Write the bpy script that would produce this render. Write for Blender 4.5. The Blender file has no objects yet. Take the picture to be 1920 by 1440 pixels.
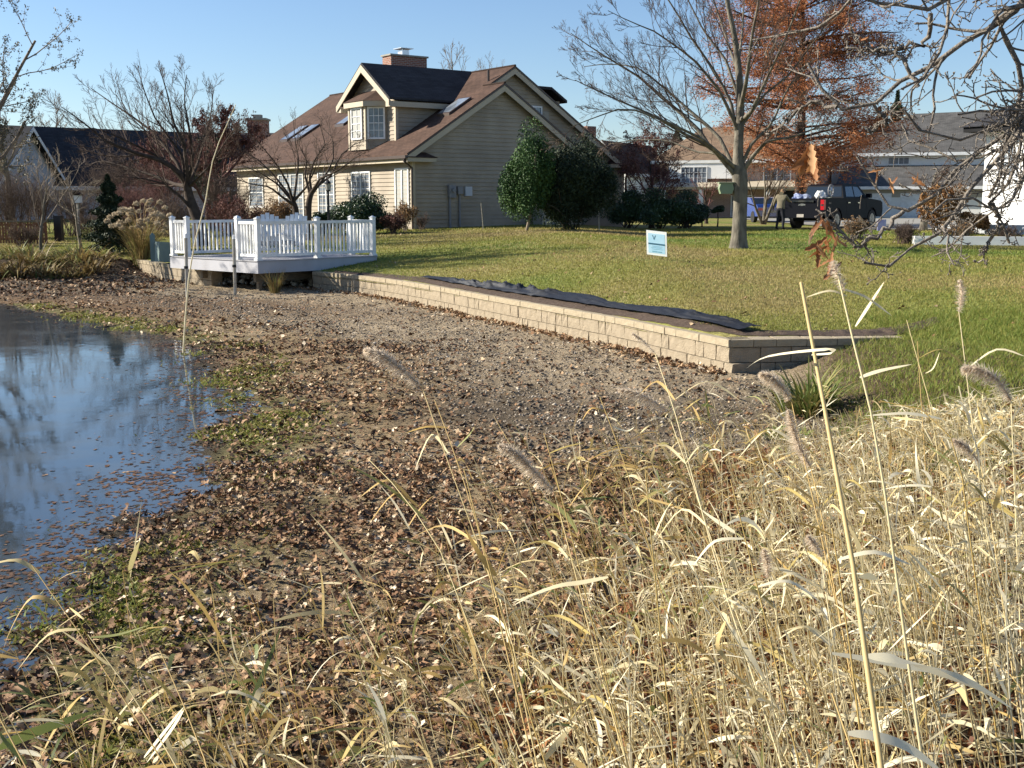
import bpy, math, random
import numpy as np
from mathutils import Vector, Matrix, noise as mnoise
R_ = math.radians
S = bpy.context.scene
COL = S.collection

# ------------------------------------------------------------------ camera
FPX = 2150.0
TH = math.atan(340.0 / FPX)
EYE = 2.15
cam = bpy.data.cameras.new('camera'); camo = bpy.data.objects.new('camera', cam); COL.objects.link(camo)
cam.sensor_width = 36.0; cam.lens = 36.0 * FPX / 1920.0
cam.clip_start = 0.05; cam.clip_end = 3000
camo.location = (0, 0, EYE); camo.rotation_euler = (math.pi / 2 - TH, 0, 0)
S.camera = camo
# ------------------------------------------------------------------ light
SUN_EL = R_(27); SUN_AZ = R_(-80)          # azimuth measured from +Y towards +X
sdir = Vector((math.sin(SUN_AZ) * math.cos(SUN_EL), math.cos(SUN_AZ) * math.cos(SUN_EL), math.sin(SUN_EL)))
w = bpy.data.worlds.new('World'); S.world = w; w.use_nodes = True
nt = w.node_tree; nt.nodes.clear()
sky = nt.nodes.new('ShaderNodeTexSky'); sky.sky_type = 'NISHITA'; sky.sun_disc = False
sky.sun_elevation = SUN_EL; sky.sun_rotation = SUN_AZ
sky.altitude = 200; sky.air_density = 1.0; sky.dust_density = 0.3; sky.ozone_density = 2.0
bg = nt.nodes.new('ShaderNodeBackground'); bg.inputs[1].default_value = 0.062
wo = nt.nodes.new('ShaderNodeOutputWorld')
vm = nt.nodes.new('ShaderNodeVectorMath'); vm.operation = 'MULTIPLY'; vm.inputs[1].default_value = (0.90, 0.99, 1.14)   # white balance of the phone picture
nt.links.new(sky.outputs[0], vm.inputs[0]); nt.links.new(vm.outputs[0], bg.inputs[0]); nt.links.new(bg.outputs[0], wo.inputs[0])
sl = bpy.data.lights.new('sun', 'SUN'); sl.energy = 5.0; sl.angle = R_(0.5); sl.color = (1.0, 0.93, 0.80)
so = bpy.data.objects.new('sun', sl); COL.objects.link(so)
so.rotation_euler = sdir.to_track_quat('Z', 'Y').to_euler()
S.view_settings.view_transform = 'Standard'; S.view_settings.look = 'None'
S.view_settings.gamma = 1; S.view_settings.use_curve_mapping = False
S.view_settings.exposure = 1.15
S.render.engine = 'CYCLES'
S.cycles.max_bounces = 6; S.cycles.transparent_max_bounces = 6

# ------------------------------------------------------------------ picture-measure helpers
CT, ST = math.cos(TH), math.sin(TH)
def ray(px, py):
    x = (px - 960) / FPX; u = (720 - py) / FPX
    return np.array([x, CT + ST * u, -ST + CT * u])
C0 = np.array([0, 0, EYE])
def at_z(px, py, z):
    d = ray(px, py); return C0 + d * ((z - EYE) / d[2])
def at_y(px, py, y):
    d = ray(px, py); return C0 + d * (y / d[1])

# ------------------------------------------------------------------ numpy noise
def vnoise(x, y, seed=0):
    xi = np.floor(x).astype(np.int64); yi = np.floor(y).astype(np.int64)
    fx = x - xi; fy = y - yi
    fx = fx * fx * (3 - 2 * fx); fy = fy * fy * (3 - 2 * fy)
    def h(a, b):
        n = (a * 374761393 + b * 668265263 + seed * 982451653) & 0xffffffff
        n = ((n ^ (n >> 13)) * 1274126177) & 0xffffffff
        n = n ^ (n >> 16)
        return (n & 0xffff) / 65535.0
    return (h(xi, yi) * (1 - fx) + h(xi + 1, yi) * fx) * (1 - fy) + (h(xi, yi + 1) * (1 - fx) + h(xi + 1, yi + 1) * fx) * fy
def fbm(x, y, o=4, seed=0):
    a = 0; s = 0.5; t = 0
    for i in range(o):
        a = a + s * vnoise(x * 2 ** i + 17.3 * i, y * 2 ** i - 9.1 * i, seed + i); t += s; s *= 0.5
    return a / t
def sstep(a, b, x):
    t = np.clip((x - a) / (b - a), 0, 1); return t * t * (3 - 2 * t)

# ------------------------------------------------------------------ terrain functions
WALLP = np.array([(-11.4, 35.0), (-9.7, 32.3), (-7.83, 29.84), (-7.6, 31.4), (-5.2, 31.4), (-5.0, 28.8), (-3.8, 27.5), (-2.51, 25.45), (-1.5, 23.5), (-0.6, 21.6), (1.5, 17.3), (2.73, 14.33), (4.85, 14.6)])
_yx = np.array([-90, -40, -20, -12.2] + list(WALLP[:, 0]) + [5.6, 7.0, 9, 100])
_yy = np.array([41, 39, 37, 35.4] + list(WALLP[:, 1]) + [14.0, 12.0, 10.0, 10.0])
def yb(x): return np.interp(x, _yx, _yy)
_sy = np.array([-5, 3, 4.6, 5.23, 5.98, 6.84, 7.83, 9.14, 10.19, 12.13, 17.21, 19.0, 22.2, 25.3, 27.5, 30, 40])
_sx = np.array([-2.3, -2.2, -2.18, -2.2, -2.26, -2.34, -2.32, -2.45, -2.56, -2.85, -4.5, -5.7, -8.5, -11.3, -17, -40, -95])
def xshore(y): return np.interp(y, _sy, _sx)
def xbank(y): return np.interp(y, [-5, 0, 4, 7, 11, 14.2, 20], [-2.0, -1.0, 0.3, 1.6, 2.6, 2.9, 2.9])
WATER = -0.05
def lawn_z(x, y):
    d = np.maximum(y - yb(x), 0)
    A = 0.85 + (0.62 - 0.85) * sstep(1.0, 6.0, x)
    z = 0.43 + A * (1 - np.exp(-d / 12.0))
    z = z + 0.03 * (fbm(x * 0.35, y * 0.35, 3, 5) - 0.5) * np.minimum(1, d)
    return z
def bed_z(x, y, detail=True):
    d = (x - xshore(y)) * 0.75
    z = np.where(d < 0, np.maximum(WATER + 0.045 * d, -0.5), np.minimum(WATER + 0.035 * d, 0.0))
    if detail:
        amp = np.clip(0.5 + d * 0.12, 0.35, 1.0)
        z = z + amp * (0.055 * (fbm(x * 1.1, y * 1.1, 3, 11) - 0.5) + 0.07 * (fbm(x * 5.5, y * 5.5, 3, 21) - 0.5) + 0.05 * (np.abs(fbm(x * 14, y * 14, 2, 31) - 0.5)))
    # right bank
    b = (x - xbank(y)) / 2.0
    z = z + 0.43 * sstep(0, 1, b) * (y < 14.75)
    # left far bank
    yv = yb(x)
    fl = sstep(-3.2, 0.2, y - yv) * sstep(-11.0, -11.9, x)
    z = z * (1 - fl) + fl * 0.42
    # heaped soil at both ends of the left wall
    z = z + 0.10 * np.exp(-(((x + 11.2) / 1.0) ** 2 + ((y - 34.0) / 1.6) ** 2)) * (y < yv + .3)
    return z
def ground_z(x, y):
    x = np.asarray(x, float); y = np.asarray(y, float)
    return np.where(y > yb(x), lawn_z(x, y), bed_z(x, y))
def on_lawn(px, py):
    y = 20.0
    d = ray(px, py)
    lo, hi = 10.0, 200.0
    for i in range(50):
        m = (lo + hi) / 2; p = C0 + d * (m / d[1])
        if p[2] > float(lawn_z(p[0], p[1])): lo = m
        else: hi = m
    return C0 + d * (lo / d[1])

# ------------------------------------------------------------------ materials
def hexc(c): return c if len(c) == 4 else (c[0], c[1], c[2], 1)
def M(name, c1, c2=None, scale=6, rough=0.8, bump=0.0, bscale=None, metal=0.0, spec=0.3, stretch=None, tint=None, trans=0.0, detail=5, contrast=(0.35, 0.65), coat=0.0):
    m = bpy.data.materials.new(name); m.use_nodes = True
    n = m.node_tree.nodes; l = m.node_tree.links
    b = n['Principled BSDF']; b.inputs['Roughness'].default_value = rough; b.inputs['Metallic'].default_value = metal
    b.inputs['Specular IOR Level'].default_value = spec
    if coat: b.inputs['Coat Weight'].default_value = coat
    b.inputs['Base Color'].default_value = hexc(c1)
    tc = n.new('ShaderNodeTexCoord'); mp = n.new('ShaderNodeMapping')
    l.new(tc.outputs['Object'], mp.inputs[0])
    if stretch: mp.inputs['Scale'].default_value = stretch
    src = None
    if tint:
        at = n.new('ShaderNodeAttribute'); at.attribute_name = 'tint'
        cr = n.new('ShaderNodeValToRGB'); e = cr.color_ramp.elements
        while len(e) < len(tint): e.new(0.5)
        for i, c in enumerate(tint):
            e[i].position = i / (len(tint) - 1); e[i].color = hexc(c)
        l.new(at.outputs['Fac'], cr.inputs[0]); src = cr.outputs[0]
    elif c2:
        no = n.new('ShaderNodeTexNoise'); no.inputs['Scale'].default_value = scale; no.inputs['Detail'].default_value = detail
        l.new(mp.outputs[0], no.inputs[0])
        cr = n.new('ShaderNodeValToRGB'); cr.color_ramp.elements[0].position = contrast[0]; cr.color_ramp.elements[1].position = contrast[1]
        cr.color_ramp.elements[0].color = hexc(c1); cr.color_ramp.elements[1].color = hexc(c2)
        l.new(no.outputs['Fac'], cr.inputs[0]); src = cr.outputs[0]
    if src: l.new(src, b.inputs['Base Color'])
    if bump:
        nb = n.new('ShaderNodeTexNoise'); nb.inputs['Scale'].default_value = bscale or scale * 3; nb.inputs['Detail'].default_value = 4
        l.new(mp.outputs[0], nb.inputs[0])
        bp = n.new('ShaderNodeBump'); bp.inputs['Strength'].default_value = bump; bp.inputs['Distance'].default_value = 0.02
        l.new(nb.outputs['Fac'], bp.inputs['Height']); l.new(bp.outputs[0], b.inputs['Normal'])
    if trans:
        tr = n.new('ShaderNodeBsdfTranslucent'); mx = n.new('ShaderNodeMixShader'); mx.inputs[0].default_value = trans
        if src: l.new(src, tr.inputs[0])
        else: tr.inputs[0].default_value = hexc(c1)
        l.new(b.outputs[0], mx.inputs[1]); l.new(tr.outputs[0], mx.inputs[2]); l.new(mx.outputs[0], n['Material Output'].inputs[0])
    return m

def shingle_mat(name, c1, c2):
    m = bpy.data.materials.new(name); m.use_nodes = True
    n = m.node_tree.nodes; l = m.node_tree.links; b = n['Principled BSDF']; b.inputs['Roughness'].default_value = 0.9
    b.inputs['Specular IOR Level'].default_value = 0.15
    tc = n.new('ShaderNodeTexCoord'); uv = n.new('ShaderNodeAttribute'); uv.attribute_name = 'ruv'
    br = n.new('ShaderNodeTexBrick'); br.inputs['Scale'].default_value = 1.0
    br.inputs['Brick Width'].default_value = 0.33; br.inputs['Row Height'].default_value = 0.14; br.inputs['Mortar Size'].default_value = 0.006
    br.inputs['Color1'].default_value = hexc(c1); br.inputs['Color2'].default_value = hexc(c2)
    br.inputs['Mortar'].default_value = (c1[0] * .35, c1[1] * .35, c1[2] * .35, 1)
    l.new(uv.outputs['Vector'], br.inputs['Vector'])
    no = n.new('ShaderNodeTexNoise'); no.inputs['Scale'].default_value = 1.3; no.inputs['Detail'].default_value = 8
    l.new(tc.outputs['Object'], no.inputs[0])
    mix = n.new('ShaderNodeMix'); mix.data_type = 'RGBA'; mix.blend_type = 'MULTIPLY'; mix.inputs[0].default_value = 0.6
    cr = n.new('ShaderNodeValToRGB'); cr.color_ramp.elements[0].position = .3; cr.color_ramp.elements[1].position = .7
    cr.color_ramp.elements[0].color = (.55, .55, .55, 1); cr.color_ramp.elements[1].color = (1.2, 1.2, 1.2, 1)
    l.new(no.outputs['Fac'], cr.inputs[0]); l.new(br.outputs['Color'], mix.inputs[6]); l.new(cr.outputs[0], mix.inputs[7])
    l.new(mix.outputs[2], b.inputs['Base Color'])
    bp = n.new('ShaderNodeBump'); bp.inputs['Strength'].default_value = 0.6; bp.inputs['Distance'].default_value = 0.01
    l.new(br.outputs['Fac'], bp.inputs['Height']); bp.invert = True; l.new(bp.outputs[0], b.inputs['Normal'])
    return m
def brick_mat(name, c1, c2, mortar=(.35, .32, .28)):
    m = bpy.data.materials.new(name); m.use_nodes = True
    n = m.node_tree.nodes; l = m.node_tree.links; b = n['Principled BSDF']; b.inputs['Roughness'].default_value = 0.9
    at = n.new('ShaderNodeAttribute'); at.attribute_name = 'ruv'
    br = n.new('ShaderNodeTexBrick'); br.inputs['Scale'].default_value = 1.0
    br.inputs['Brick Width'].default_value = 0.22; br.inputs['Row Height'].default_value = 0.075; br.inputs['Mortar Size'].default_value = 0.01
    br.inputs['Color1'].default_value = hexc(c1); br.inputs['Color2'].default_value = hexc(c2); br.inputs['Mortar'].default_value = hexc(mortar)
    l.new(at.outputs['Vector'], br.inputs['Vector']); l.new(br.outputs['Color'], b.inputs['Base Color'])
    bp = n.new('ShaderNodeBump'); bp.inputs['Strength'].default_value = 0.7; bp.inputs['Distance'].default_value = 0.01; bp.invert = True
    l.new(br.outputs['Fac'], bp.inputs['Height']); l.new(bp.outputs[0], b.inputs['Normal'])
    return m

mat = {}
mat['siding'] = M('tan_siding', (.29, .243, .185), (.365, .308, .235), 1.1, .75, .15, 30)
mat['trim'] = M('cream_trim', (.42, .36, .265), (.47, .40, .30), 2.0, .6)
mat['shingle'] = shingle_mat('brown_shingles', (.100, .060, .044), (.074, .045, .034))
mat['shingle_dark'] = shingle_mat('dark_shingles', (.05, .05, .055), (.035, .035, .04))
mat['shingle_grey'] = shingle_mat('grey_shingles', (.125, .12, .115), (.09, .088, .085))
mat['shingle_tan'] = shingle_mat('tan_shingles', (.27, .185, .12), (.2, .14, .095))
mat['brick'] = brick_mat('red_brick', (.28, .10, .055), (.2, .075, .045))
mat['brick_pale'] = brick_mat('pale_pink_brick', (.42, .27, .2), (.34, .2, .15), (.45, .4, .35))
mat['brick_dark'] = brick_mat('brown_brick', (.20, .085, .055), (.14, .06, .04), (.2, .17, .15))
mat['gutter'] = M('brown_gutter', (.05, .03, .022), None, rough=.4, spec=.5)
mat['white'] = M('white_vinyl', (.80, .80, .79), (.66, .66, .64), 5, .5, .0, spec=.4)
mat['white_wall'] = M('white_wall', (.78, .77, .74), (.72, .71, .68), 2, .7)
mat['grey_wall'] = M('grey_white_wall', (.45, .47, .50), (.38, .40, .43), 2, .7)
mat['fascia'] = M('grey_composite', (.44, .44, .47), (.34, .335, .35), 2.2, .6, .1, 30, stretch=(1, 1, .3), contrast=(.25, .8))
mat['deckboard'] = M('grey_deck_board', (.36, .35, .36), (.30, .30, .31), 12, .6, .2, 40, stretch=(1, 12, 1))
mat['timber'] = M('weathered_timber', (.22, .18, .13), (.14, .115, .085), 8, .85, .4, 30, stretch=(1, 1, 6))
mat['pole'] = M('galvanised_pole', (.42, .40, .36), (.30, .26, .21), 9, .4, metal=.5)
mat['metal'] = M('dark_metal', (.03, .03, .035), None, rough=.4, metal=.6)
mat['chrome'] = M('bright_metal', (.6, .6, .62), None, rough=.15, metal=1)
mat['galv'] = M('sheet_metal', (.5, .52, .55), None, rough=.3, metal=.8)
mat['meter'] = M('grey_meter_box', (.22, .22, .23), None, rough=.5)
mat['block'] = M('buff_block', (.265, .215, .15), (.345, .283, .20), 9, .95, .9, 60, tint=None, contrast=(.3, .7))
mat['cap'] = M('buff_cap', (.30, .245, .165), (.37, .31, .215), 12, .95, .5, 70)
mat['fabric'] = M('black_fabric', (.008, .009, .012), (.016, .017, .022), 20, .55, .3, 120, spec=.35)
mat['stone'] = M('pale_stone', (.28, .25, .21), (.42, .39, .34), 3, .9, .4, 20)
mat['glass'] = M('window_glass', (.10, .12, .15), (.24, .27, .30), 1.5, .06, spec=.8)
mat['curtain'] = M('pale_curtain', (.42, .42, .38), (.3, .3, .28), 6, .8, stretch=(6, 6, .4))
mat['bark'] = M('grey_bark', (.085, .075, .06), (.19, .168, .13), 7, .95, .9, 22, stretch=(1, 1, .35))
mat['barkdark'] = M('dark_bark', (.042, .030, .024), (.075, .055, .042), 8, .95, .6, 30)
mat['twig'] = M('grey_twig', (.15, .115, .085), (.23, .18, .13), 5, .9)
mat['twigdark'] = M('brown_twig', (.075, .05, .04), (.12, .085, .065), 4, .9)
mat['twigred'] = M('red_twig', (.115, .05, .045), (.16, .08, .068), 4, .9)
mat['twigpale'] = M('pale_twig', (.26, .215, .165), (.18, .145, .11), 6, .9)
mat['oaktwig'] = M('oak_bark', (.10, .085, .072), (.25, .215, .175), 30, .95, .7, 90)
mat['cypress'] = M('cypress_needles', (.3, .1, .04), rough=.8, tint=[(.13, .045, .022), (.29, .10, .042), (.42, .17, .07), (.52, .25, .11)], trans=.3)
mat['deadleaf'] = M('dead_leaf', (.4, .2, .1), rough=.7, tint=[(.12, .05, .025), (.28, .115, .042), (.42, .20, .08), (.56, .38, .20)], trans=.25)
mat['litter'] = M('leaf_litter', (.3, .2, .1), rough=.75, tint=[(.035, .02, .013), (.10, .052, .028), (.20, .105, .052), (.30, .18, .095), (.42, .30, .18), (.66, .54, .38)], spec=.25)
mat['evergreen'] = M('dark_green_leaf', (.03, .06, .02), rough=.45, tint=[(.012, .022, .010), (.022, .045, .016), (.04, .075, .025), (.075, .12, .045)], spec=.5)
mat['holly'] = M('holly_leaf', (.03, .06, .02), rough=.6, tint=[(.02, .045, .016), (.035, .075, .022), (.06, .115, .032), (.10, .16, .05)], spec=.2)
mat['needle'] = M('needle_green', (.03, .05, .02), rough=.7, tint=[(.012, .02, .010), (.025, .04, .018), (.04, .06, .026)], spec=.3)
mat['brownleaf'] = M('brown_hedge_leaf', (.2, .1, .05), rough=.8, tint=[(.07, .035, .018), (.17, .085, .035), (.28, .155, .06), (.36, .22, .10)], trans=.15)
mat['redleaf'] = M('maroon_leaf', (.1, .04, .03), rough=.8, tint=[(.065, .026, .021), (.125, .052, .042), (.20, .10, .078)], trans=.1)
mat['grass'] = M('grass_blade', (.1, .15, .04), rough=.6, tint=[(.34, .26, .115), (.29, .245, .075), (.245, .235, .052), (.185, .225, .042), (.12, .19, .034)], trans=.3, spec=.25)
mat['reed'] = M('dry_reed', (.5, .4, .22), rough=.6, tint=[(.13, .16, .05), (.27, .27, .09), (.52, .34, .11), (.60, .49, .25), (.72, .63, .40), (.77, .70, .51)], trans=.3, spec=.3)
mat['plume'] = M('reed_plume', (.4, .32, .24), rough=.9, tint=[(.60, .49, .37), (.74, .63, .50), (.86, .77, .64)], trans=.6)
mat['plume_pale'] = M('pale_plume', (.5, .42, .3), rough=.9, tint=[(.42, .33, .22), (.55, .46, .33), (.66, .58, .44)], trans=.4)
mat['lily'] = M('strap_leaf', (.3, .25, .1), rough=.6, tint=[(.10, .065, .03), (.22, .15, .06), (.34, .25, .10), (.20, .21, .06), (.13, .17, .04)], trans=.25)
mat['clod'] = M('dry_clod', (.15, .12, .09), rough=.95, tint=[(.075, .06, .046), (.14, .115, .087), (.22, .18, .135), (.33, .275, .21), (.5, .44, .36)])
mat['truckpaint'] = M('black_paint', (.004, .005, .009), None, rough=.5, spec=.08)
mat['bluepaint'] = M('blue_paint', (.015, .045, .22), None, rough=.25, spec=.5, coat=.5)
mat['rubber'] = M('tyre_rubber', (.02, .02, .02), None, rough=.8)
mat['redlens'] = M('red_lens', (.45, .012, .02), None, rough=.2, spec=.6)
mat['darkglass'] = M('tinted_glass', (.015, .02, .025), None, rough=.05, spec=.8)
mat['carglass'] = M('car_glass', (.08, .12, .13), None, rough=.05, spec=.8)
mat['skin'] = M('skin', (.45, .27, .19), None, rough=.6)
mat['hoodie'] = M('tan_hoodie', (.19, .165, .11), (.14, .12, .08), 9, .9, .3, 30)
mat['trousers'] = M('dark_trousers', (.015, .016, .022), None, rough=.9)
mat['hair'] = M('light_brown_hair', (.2, .12, .06), None, rough=.7)
mat['tarp'] = M('blue_tarp', (.08, .12, .33), (.45, .5, .6), 4, .5)
mat['concrete'] = M('pale_concrete', (.30, .285, .25), (.24, .23, .20), 4, .9)
mat['asphalt'] = M('asphalt', (.05, .05, .052), (.065, .065, .066), 20, .95)
mat['fence'] = M('red_brown_fence', (.26, .12, .06), (.17, .08, .045), 5, .85)
mat['sign'] = M('sign_white', (.80, .81, .82), None, rough=.5)
mat['signblue'] = M('sign_pale_blue', (.38, .62, .80), (.46, .68, .84), 6, .5)
mat['signdark'] = M('sign_dark_blue', (.05, .14, .22), None, rough=.5)
mat['signline'] = M('sign_mid_blue', (.18, .38, .52), None, rough=.5)
mat['green_box'] = M('green_utility_box', (.16, .22, .20), None, rough=.6)
mat['beige'] = M('beige_panel', (.34, .31, .26), None, rough=.7)
mat['mulch'] = M('dark_mulch', (.055, .036, .026), (.10, .07, .05), 18, .95, .8, 60)
mat['feeder'] = M('green_feeder', (.20, .25, .16), None, rough=.6)

# ------------------------------------------------------------------ mesh helpers
def mesh_np(name, V, F, tint=None, smooth=False, ruv=None):
    V = np.asarray(V, np.float32); F = np.asarray(F, np.int32)
    me = bpy.data.meshes.new(name)
    nf, k = F.shape
    me.vertices.add(len(V)); me.vertices.foreach_set('co', V.ravel())
    me.loops.add(nf * k); me.loops.foreach_set('vertex_index', F.ravel())
    me.polygons.add(nf); me.polygons.foreach_set('loop_start', np.arange(nf, dtype=np.int32) * k)
    me.polygons.foreach_set('loop_total', np.full(nf, k, np.int32))
    if smooth: me.polygons.foreach_set('use_smooth', np.ones(nf, bool))
    me.update(calc_edges=True)
    if tint is not None:
        a = me.attributes.new('tint', 'FLOAT', 'POINT'); a.data.foreach_set('value', np.asarray(tint, np.float32).ravel())
    return me
def link(name, me, m, parent=None, loc=None, rotz=None):
    o = bpy.data.objects.new(name, me); COL.objects.link(o)
    if m is not None and len(me.materials) == 0: me.materials.append(m)
    if parent is not None: o.parent = parent
    if loc is not None: o.location = loc
    if rotz is not None: o.rotation_euler = (0, 0, rotz)
    return o
def tag(o, label=None, cat=None, group=None, kind=None):
    if label: o['label'] = label
    if cat: o['category'] = cat
    if group: o['group'] = group
    if kind: o['kind'] = kind
    return o
def thing(name, label, cat, loc=(0, 0, 0), rotz=0, group=None):
    o = bpy.data.objects.new(name, None); COL.objects.link(o)
    o.empty_display_size = .2
    o.location = tuple(float(v) for v in loc); o.rotation_euler = (0, 0, rotz)
    return tag(o, label, cat, group)

class MB:
    def __init__(s): s.v = []; s.f = []
    def add(s, vs, fs):
        n = len(s.v); s.v += [tuple(map(float, v)) for v in vs]; s.f += [tuple(i + n for i in f) for f in fs]
    def box(s, x0, x1, y0, y1, z0, z1):
        s.add([(x0, y0, z0), (x1, y0, z0), (x1, y1, z0), (x0, y1, z0), (x0, y0, z1), (x1, y0, z1), (x1, y1, z1), (x0, y1, z1)],
              [(0, 3, 2, 1), (4, 5, 6, 7), (0, 1, 5, 4), (1, 2, 6, 5), (2, 3, 7, 6), (3, 0, 4, 7)]); return s
    def obox(s, c, ax, ay, az):
        c, ax, ay, az = map(np.array, (c, ax, ay, az))
        vs = [c + i * ax + j * ay + k * az for k in (-1, 1) for j, i in ((-1, -1), (-1, 1), (1, 1), (1, -1))]
        s.add(vs, [(0, 3, 2, 1), (4, 5, 6, 7), (0, 1, 5, 4), (1, 2, 6, 5), (2, 3, 7, 6), (3, 0, 4, 7)]); return s
    def quad(s, *p): s.add(p, [tuple(range(len(p)))]); return s
    def slab(s, pts, th):
        """polygon extruded straight down by th"""
        n = len(pts); vs = list(pts) + [(p[0], p[1], p[2] - th) for p in pts]
        s.add(vs, [tuple(range(n)), tuple(range(2 * n - 1, n - 1, -1))] + [(i, (i + 1) % n, n + (i + 1) % n, n + i) for i in range(n)]); return s
    def extr(s, pts, vec):
        n = len(pts); vs = list(pts) + [tuple(np.array(p) + np.array(vec)) for p in pts]
        s.add(vs, [tuple(range(n)), tuple(range(2 * n - 1, n - 1, -1))] + [(i, (i + 1) % n, n + (i + 1) % n, n + i) for i in range(n)]); return s
    def tube(s, p0, p1, r0, r1=None, n=8, caps=True):
        r1 = r0 if r1 is None else r1
        p0 = np.array(p0, float); p1 = np.array(p1, float); d = p1 - p0; d /= np.linalg.norm(d)
        u = np.cross(d, (0, 0, 1) if abs(d[2]) < .9 else (1, 0, 0)); u /= np.linalg.norm(u); v = np.cross(d, u)
        vs = [p + r * (math.cos(2 * math.pi * i / n) * u + math.sin(2 * math.pi * i / n) * v) for p, r in ((p0, r0), (p1, r1)) for i in range(n)]
        fs = [(i, (i + 1) % n, n + (i + 1) % n, n + i) for i in range(n)]
        if caps: fs += [tuple(range(n))[::-1], tuple(range(n, 2 * n))]
        s.add(vs, fs); return s
    def mesh(s, name, ruv=False):
        me = bpy.data.meshes.new(name); me.from_pydata(s.v, [], s.f); me.update()
        if ruv:
            a = me.attributes.new('ruv', 'FLOAT_VECTOR', 'CORNER')
            dat = np.zeros((len(me.loops), 3), np.float32)
            for p in me.polygons:
                nn = p.normal
                if abs(nn.z) > .95: U = Vector((1, 0, 0)); W = Vector((0, 1, 0))
                else:
                    U = Vector((-nn.y, nn.x, 0)).normalized(); W = nn.cross(U)
                for li in p.loop_indices:
                    c = me.vertices[me.loops[li].vertex_index].co
                    dat[li] = (c.dot(U), c.dot(W), 0)
            a.data.foreach_set('vector', dat.ravel())
        return me
    def build(s, name, m, parent=None, ruv=False, loc=None, rotz=None):
        return link(name, s.mesh(name, ruv), m, parent, loc, rotz)

def tubes(P, Rr, sides=4):
    """P (N,S,3) Rr (N,S) -> verts, quads"""
    P = np.asarray(P, float); N, Sn, _ = P.shape
    T = np.zeros_like(P); T[:, 1:-1] = P[:, 2:] - P[:, :-2]; T[:, 0] = P[:, 1] - P[:, 0]; T[:, -1] = P[:, -1] - P[:, -2]
    T /= (np.linalg.norm(T, axis=2, keepdims=True) + 1e-9)
    ref = np.where(np.abs(T[:, :1, 2:3]) > .8, np.array([[[1., 0, 0]]]), np.array([[[0, 0, 1.]]]))
    U = np.cross(T, np.broadcast_to(ref, T.shape)); U /= (np.linalg.norm(U, axis=2, keepdims=True) + 1e-9)
    W = np.cross(T, U)
    an = np.arange(sides) * 2 * np.pi / sides
    V = P[:, :, None, :] + Rr[:, :, None, None] * (np.cos(an)[None, None, :, None] * U[:, :, None, :] + np.sin(an)[None, None, :, None] * W[:, :, None, :])
    idx = np.arange(N * Sn * sides).reshape(N, Sn, sides)
    a = idx[:, :-1, :]; b = np.roll(idx, -1, axis=2)[:, :-1, :]; c = np.roll(idx, -1, axis=2)[:, 1:, :]; d = idx[:, 1:, :]
    F = np.stack([a, b, c, d], -1).reshape(-1, 4)
    return V.reshape(-1, 3), F
def ribbons(P, W):
    """P centre (N,S,3), W half width vectors"""
    N, Sn, _ = P.shape
    V = np.stack([P - W, P + W], 2)
    idx = np.arange(N * Sn * 2).reshape(N, Sn, 2)
    F = np.stack([idx[:, :-1, 0], idx[:, :-1, 1], idx[:, 1:, 1], idx[:, 1:, 0]], -1).reshape(-1, 4)
    return V.reshape(-1, 3), F
class NB:
    """accumulates numpy quads with tint"""
    def __init__(s): s.V = []; s.F = []; s.T = []; s.n = 0
    def add(s, V, F, t):
        s.V.append(V); s.F.append(F + s.n); s.n += len(V)
        s.T.append(np.broadcast_to(np.asarray(t, float).ravel(), (len(V),)) if np.size(t) == 1 else np.asarray(t, float).ravel())
    def build(s, name, m, parent=None, smooth=False, off=None):
        V = np.concatenate(s.V); 
        if off is not None: V = V - np.asarray(off, float)
        return link(name, mesh_np(name, V, np.concatenate(s.F), np.concatenate(s.T), smooth), m, parent)
def resample(pts, n):
    pts = np.array(pts, float); seg = np.linalg.norm(np.diff(pts, axis=0), axis=1); c = np.r_[0, np.cumsum(seg)]
    t = np.linspace(0, c[-1], n)
    return np.stack([np.interp(t, c, pts[:, k]) for k in range(3)], 1), c[-1]
def nrm(a): return a / (np.linalg.norm(a, axis=-1, keepdims=True) + 1e-9)

# ------------------------------------------------------------------ tree growth
def children(rng, P, Rr, L, n, ang, ratio, fmin, rr=.55, minr=.002):
    N, Sn, _ = P.shape
    rep = np.repeat(np.arange(N), n)
    f = fmin + (1 - fmin) * ((np.tile(np.arange(n), N) + rng.random(N * n)) / n)
    x = f * (Sn - 1); i = np.clip(x.astype(int), 0, Sn - 2); t = (x - i)[:, None]
    p = P[rep, i] * (1 - t) + P[rep, i + 1] * t
    tan = nrm(P[rep, i + 1] - P[rep, i])
    perp = nrm(np.cross(tan, rng.normal(size=tan.shape)))
    a = np.radians(ang * rng.uniform(.6, 1.35, len(rep)))[:, None]
    d = tan * np.cos(a) + perp * np.sin(a)
    Lc = L[rep] * ratio * (1.2 - .75 * f) * rng.uniform(.6, 1.25, len(rep))
    rc = np.maximum((Rr[rep, i] * (1 - t[:, 0]) + Rr[rep, i + 1] * t[:, 0]) * rr * rng.uniform(.7, 1.1, len(rep)), minr)
    return p, d, Lc, rc
def shoot(rng, p, d, L, r, Sn, wig, up, taper=.35, minr=.0015):
    N = len(p); P = np.zeros((N, Sn, 3)); P[:, 0] = p; st = (L / (Sn - 1))[:, None]; d = nrm(d)
    for k in range(1, Sn):
        d = nrm(d + wig * rng.normal(size=d.shape) + np.array([0, 0, up]))
        P[:, k] = P[:, k - 1] + d * st
    Rr = r[:, None] * np.linspace(1, taper, Sn)[None, :]
    return P, np.maximum(Rr, minr)
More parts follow.
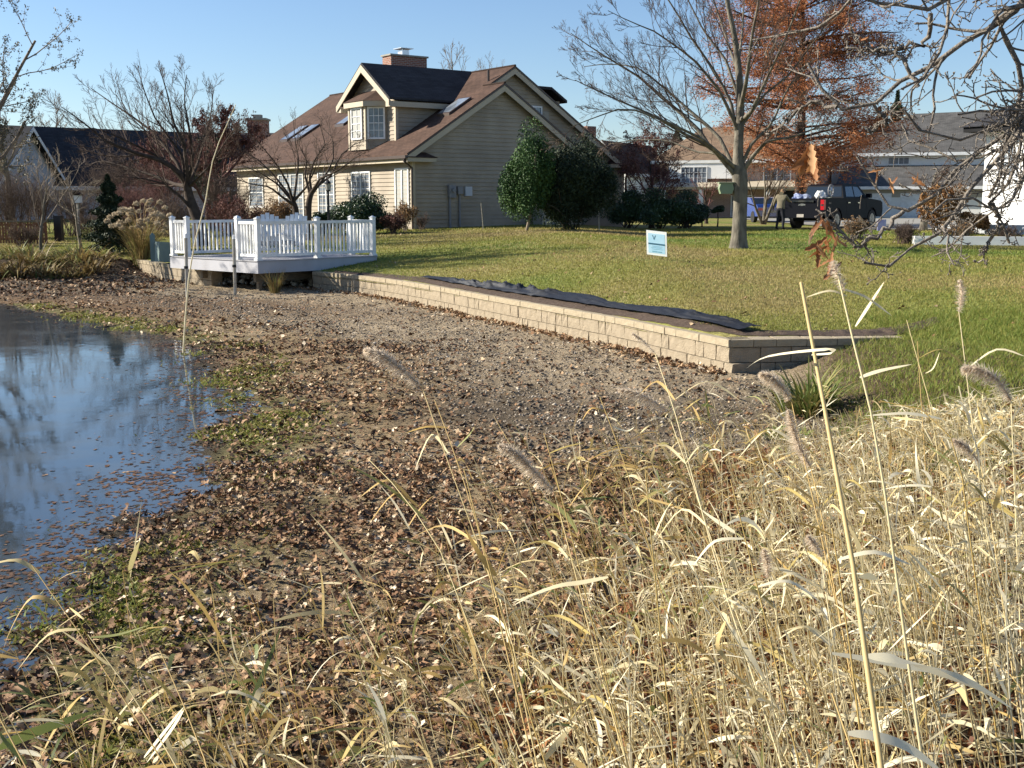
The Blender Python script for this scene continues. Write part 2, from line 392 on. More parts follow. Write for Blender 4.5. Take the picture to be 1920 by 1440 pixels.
def grow(rng, P, Rr, L, levels):
    """levels: list of dict(n,ang,ratio,fmin,S,wig,up) -> list of (P,R)"""
    out = []
    for lv in levels:
        p, d, Lc, rc = children(rng, P, Rr, L, lv['n'], lv['ang'], lv['ratio'], lv.get('fmin', .25), lv.get('rr', .55), lv.get('minr', .003))
        P, Rr = shoot(rng, p, d, Lc, rc, lv.get('S', 5), lv.get('wig', .12), lv.get('up', .05), lv.get('taper', .4), lv.get('minr', .003) * .7)
        L = Lc; out.append((P, Rr))
    return out
def tree(name, label, cat, base, height, trunk_r, seed, tmat, bmat, nlimb=7, spread=45, first=.25, levels=None, lean=(0, 0), group=None, limb_ratio=.75, up=.05, leaf=None, trunks=1):
    rng = np.random.default_rng(seed); base = np.array(base, float)
    t = thing(name, label, cat, base, group=group)
    nb = NB(); P0 = []; R0 = []; L0 = []
    for k in range(trunks):
        d = np.array([lean[0], lean[1], 1.0]) + (rng.normal(size=3) * .35 * np.array([1, 1, 0]) if trunks > 1 else 0)
        p, r = shoot(rng, np.array([[0, 0, -.1]]), np.array([d]), np.array([height * .8]), np.array([trunk_r]), 10, .05, .03, .2)
        r[0, 0] *= 1.35
        V, F = tubes(p, r, 10); nb.add(V, F, .5); P0.append(p); R0.append(r); L0.append(height * .8)
    nb.build('trunk', tmat, t, True)
    P = np.concatenate(P0); Rr = np.concatenate(R0); L = np.array(L0)
    lv = [dict(n=nlimb, ang=spread, ratio=limb_ratio, fmin=first, S=8, wig=.09, up=up, minr=.01, rr=.6)] + (levels or [
        dict(n=6, ang=38, ratio=.6, S=6, wig=.12, up=.04, minr=.006), dict(n=6, ang=40, ratio=.55, S=5, wig=.14, up=.03, minr=.004), dict(n=5, ang=40, ratio=.5, S=4, wig=.15, up=.02, minr=.0028)])
    out = grow(rng, P, Rr, L, lv)
    cb = NB()
    for i, (p, r) in enumerate(out):
        V, F = tubes(p, r, 5 if i == 0 else 3); cb.add(V, F, .5)
    cb.build('crown', bmat, t, True)
    if leaf:
        lm, n, sz = leaf; tip = np.concatenate([p[:, 1:].reshape(-1, 3) for p, r in out[-2:]])
        sel = tip[rng.integers(0, len(tip), n)] + rng.normal(size=(n, 3)) * sz * 1.2
        V, F = leafquads(rng, sel, sz); l = NB(); l.add(V, F, np.repeat(rng.random(n), 4)); l.build('foliage', lm, t)
    return t, out
def leafquads(rng, p, size, aspect=.5, flat=0.0):
    n = len(p); u = rng.normal(size=(n, 3)); u[:, 2] *= (1 - flat); u = nrm(u)
    v = nrm(np.cross(u, rng.normal(size=(n, 3))))
    s = size * rng.uniform(.6, 1.3, (n, 1)); a = u * s; b = v * s * aspect
    V = np.stack([p - a, p - b * .9, p + a, p + b], 1).reshape(-1, 3)
    F = np.arange(n * 4).reshape(n, 4)
    return V, F
def blob_pts(rng, n, rad, clumps=14, fill=.55, base_flat=True):
    """points through an uneven crown built of clumps"""
    c = nrm(rng.normal(size=(clumps, 3))) * (fill + .18 * rng.normal(size=(clumps, 1)))
    if base_flat: c[:, 2] = np.abs(c[:, 2]) * 1.1 - .35
    cr = rng.uniform(.2, .5, clumps)
    k = rng.integers(0, clumps, n)
    p = c[k] + nrm(rng.normal(size=(n, 3))) * cr[k][:, None] * (rng.random((n, 1)) ** .35)
    return p * np.array(rad)
def bush(name, label, cat, base, rad, n, size, m, seed, group=None, stems=12, zc=.55, clumps=16, tw=None, aspect=.5, cone=False, trunk=None):
    rng = np.random.default_rng(seed); base = np.array(base, float)
    t = thing(name, label, cat, base, group=group)
    if cone:
        h = rng.random(n) ** .8; r = (1 - h) ** .85 * (.75 + .3 * np.sin(h * 38 + rng.random(n))) * np.sqrt(rng.random(n)) ** .6
        an = rng.random(n) * 6.283; r *= 1 + .18 * np.sin(an * 5 + h * 9)
        p = np.stack([r * np.cos(an) * rad[0], r * np.sin(an) * rad[1], h * rad[2] * 2 + .08], 1)
    else:
        p = blob_pts(rng, n, rad, clumps); p[:, 2] += rad[2] * zc * 1.6; p = p[p[:, 2] > .02]
    V, F = leafquads(rng, p, size, aspect); nb = NB()
    br = rng.random(len(p)) * .6 + .4 * (np.sin(p[:, 0] * 3.1 + seed) * np.sin(p[:, 2] * 2.7) * .5 + .5)
    nb.add(V, F, np.repeat(np.clip(br, 0, 1), 4)); nb.build('crown', m, t)
    if trunk:
        P, Rr = shoot(rng, np.zeros((trunk[1], 3)) + rng.normal(size=(trunk[1], 3)) * np.array([.05, .05, 0]), np.array([[trunk[2], 0, 1.0]]) + rng.normal(size=(trunk[1], 3)) * .08, np.full(trunk[1], trunk[3]), np.full(trunk[1], trunk[0]), 7, .09, .05, .5)
    else:
        P, Rr = shoot(rng, rng.normal(size=(stems, 3)) * np.array([rad[0] * .12, rad[1] * .12, 0]), rng.normal(size=(stems, 3)) * .4 + np.array([0, 0, 1.]), np.full(stems, rad[2] * 1.1), np.full(stems, .025), 6, .1, .05)
    V, F = tubes(P, Rr, 6); s = NB(); s.add(V, F, .5); s.build('trunk' if trunk else 'stems', tw or mat['barkdark'], t, True)
    return t
def twigbush(name, label, cat, base, h, w_, seed, m, n=26, group=None, leaf=None, levels=None):
    rng = np.random.default_rng(seed); base = np.array(base, float)
    t = thing(name, label, cat, base, group=group)
    d = rng.normal(size=(n, 3)); d[:, 2] = 0; d = nrm(d) * rng.uniform(0, 1, (n, 1)) * (w_ / h); d[:, 2] = 1
    P, Rr = shoot(rng, rng.normal(size=(n, 3)) * np.array([w_ * .12, w_ * .12, 0]), d, np.full(n, h) * rng.uniform(.5, .85, n), np.full(n, .014), 7, .10, .05)
    nb = NB(); V, F = tubes(P, Rr, 4); nb.add(V, F, .5); nb.build('stems', m, t, True)
    out = grow(rng, P, Rr, np.full(n, h * .7), levels or [dict(n=7, ang=35, ratio=.55, S=5, wig=.15, up=.03, minr=.005), dict(n=6, ang=40, ratio=.55, S=4, wig=.17, up=.02, minr=.004)])
    cb = NB()
    for p, r in out:
        V, F = tubes(p, r, 3); cb.add(V, F, .5)
    cb.build('twigs', m, t, True)
    if leaf:
        lm, k, sz = leaf; tip = out[-1][0][:, 1:].reshape(-1, 3); sel = tip[rng.integers(0, len(tip), k)] + rng.normal(size=(k, 3)) * sz
        V, F = leafquads(rng, sel, sz); l = NB(); l.add(V, F, np.repeat(rng.random(k), 4)); l.build('foliage', lm, t)
    return t
#===STRUCTURE===
# ================================================================== SETTING
# ---- bed sheet (dry lake bed, banks)
def bed_mesh():
    ys = 1.2 * (41 / 1.2) ** (np.linspace(0, 1, 640)); ts = np.linspace(-.86, .80, 560)
    Y, Tn = np.meshgrid(ys, ts, indexing='ij'); X = Tn * (Y + .6)
    Z = bed_z(X, Y)
    inside = Y > yb(X) + .22
    Z = np.where(inside, np.minimum(Z, lawn_z(X, Y) - .14), Z)
    n, m = Y.shape; idx = np.arange(n * m).reshape(n, m)
    F = np.stack([idx[:-1, :-1], idx[:-1, 1:], idx[1:, 1:], idx[1:, :-1]], -1).reshape(-1, 4)
    # keep only what lies in front of the boundary
    keep = (Y <= yb(X) + 1.2); keep = keep[:-1, :-1].ravel(); F = F[keep]
    V = np.stack([X, Y, Z], -1).reshape(-1, 3)
    me = mesh_np('lake_bed', V, F, smooth=True)
    # earth colours of the zones
    x = X.ravel(); y = Y.ravel()
    d = (x - xshore(y)) * .75
    xw = np.interp(y, [0, 14.3, 17.5, 21.4, 25.7, 29, 31], [9, 2.8, 1.5, -.6, -2.5, -5.0, -5.0])
    dw = (xw - x) * .85
    n1 = fbm(x * .9, y * .9, 4, 3); n2 = fbm(x * 3.5, y * 2.2, 4, 8)
    col = np.tile(np.array([[.20, .155, .098]]), (len(x), 1))
    def mixc(c, f):
        nonlocal col
        f = np.clip(f, 0, 1)[:, None]; col = col * (1 - f) + np.array([c]) * f
    mixc((.235, .19, .13), sstep(.48, .62, n1) * .8)                                          # pale silt
    grey = sstep(8.6, 10.8, y + (n1 - .5) * 3) * sstep(1.2, 3.2, d + (n2 - .5) * 2.0) * sstep(40, 36, y)
    mixc((.165, .132, .096), grey)
    mixc((.27, .225, .165), grey * sstep(6.0, 1.5, dw + (n2 - .5) * 3) * .9)                # pale grit by the wall
    mixc((.088, .072, .056), grey * sstep(3.8, 6.5, dw + (n1 - .5) * 4.5) * .75)                # dark clods
    mixc((.088, .072, .056), np.exp(-((y - 11.7 + .25 * x) / 1.5) ** 2) * sstep(-1.6, -.3, x) * .85)    # dark band
    mixc((.125, .082, .05), sstep(20, 24, y) * sstep(6.0, 3.5, d) * .85)
    mixc((.13, .125, .05), sstep(.9, .1, d + (n2 - .5) * 1.2) * sstep(.42, .6, n1 + .08) * .9)         # algae at the edge
    mixc((.045, .038, .028), sstep(.12, -.15, d))
    mixc((.08, .055, .038), sstep(.2, 1.3, x - xbank(y)) * .9)
    mixc((.06, .044, .033), sstep(-3.4, -1.8, y - yb(x)) * sstep(-10.6, -11.4, x))
    col *= np.array([1.0, .95, .86]) * (.72 + .85 * n2)[:, None]
    a = me.attributes.new('earth', 'FLOAT_COLOR', 'POINT')
    a.data.foreach_set('color', np.concatenate([col, np.ones((len(col), 1))], 1).astype(np.float32).ravel())
    return me
m = bpy.data.materials.new('lake_bed_earth'); m.use_nodes = True
n = m.node_tree.nodes; l = m.node_tree.links; b = n['Principled BSDF']; b.inputs['Roughness'].default_value = .95; b.inputs['Specular IOR Level'].default_value = .15
at = n.new('ShaderNodeAttribute'); at.attribute_name = 'earth'
tc = n.new('ShaderNodeTexCoord')
no = n.new('ShaderNodeTexNoise'); no.inputs['Scale'].default_value = 22; no.inputs['Detail'].default_value = 8; no.inputs['Roughness'].default_value = .7
l.new(tc.outputs['Object'], no.inputs[0])
cr = n.new('ShaderNodeValToRGB'); cr.color_ramp.elements[0].position = .32; cr.color_ramp.elements[1].position = .68
cr.color_ramp.elements[0].color = (.45, .43, .40, 1); cr.color_ramp.elements[1].color = (1.6, 1.6, 1.6, 1)
l.new(no.outputs['Fac'], cr.inputs[0])
mx = n.new('ShaderNodeMix'); mx.data_type = 'RGBA'; mx.blend_type = 'MULTIPLY'; mx.inputs[0].default_value = 1
l.new(at.outputs['Color'], mx.inputs[6]); l.new(cr.outputs[0], mx.inputs[7]); l.new(mx.outputs[2], b.inputs['Base Color'])
nb_ = n.new('ShaderNodeTexNoise'); nb_.inputs['Scale'].default_value = 16; nb_.inputs['Detail'].default_value = 10; nb_.inputs['Roughness'].default_value = .75
l.new(tc.outputs['Object'], nb_.inputs[0])
bp = n.new('ShaderNodeBump'); bp.inputs['Strength'].default_value = 1; bp.inputs['Distance'].default_value = .05
l.new(nb_.outputs['Fac'], bp.inputs['Height']); l.new(bp.outputs[0], b.inputs['Normal'])
tag(link('lake_bed', bed_mesh(), m), kind='structure')
mat['earth'] = m

# ---- lawn sheet out to the horizon
def lawn_mesh():
    xs = np.unique(np.concatenate([np.linspace(-600, -60, 30), np.linspace(-60, -14, 60), np.arange(-14, 14, .22), WALLP[:, 0], np.linspace(14, 60, 70), np.linspace(60, 700, 30)]))
    ds = np.concatenate([[0, .02, .15, .3], np.linspace(.5, 12, 60), 12 * (900 / 12) ** np.linspace(.02, 1, 60)])
    X, D = np.meshgrid(xs, ds, indexing='ij'); Y = yb(X) + D
    Z = lawn_z(X, Y)
    on_wall = (X > -11.3) & (X < 4.9)
    Z = np.where((D < .3) & on_wall, Z - .1, Z)
    n_, m_ = X.shape; idx = np.arange(n_ * m_).reshape(n_, m_)
    F = np.stack([idx[:-1, :-1], idx[1:, :-1], idx[1:, 1:], idx[:-1, 1:]], -1).reshape(-1, 4)
    return mesh_np('lawn', np.stack([X, Y, Z], -1).reshape(-1, 3), F, smooth=True)
m = bpy.data.materials.new('mown_lawn'); m.use_nodes = True
n = m.node_tree.nodes; l = m.node_tree.links; b = n['Principled BSDF']; b.inputs['Roughness'].default_value = .9; b.inputs['Specular IOR Level'].default_value = .1
tc = n.new('ShaderNodeTexCoord')
def nz(sc, det=6):
    q = n.new('ShaderNodeTexNoise'); q.inputs['Scale'].default_value = sc; q.inputs['Detail'].default_value = det; l.new(tc.outputs['Object'], q.inputs[0]); return q
def ramp(src, p, c):
    q = n.new('ShaderNodeValToRGB'); e = q.color_ramp.elements
    while len(e) < len(p): e.new(.5)
    for i in range(len(p)): e[i].position = p[i]; e[i].color = hexc(c[i])
    l.new(src, q.inputs[0]); return q
r1 = ramp(nz(.22, 5).outputs['Fac'], [.34, .5, .66], [(.28, .225, .095), (.22, .21, .062), (.165, .20, .045)])
r2 = ramp(nz(9, 8).outputs['Fac'], [.3, .7], [(.5, .5, .5), (1.35, 1.35, 1.35)])
mx = n.new('ShaderNodeMix'); mx.data_type = 'RGBA'; mx.blend_type = 'MULTIPLY'; mx.inputs[0].default_value = 1
l.new(r1.outputs[0], mx.inputs[6]); l.new(r2.outputs[0], mx.inputs[7]); l.new(mx.outputs[2], b.inputs['Base Color'])
bp = n.new('ShaderNodeBump'); bp.inputs['Strength'].default_value = 1; bp.inputs['Distance'].default_value = .04
l.new(nz(25, 6).outputs['Fac'], bp.inputs['Height']); l.new(bp.outputs[0], b.inputs['Normal'])
tag(link('lawn', lawn_mesh(), m), kind='structure')

# ---- water
m = bpy.data.materials.new('pond_water'); m.use_nodes = True
n = m.node_tree.nodes; l = m.node_tree.links; b = n['Principled BSDF']
b.inputs['Base Color'].default_value = (.02, .028, .03, 1); b.inputs['Roughness'].default_value = .05; b.inputs['IOR'].default_value = 1.45
b.inputs['Specular IOR Level'].default_value = .75
tc = n.new('ShaderNodeTexCoord'); q = n.new('ShaderNodeTexNoise'); q.inputs['Scale'].default_value = 5; q.inputs['Detail'].default_value = 6; l.new(tc.outputs['Object'], q.inputs[0])
bp = n.new('ShaderNodeBump'); bp.inputs['Strength'].default_value = .07; bp.inputs['Distance'].default_value = .01; l.new(q.outputs['Fac'], bp.inputs['Height']); l.new(bp.outputs[0], b.inputs['Normal'])
q2 = n.new('ShaderNodeTexNoise'); q2.inputs['Scale'].default_value = 1.3; q2.inputs['Detail'].default_value = 9; q2.inputs['Roughness'].default_value = .7; l.new(tc.outputs['Object'], q2.inputs[0])
rr_ = n.new('ShaderNodeValToRGB'); rr_.color_ramp.elements[0].position = .4; rr_.color_ramp.elements[1].position = .75; rr_.color_ramp.elements[0].color = (.015, .015, .015, 1); rr_.color_ramp.elements[1].color = (.13, .13, .13, 1)
l.new(q2.outputs['Fac'], rr_.inputs[0]); l.new(rr_.outputs[0], b.inputs['Roughness'])
rc_ = n.new('ShaderNodeValToRGB'); rc_.color_ramp.elements[0].position = .45; rc_.color_ramp.elements[1].position = .75; rc_.color_ramp.elements[0].color = (.035, .046, .056, 1); rc_.color_ramp.elements[1].color = (.075, .078, .07, 1)
l.new(q2.outputs['Fac'], rc_.inputs[0]); l.new(rc_.outputs[0], b.inputs['Base Color'])
mb = MB().quad((-120, -30, WATER), (4, -30, WATER), (4, 36, WATER), (-120, 44, WATER))
tag(mb.build('pond_water', m), kind='structure')

# ---- driveway, road
mb = MB(); 
z1 = 1.075
mb.add([(14.2, 47.2, z1 + .0), (24, 49, z1), (34, 80, z1 + .01), (15.5, 80, z1 + .01)], [(0, 1, 2, 3)])
tag(mb.build('driveway', mat['concrete']), kind='structure')

# ================================================================== RETAINING WALLS
def catmull(pts, n=24):
    p = np.array(pts, float); out = []
    for i in range(len(p) - 1):
        p0 = p[max(i - 1, 0)]; p1 = p[i]; p2 = p[i + 1]; p3 = p[min(i + 2, len(p) - 1)]
        for k in range(n):
            t = k / n; out.append(.5 * ((2 * p1) + (-p0 + p2) * t + (2 * p0 - 5 * p1 + 4 * p2 - p3) * t * t + (-p0 + 3 * p1 - 3 * p2 + p3) * t ** 3))
    out.append(p[-1]); return np.array(out)
def block_mesh(wd, h, dp, seed, rough=.016, ch=.011):
    r = np.random.default_rng(seed); nx = 4
    V = []; F = []
    # back face ring + front grid
    xs = np.linspace(-wd / 2 + ch, wd / 2 - ch, nx); zs = np.linspace(ch, h - ch, 3)
    g = [[len(V) + 0] for _ in range(0)]
    idx = np.zeros((3, nx), int)
    for k, z in enumerate(zs):
        for i, x in enumerate(xs):
            idx[k, i] = len(V); V.append((x, -rough * r.random() - .004, z))
    F += [(idx[k, i], idx[k, i + 1], idx[k + 1, i + 1], idx[k + 1, i]) for k in range(2) for i in range(nx - 1)]
    b0 = len(V); y1 = ch + .006
    V += [(-wd / 2, y1, 0), (wd / 2, y1, 0), (wd / 2, y1, h), (-wd / 2, y1, h), (-wd / 2 + .02, dp, 0), (wd / 2 - .02, dp, 0), (wd / 2 - .02, dp, h), (-wd / 2 + .02, dp, h)]
    F += [tuple([b0, b0 + 1] + [idx[0, i] for i in range(nx - 1, -1, -1)]), tuple([b0 + 1, b0 + 2, idx[2, -1], idx[1, -1], idx[0, -1]]),
          tuple([b0 + 2, b0 + 3] + [idx[2, i] for i in range(nx)]), tuple([b0 + 3, b0, idx[0, 0], idx[1, 0], idx[2, 0]])]
    F += [(b0, b0 + 4, b0 + 5, b0 + 1), (b0 + 1, b0 + 5, b0 + 6, b0 + 2), (b0 + 2, b0 + 6, b0 + 7, b0 + 3), (b0 + 3, b0 + 7, b0 + 4, b0), (b0 + 4, b0 + 7, b0 + 6, b0 + 5)]
    me = bpy.data.meshes.new('block'); me.from_pydata(V, [], F); me.update(); return me
_bl = {}
for wd in (.20, .30, .40):
    for h, kind in ((.2, 'block'), (.1, 'cap')):
        for k in range(3):
            me = block_mesh(wd - .002, h - .002, .30 if kind == 'block' else .36, k * 7 + int(wd * 10), .015 if kind == 'block' else .006, .007 if kind == 'block' else .005)
            me.materials.append(mat['block'] if kind == 'block' else mat['cap']); _bl[(wd, kind, k)] = me
def build_wall(name, label, pts, seed, zoff=0.0, smooth=True, ends=(0, 0)):
    rng = random.Random(seed)
    path = catmull(pts) if smooth else np.array(pts, float)
    seg = np.linalg.norm(np.diff(path, axis=0), axis=1); cum = np.r_[0, np.cumsum(seg)]; L = cum[-1]
    t = thing(name, label, 'wall', (path[0][0], path[0][1], 0))
    def at(s):
        x = np.interp(s, cum, path[:, 0]); y = np.interp(s, cum, path[:, 1]); x2 = np.interp(min(s + .1, L), cum, path[:, 0]); y2 = np.interp(min(s + .1, L), cum, path[:, 1])
        x1 = np.interp(max(s - .1, 0), cum, path[:, 0]); y1 = np.interp(max(s - .1, 0), cum, path[:, 1])
        return x, y, math.atan2(y2 - y1, x2 - x1)
    for course, (z, kind) in enumerate(((-.25, 'block'), (-.05, 'block'), (.15, 'block'), (.35, 'cap'))):
        s = -.0
        while s < L - .02:
            wd = rng.choice((.3, .4, .3, .2, .4))
            if s + wd > L: wd = min((.2, .3, .4), key=lambda q: abs(q - (L - s)))
            x, y, a = at(min(s + wd / 2, L))
            o = bpy.data.objects.new('block' if kind == 'block' else 'cap_stone', _bl[(wd, kind, rng.randrange(3))]); COL.objects.link(o)
            o.parent = t
            nx, ny = -math.sin(a), math.cos(a)
            back = (.006 * course) - (.02 if kind == 'cap' else 0) + rng.uniform(-.006, .006)
            o.location = (x + nx * back - path[0][0], y + ny * back - path[0][1], z + zoff)
            o.rotation_euler = (0, 0, a)
            s += wd
    return t
build_wall('retaining_wall', 'long curving buff block retaining wall from the white deck to the near corner', [(-5.0, 28.8), (-3.8, 27.5), (-2.51, 25.45), (-1.5, 23.5), (-0.6, 21.6), (.45, 19.45), (1.5, 17.3), (2.12, 15.8), (2.73, 14.33)], 3)
build_wall('return_wall', 'short shaded block wall running right from the near corner into the grass', [(2.75, 14.335), (4.9, 14.6)], 5, smooth=False)
build_wall('garden_wall', 'buff block retaining wall segment left of the white deck', [(-11.6, 35.3), (-9.7, 32.3), (-7.83, 29.84)], 8)
build_wall('recessed_wall', 'dark recessed block wall behind the deck posts', [(-7.6, 31.4), (-5.2, 31.4)], 9, smooth=False)
# stones under the deck
rng = np.random.default_rng(4)
def octa(rng, p, s):
    n_ = len(p); base = np.array([(1, 0, 0), (0, 1, 0), (-1, 0, 0), (0, -1, 0), (0, 0, 1), (0, 0, -1)], float)
    V = p[:, None, :] + base[None] * s[:, None, None] * rng.uniform(.5, 1.2, (n_, 6, 3))
    f = np.array([(0, 1, 4), (1, 2, 4), (2, 3, 4), (3, 0, 4), (1, 0, 5), (2, 1, 5), (3, 2, 5), (0, 3, 5)])
    F = (np.arange(n_)[:, None, None] * 6 + f[None]).reshape(-1, 3)
    return V.reshape(-1, 3), F
k = 240; p = np.stack([rng.uniform(-7.7, -5.1, k), rng.uniform(29.9, 31.3, k), np.zeros(k)], 1); p[:, 2] = (p[:, 1] - 29.8) * .22 + rng.uniform(0, .06, k)
V, F = octa(rng, p, rng.uniform(.06, .13, k))
tag(link('rubble', mesh_np('rubble', V, F), mat['stone']), 'heap of pale rubble stones under the deck', 'rubble', kind='stuff')
# black fabric strip behind the wall
def fabric():
    pth = catmull([(-2.2, 25.2), (-.6, 21.75), (1.5, 17.45), (2.75, 14.75)], 60)
    s = np.r_[0, np.cumsum(np.linalg.norm(np.diff(pth, axis=0), axis=1))]
    T = np.gradient(pth, axis=0); T = T / np.linalg.norm(T, axis=1, keepdims=True); N_ = np.stack([-T[:, 1], T[:, 0]], 1)
    us = np.linspace(.34, .74, 16); V = []
    for i in range(len(pth)):
        wgt = .45 + .55 * min(1, s[i] / 4)
        for u in us:
            q = .22 + (u - .34) * wgt * (.85 + .35 * math.sin(s[i] * 1.7) * math.sin(s[i] * .63))
            x, y = pth[i] + N_[i] * q
            f = math.sin((u - .36) / .42 * math.pi)
            zz = float(lawn_z(x, y)) + .06 + f * (.015 + .13 * (1 - abs(float(fbm(np.array(s[i] * 1.6 + u * 2), np.array(u * 7.0), 3, 77)) - .5) * 5) ** 2 * float(vnoise(np.array(s[i] * 1.1), np.array(3.), 79))) * min(1, s[i] / 3) + .012 * float(fbm(np.array(s[i] * 14), np.array(u * 30.), 2, 78))
            V.append((x, y, zz))
    n_ = len(pth); idx = np.arange(n_ * 16).reshape(n_, 16)
    F = np.stack([idx[:-1, :-1], idx[:-1, 1:], idx[1:, 1:], idx[1:, :-1]], -1).reshape(-1, 4)
    return mesh_np('fabric', V, F, smooth=False)
tag(link('landscape_fabric', fabric(), mat['fabric']), 'crumpled black landscape fabric strip lying behind the long block wall', 'ground fabric')
def strip(name, ctr, width, m_, dz, k=60, seed=1):
    pth = catmull(ctr, k); T = np.gradient(pth, axis=0); T /= np.linalg.norm(T, axis=1, keepdims=True); N_ = np.stack([-T[:, 1], T[:, 0]], 1)
    us = np.linspace(-.5, .5, 8); V = []
    L_ = len(pth)
    for i in range(L_):
        f = math.sin(math.pi * i / (L_ - 1)) ** .5
        for u in us:
            x, y = pth[i] + N_[i] * (u * width * f + .12 * (float(fbm(np.array(i * .15), np.array(0.), 3, seed)) - .5))
            V.append((x, y, float(lawn_z(x, y)) + dz + .04 * float(vnoise(np.array(x * 9), np.array(y * 9), seed)) * (1 - abs(u) * 2)))
    idx = np.arange(L_ * 8).reshape(L_, 8)
    F = np.stack([idx[:-1, :-1], idx[:-1, 1:], idx[1:, 1:], idx[1:, :-1]], -1).reshape(-1, 4)
    return tag(link(name, mesh_np(name, V, F, smooth=True), m_), kind='structure')
strip('soil_strip', [(-4.4, 28.55), (-2.18, 25.6), (-.28, 21.78), (1.82, 17.48), (2.88, 15.1), (3.6, 14.95)], .55, mat['mulch'], .006)
strip('soil_trench', [(2.9, 14.95), (4.2, 14.95), (5.1, 15.15), (5.9, 15.9)], .5, mat['mulch'], .01, seed=4)
#===HOUSE===
# ================================================================== MAIN HOUSE (local x = t along gable wall, y = s along front wall)
H0 = at_z(775, 430, 1.1); ROT = math.atan2(.587, .809)
house = thing('house', 'tan clapboard house with brown shingle roof and bay dormer behind the deck', 'house', (H0[0], H0[1], 0), ROT)
SL = .63; ZE = 4.05
def zr(t): return ZE + SL * (t + .45)
def zr2(t, tp): return zr(tp) - SL * (t - tp) if t > tp else zr(t)
def siding(ext, z0, z1, P, nrm_, ex=.165):
    """ext(z)->(u0,u1); P(u,z)->local point; nrm_ outward"""
    mb = MB(); z = z0; nn = np.array(nrm_, float)
    while z < z1 - .01:
        za = z; zb_ = min(z + ex, z1); e0 = ext(za); e1 = ext(zb_)
        if e1[1] - e1[0] < .05: e1 = ((e0[0] + e0[1]) / 2 - .02, (e0[0] + e0[1]) / 2 + .02)
        a = np.array(P(e0[0], za)) + nn * .038; b_ = np.array(P(e0[1], za)) + nn * .038; c = np.array(P(e1[1], zb_)) + nn * .004; d = np.array(P(e1[0], zb_)) + nn * .004
        a0 = np.array(P(e0[0], za)); b0 = np.array(P(e0[1], za))
        mb.add([a, b_, c, d], [(0, 1, 2, 3)]); mb.add([a0, b0, b_, a], [(0, 1, 2, 3)])
        z = zb_
    return mb
def gable_ext(t0, t1, tp):
    def f(z):
        lo = (z + .16 - ZE) / SL - .45; hi = 2 * tp - lo
        return (max(t0, lo), min(t1, hi))
    return f
o = siding(gable_ext(0, 8.5, 4.25), 1.0, zr(4.25) - .2, lambda u, z: (u, 0, z), (0, -1, 0)).build('gable_siding', mat['siding'], house); tag(o, kind='stuff')
o = siding(gable_ext(0.3, 12.1, 5.65), 1.0, zr(5.65) - .2, lambda u, z: (u, 1.2, z), (0, -1, 0)).build('main_gable_siding', mat['siding'], house); tag(o, kind='stuff')
o = siding(lambda z: (0, 17.5), 1.0, 4.0, lambda u, z: (0, u, z), (-1, 0, 0)).build('front_siding', mat['siding'], house); tag(o, kind='stuff')
mb = MB(); mb.box(.03, 8.47, .03, 1.3, .8, 3.9); mb.box(.03, 12.07, 1.23, 17.47, .8, 3.9)
mb.extr([(.3, 17.3, 3.9), (11.8, 17.3, 3.9), (5.65, 17.3, zr(5.65) - .3)], (0, .15, 0))
mb.build('wall_core', mat['siding'], house)
MB().extr([(-.05, -.05, .9), (.09, -.05, .9), (.09, 0, .9), (0, 0, .9), (0, .09, .9), (-.05, .09, .9)], (0, 0, 3.05)).build('corner_board', mat['trim'], house)
MB().box(8.42, 8.55, -.05, 0, .9, 3.9).build('corner_board', mat['trim'], house)
MB().box(12.0, 12.14, 1.15, 1.2, .9, 3.8).build('corner_board', mat['trim'], house)
mb = MB(); mb.box(-.02, 8.52, -.02, 1.2, .5, 1.0); mb.box(-.02, 12.1, 1.18, 17.5, .5, 1.0); mb.build('foundation', mat['concrete'], house)
# roofs
mb = MB()
f = lambda t, s: (t, s, zr(t))
mb.slab([f(-.45, -.35), f(4.25, -.35), f(4.25, .85), f(5.65, .85), f(5.65, 17.9), f(-.45, 17.9)], .10)
mb.slab([(4.25, -.35, zr(4.25)), (8.95, -.35, zr2(8.95, 4.25)), (8.95, 1.19, zr2(8.95, 4.25)), (4.25, 1.19, zr(4.25))], .10)
mb.slab([(5.65, .85, zr(5.65)), (12.5, .85, zr2(12.5, 5.65)), (12.5, 17.9, zr2(12.5, 5.65)), (5.65, 17.9, zr(5.65))], .10)
roof = mb.build('roof', mat['shingle'], house, ruv=True)
mb = MB(); mb.tube((4.25, -.35, zr(4.25) + .0), (4.25, 1.2, zr(4.25)), .05, n=6); mb.tube((5.65, .85, zr(5.65)), (5.65, 17.9, zr(5.65)), .055, n=6); mb.build('ridge_cap', mat['shingle'], roof)
def rake(mb, t0, t1, tp, s, h=.24, th=.03, dz=.105):
    for a, b_ in ((t0, tp), (tp, t1)):
        za, zb_ = zr2(a, tp) - dz, zr2(b_, tp) - dz
        mb.extr([(a, s, za), (b_, s, zb_), (b_, s, zb_ - h), (a, s, za - h)], (0, th, 0))
mb = MB(); rake(mb, -.45, 8.95, 4.25, -.345); mb.build('rake_board', mat['trim'], house)
mb = MB(); rake(mb, 4.3, 12.5, 5.65, .856); mb.build('rake_board', mat['trim'], house)
mb = MB(); rake(mb, -.45, 8.97, 4.25, -.37, .07, .025, .03); rake(mb, 4.3, 12.52, 5.65, .83, .07, .025, .03); mb.build('drip_edge', mat['gutter'], house)
mb = MB()
mb.slab([(-.43, -.31, 3.80), (.45, -.31, 3.80), (.45, -.001, 3.80), (-.43, -.001, 3.80)], .04)
mb.box(-.43, -.03, 0, 17.8, 3.74, 3.80)
mb.build('soffit', mat['trim'], house)
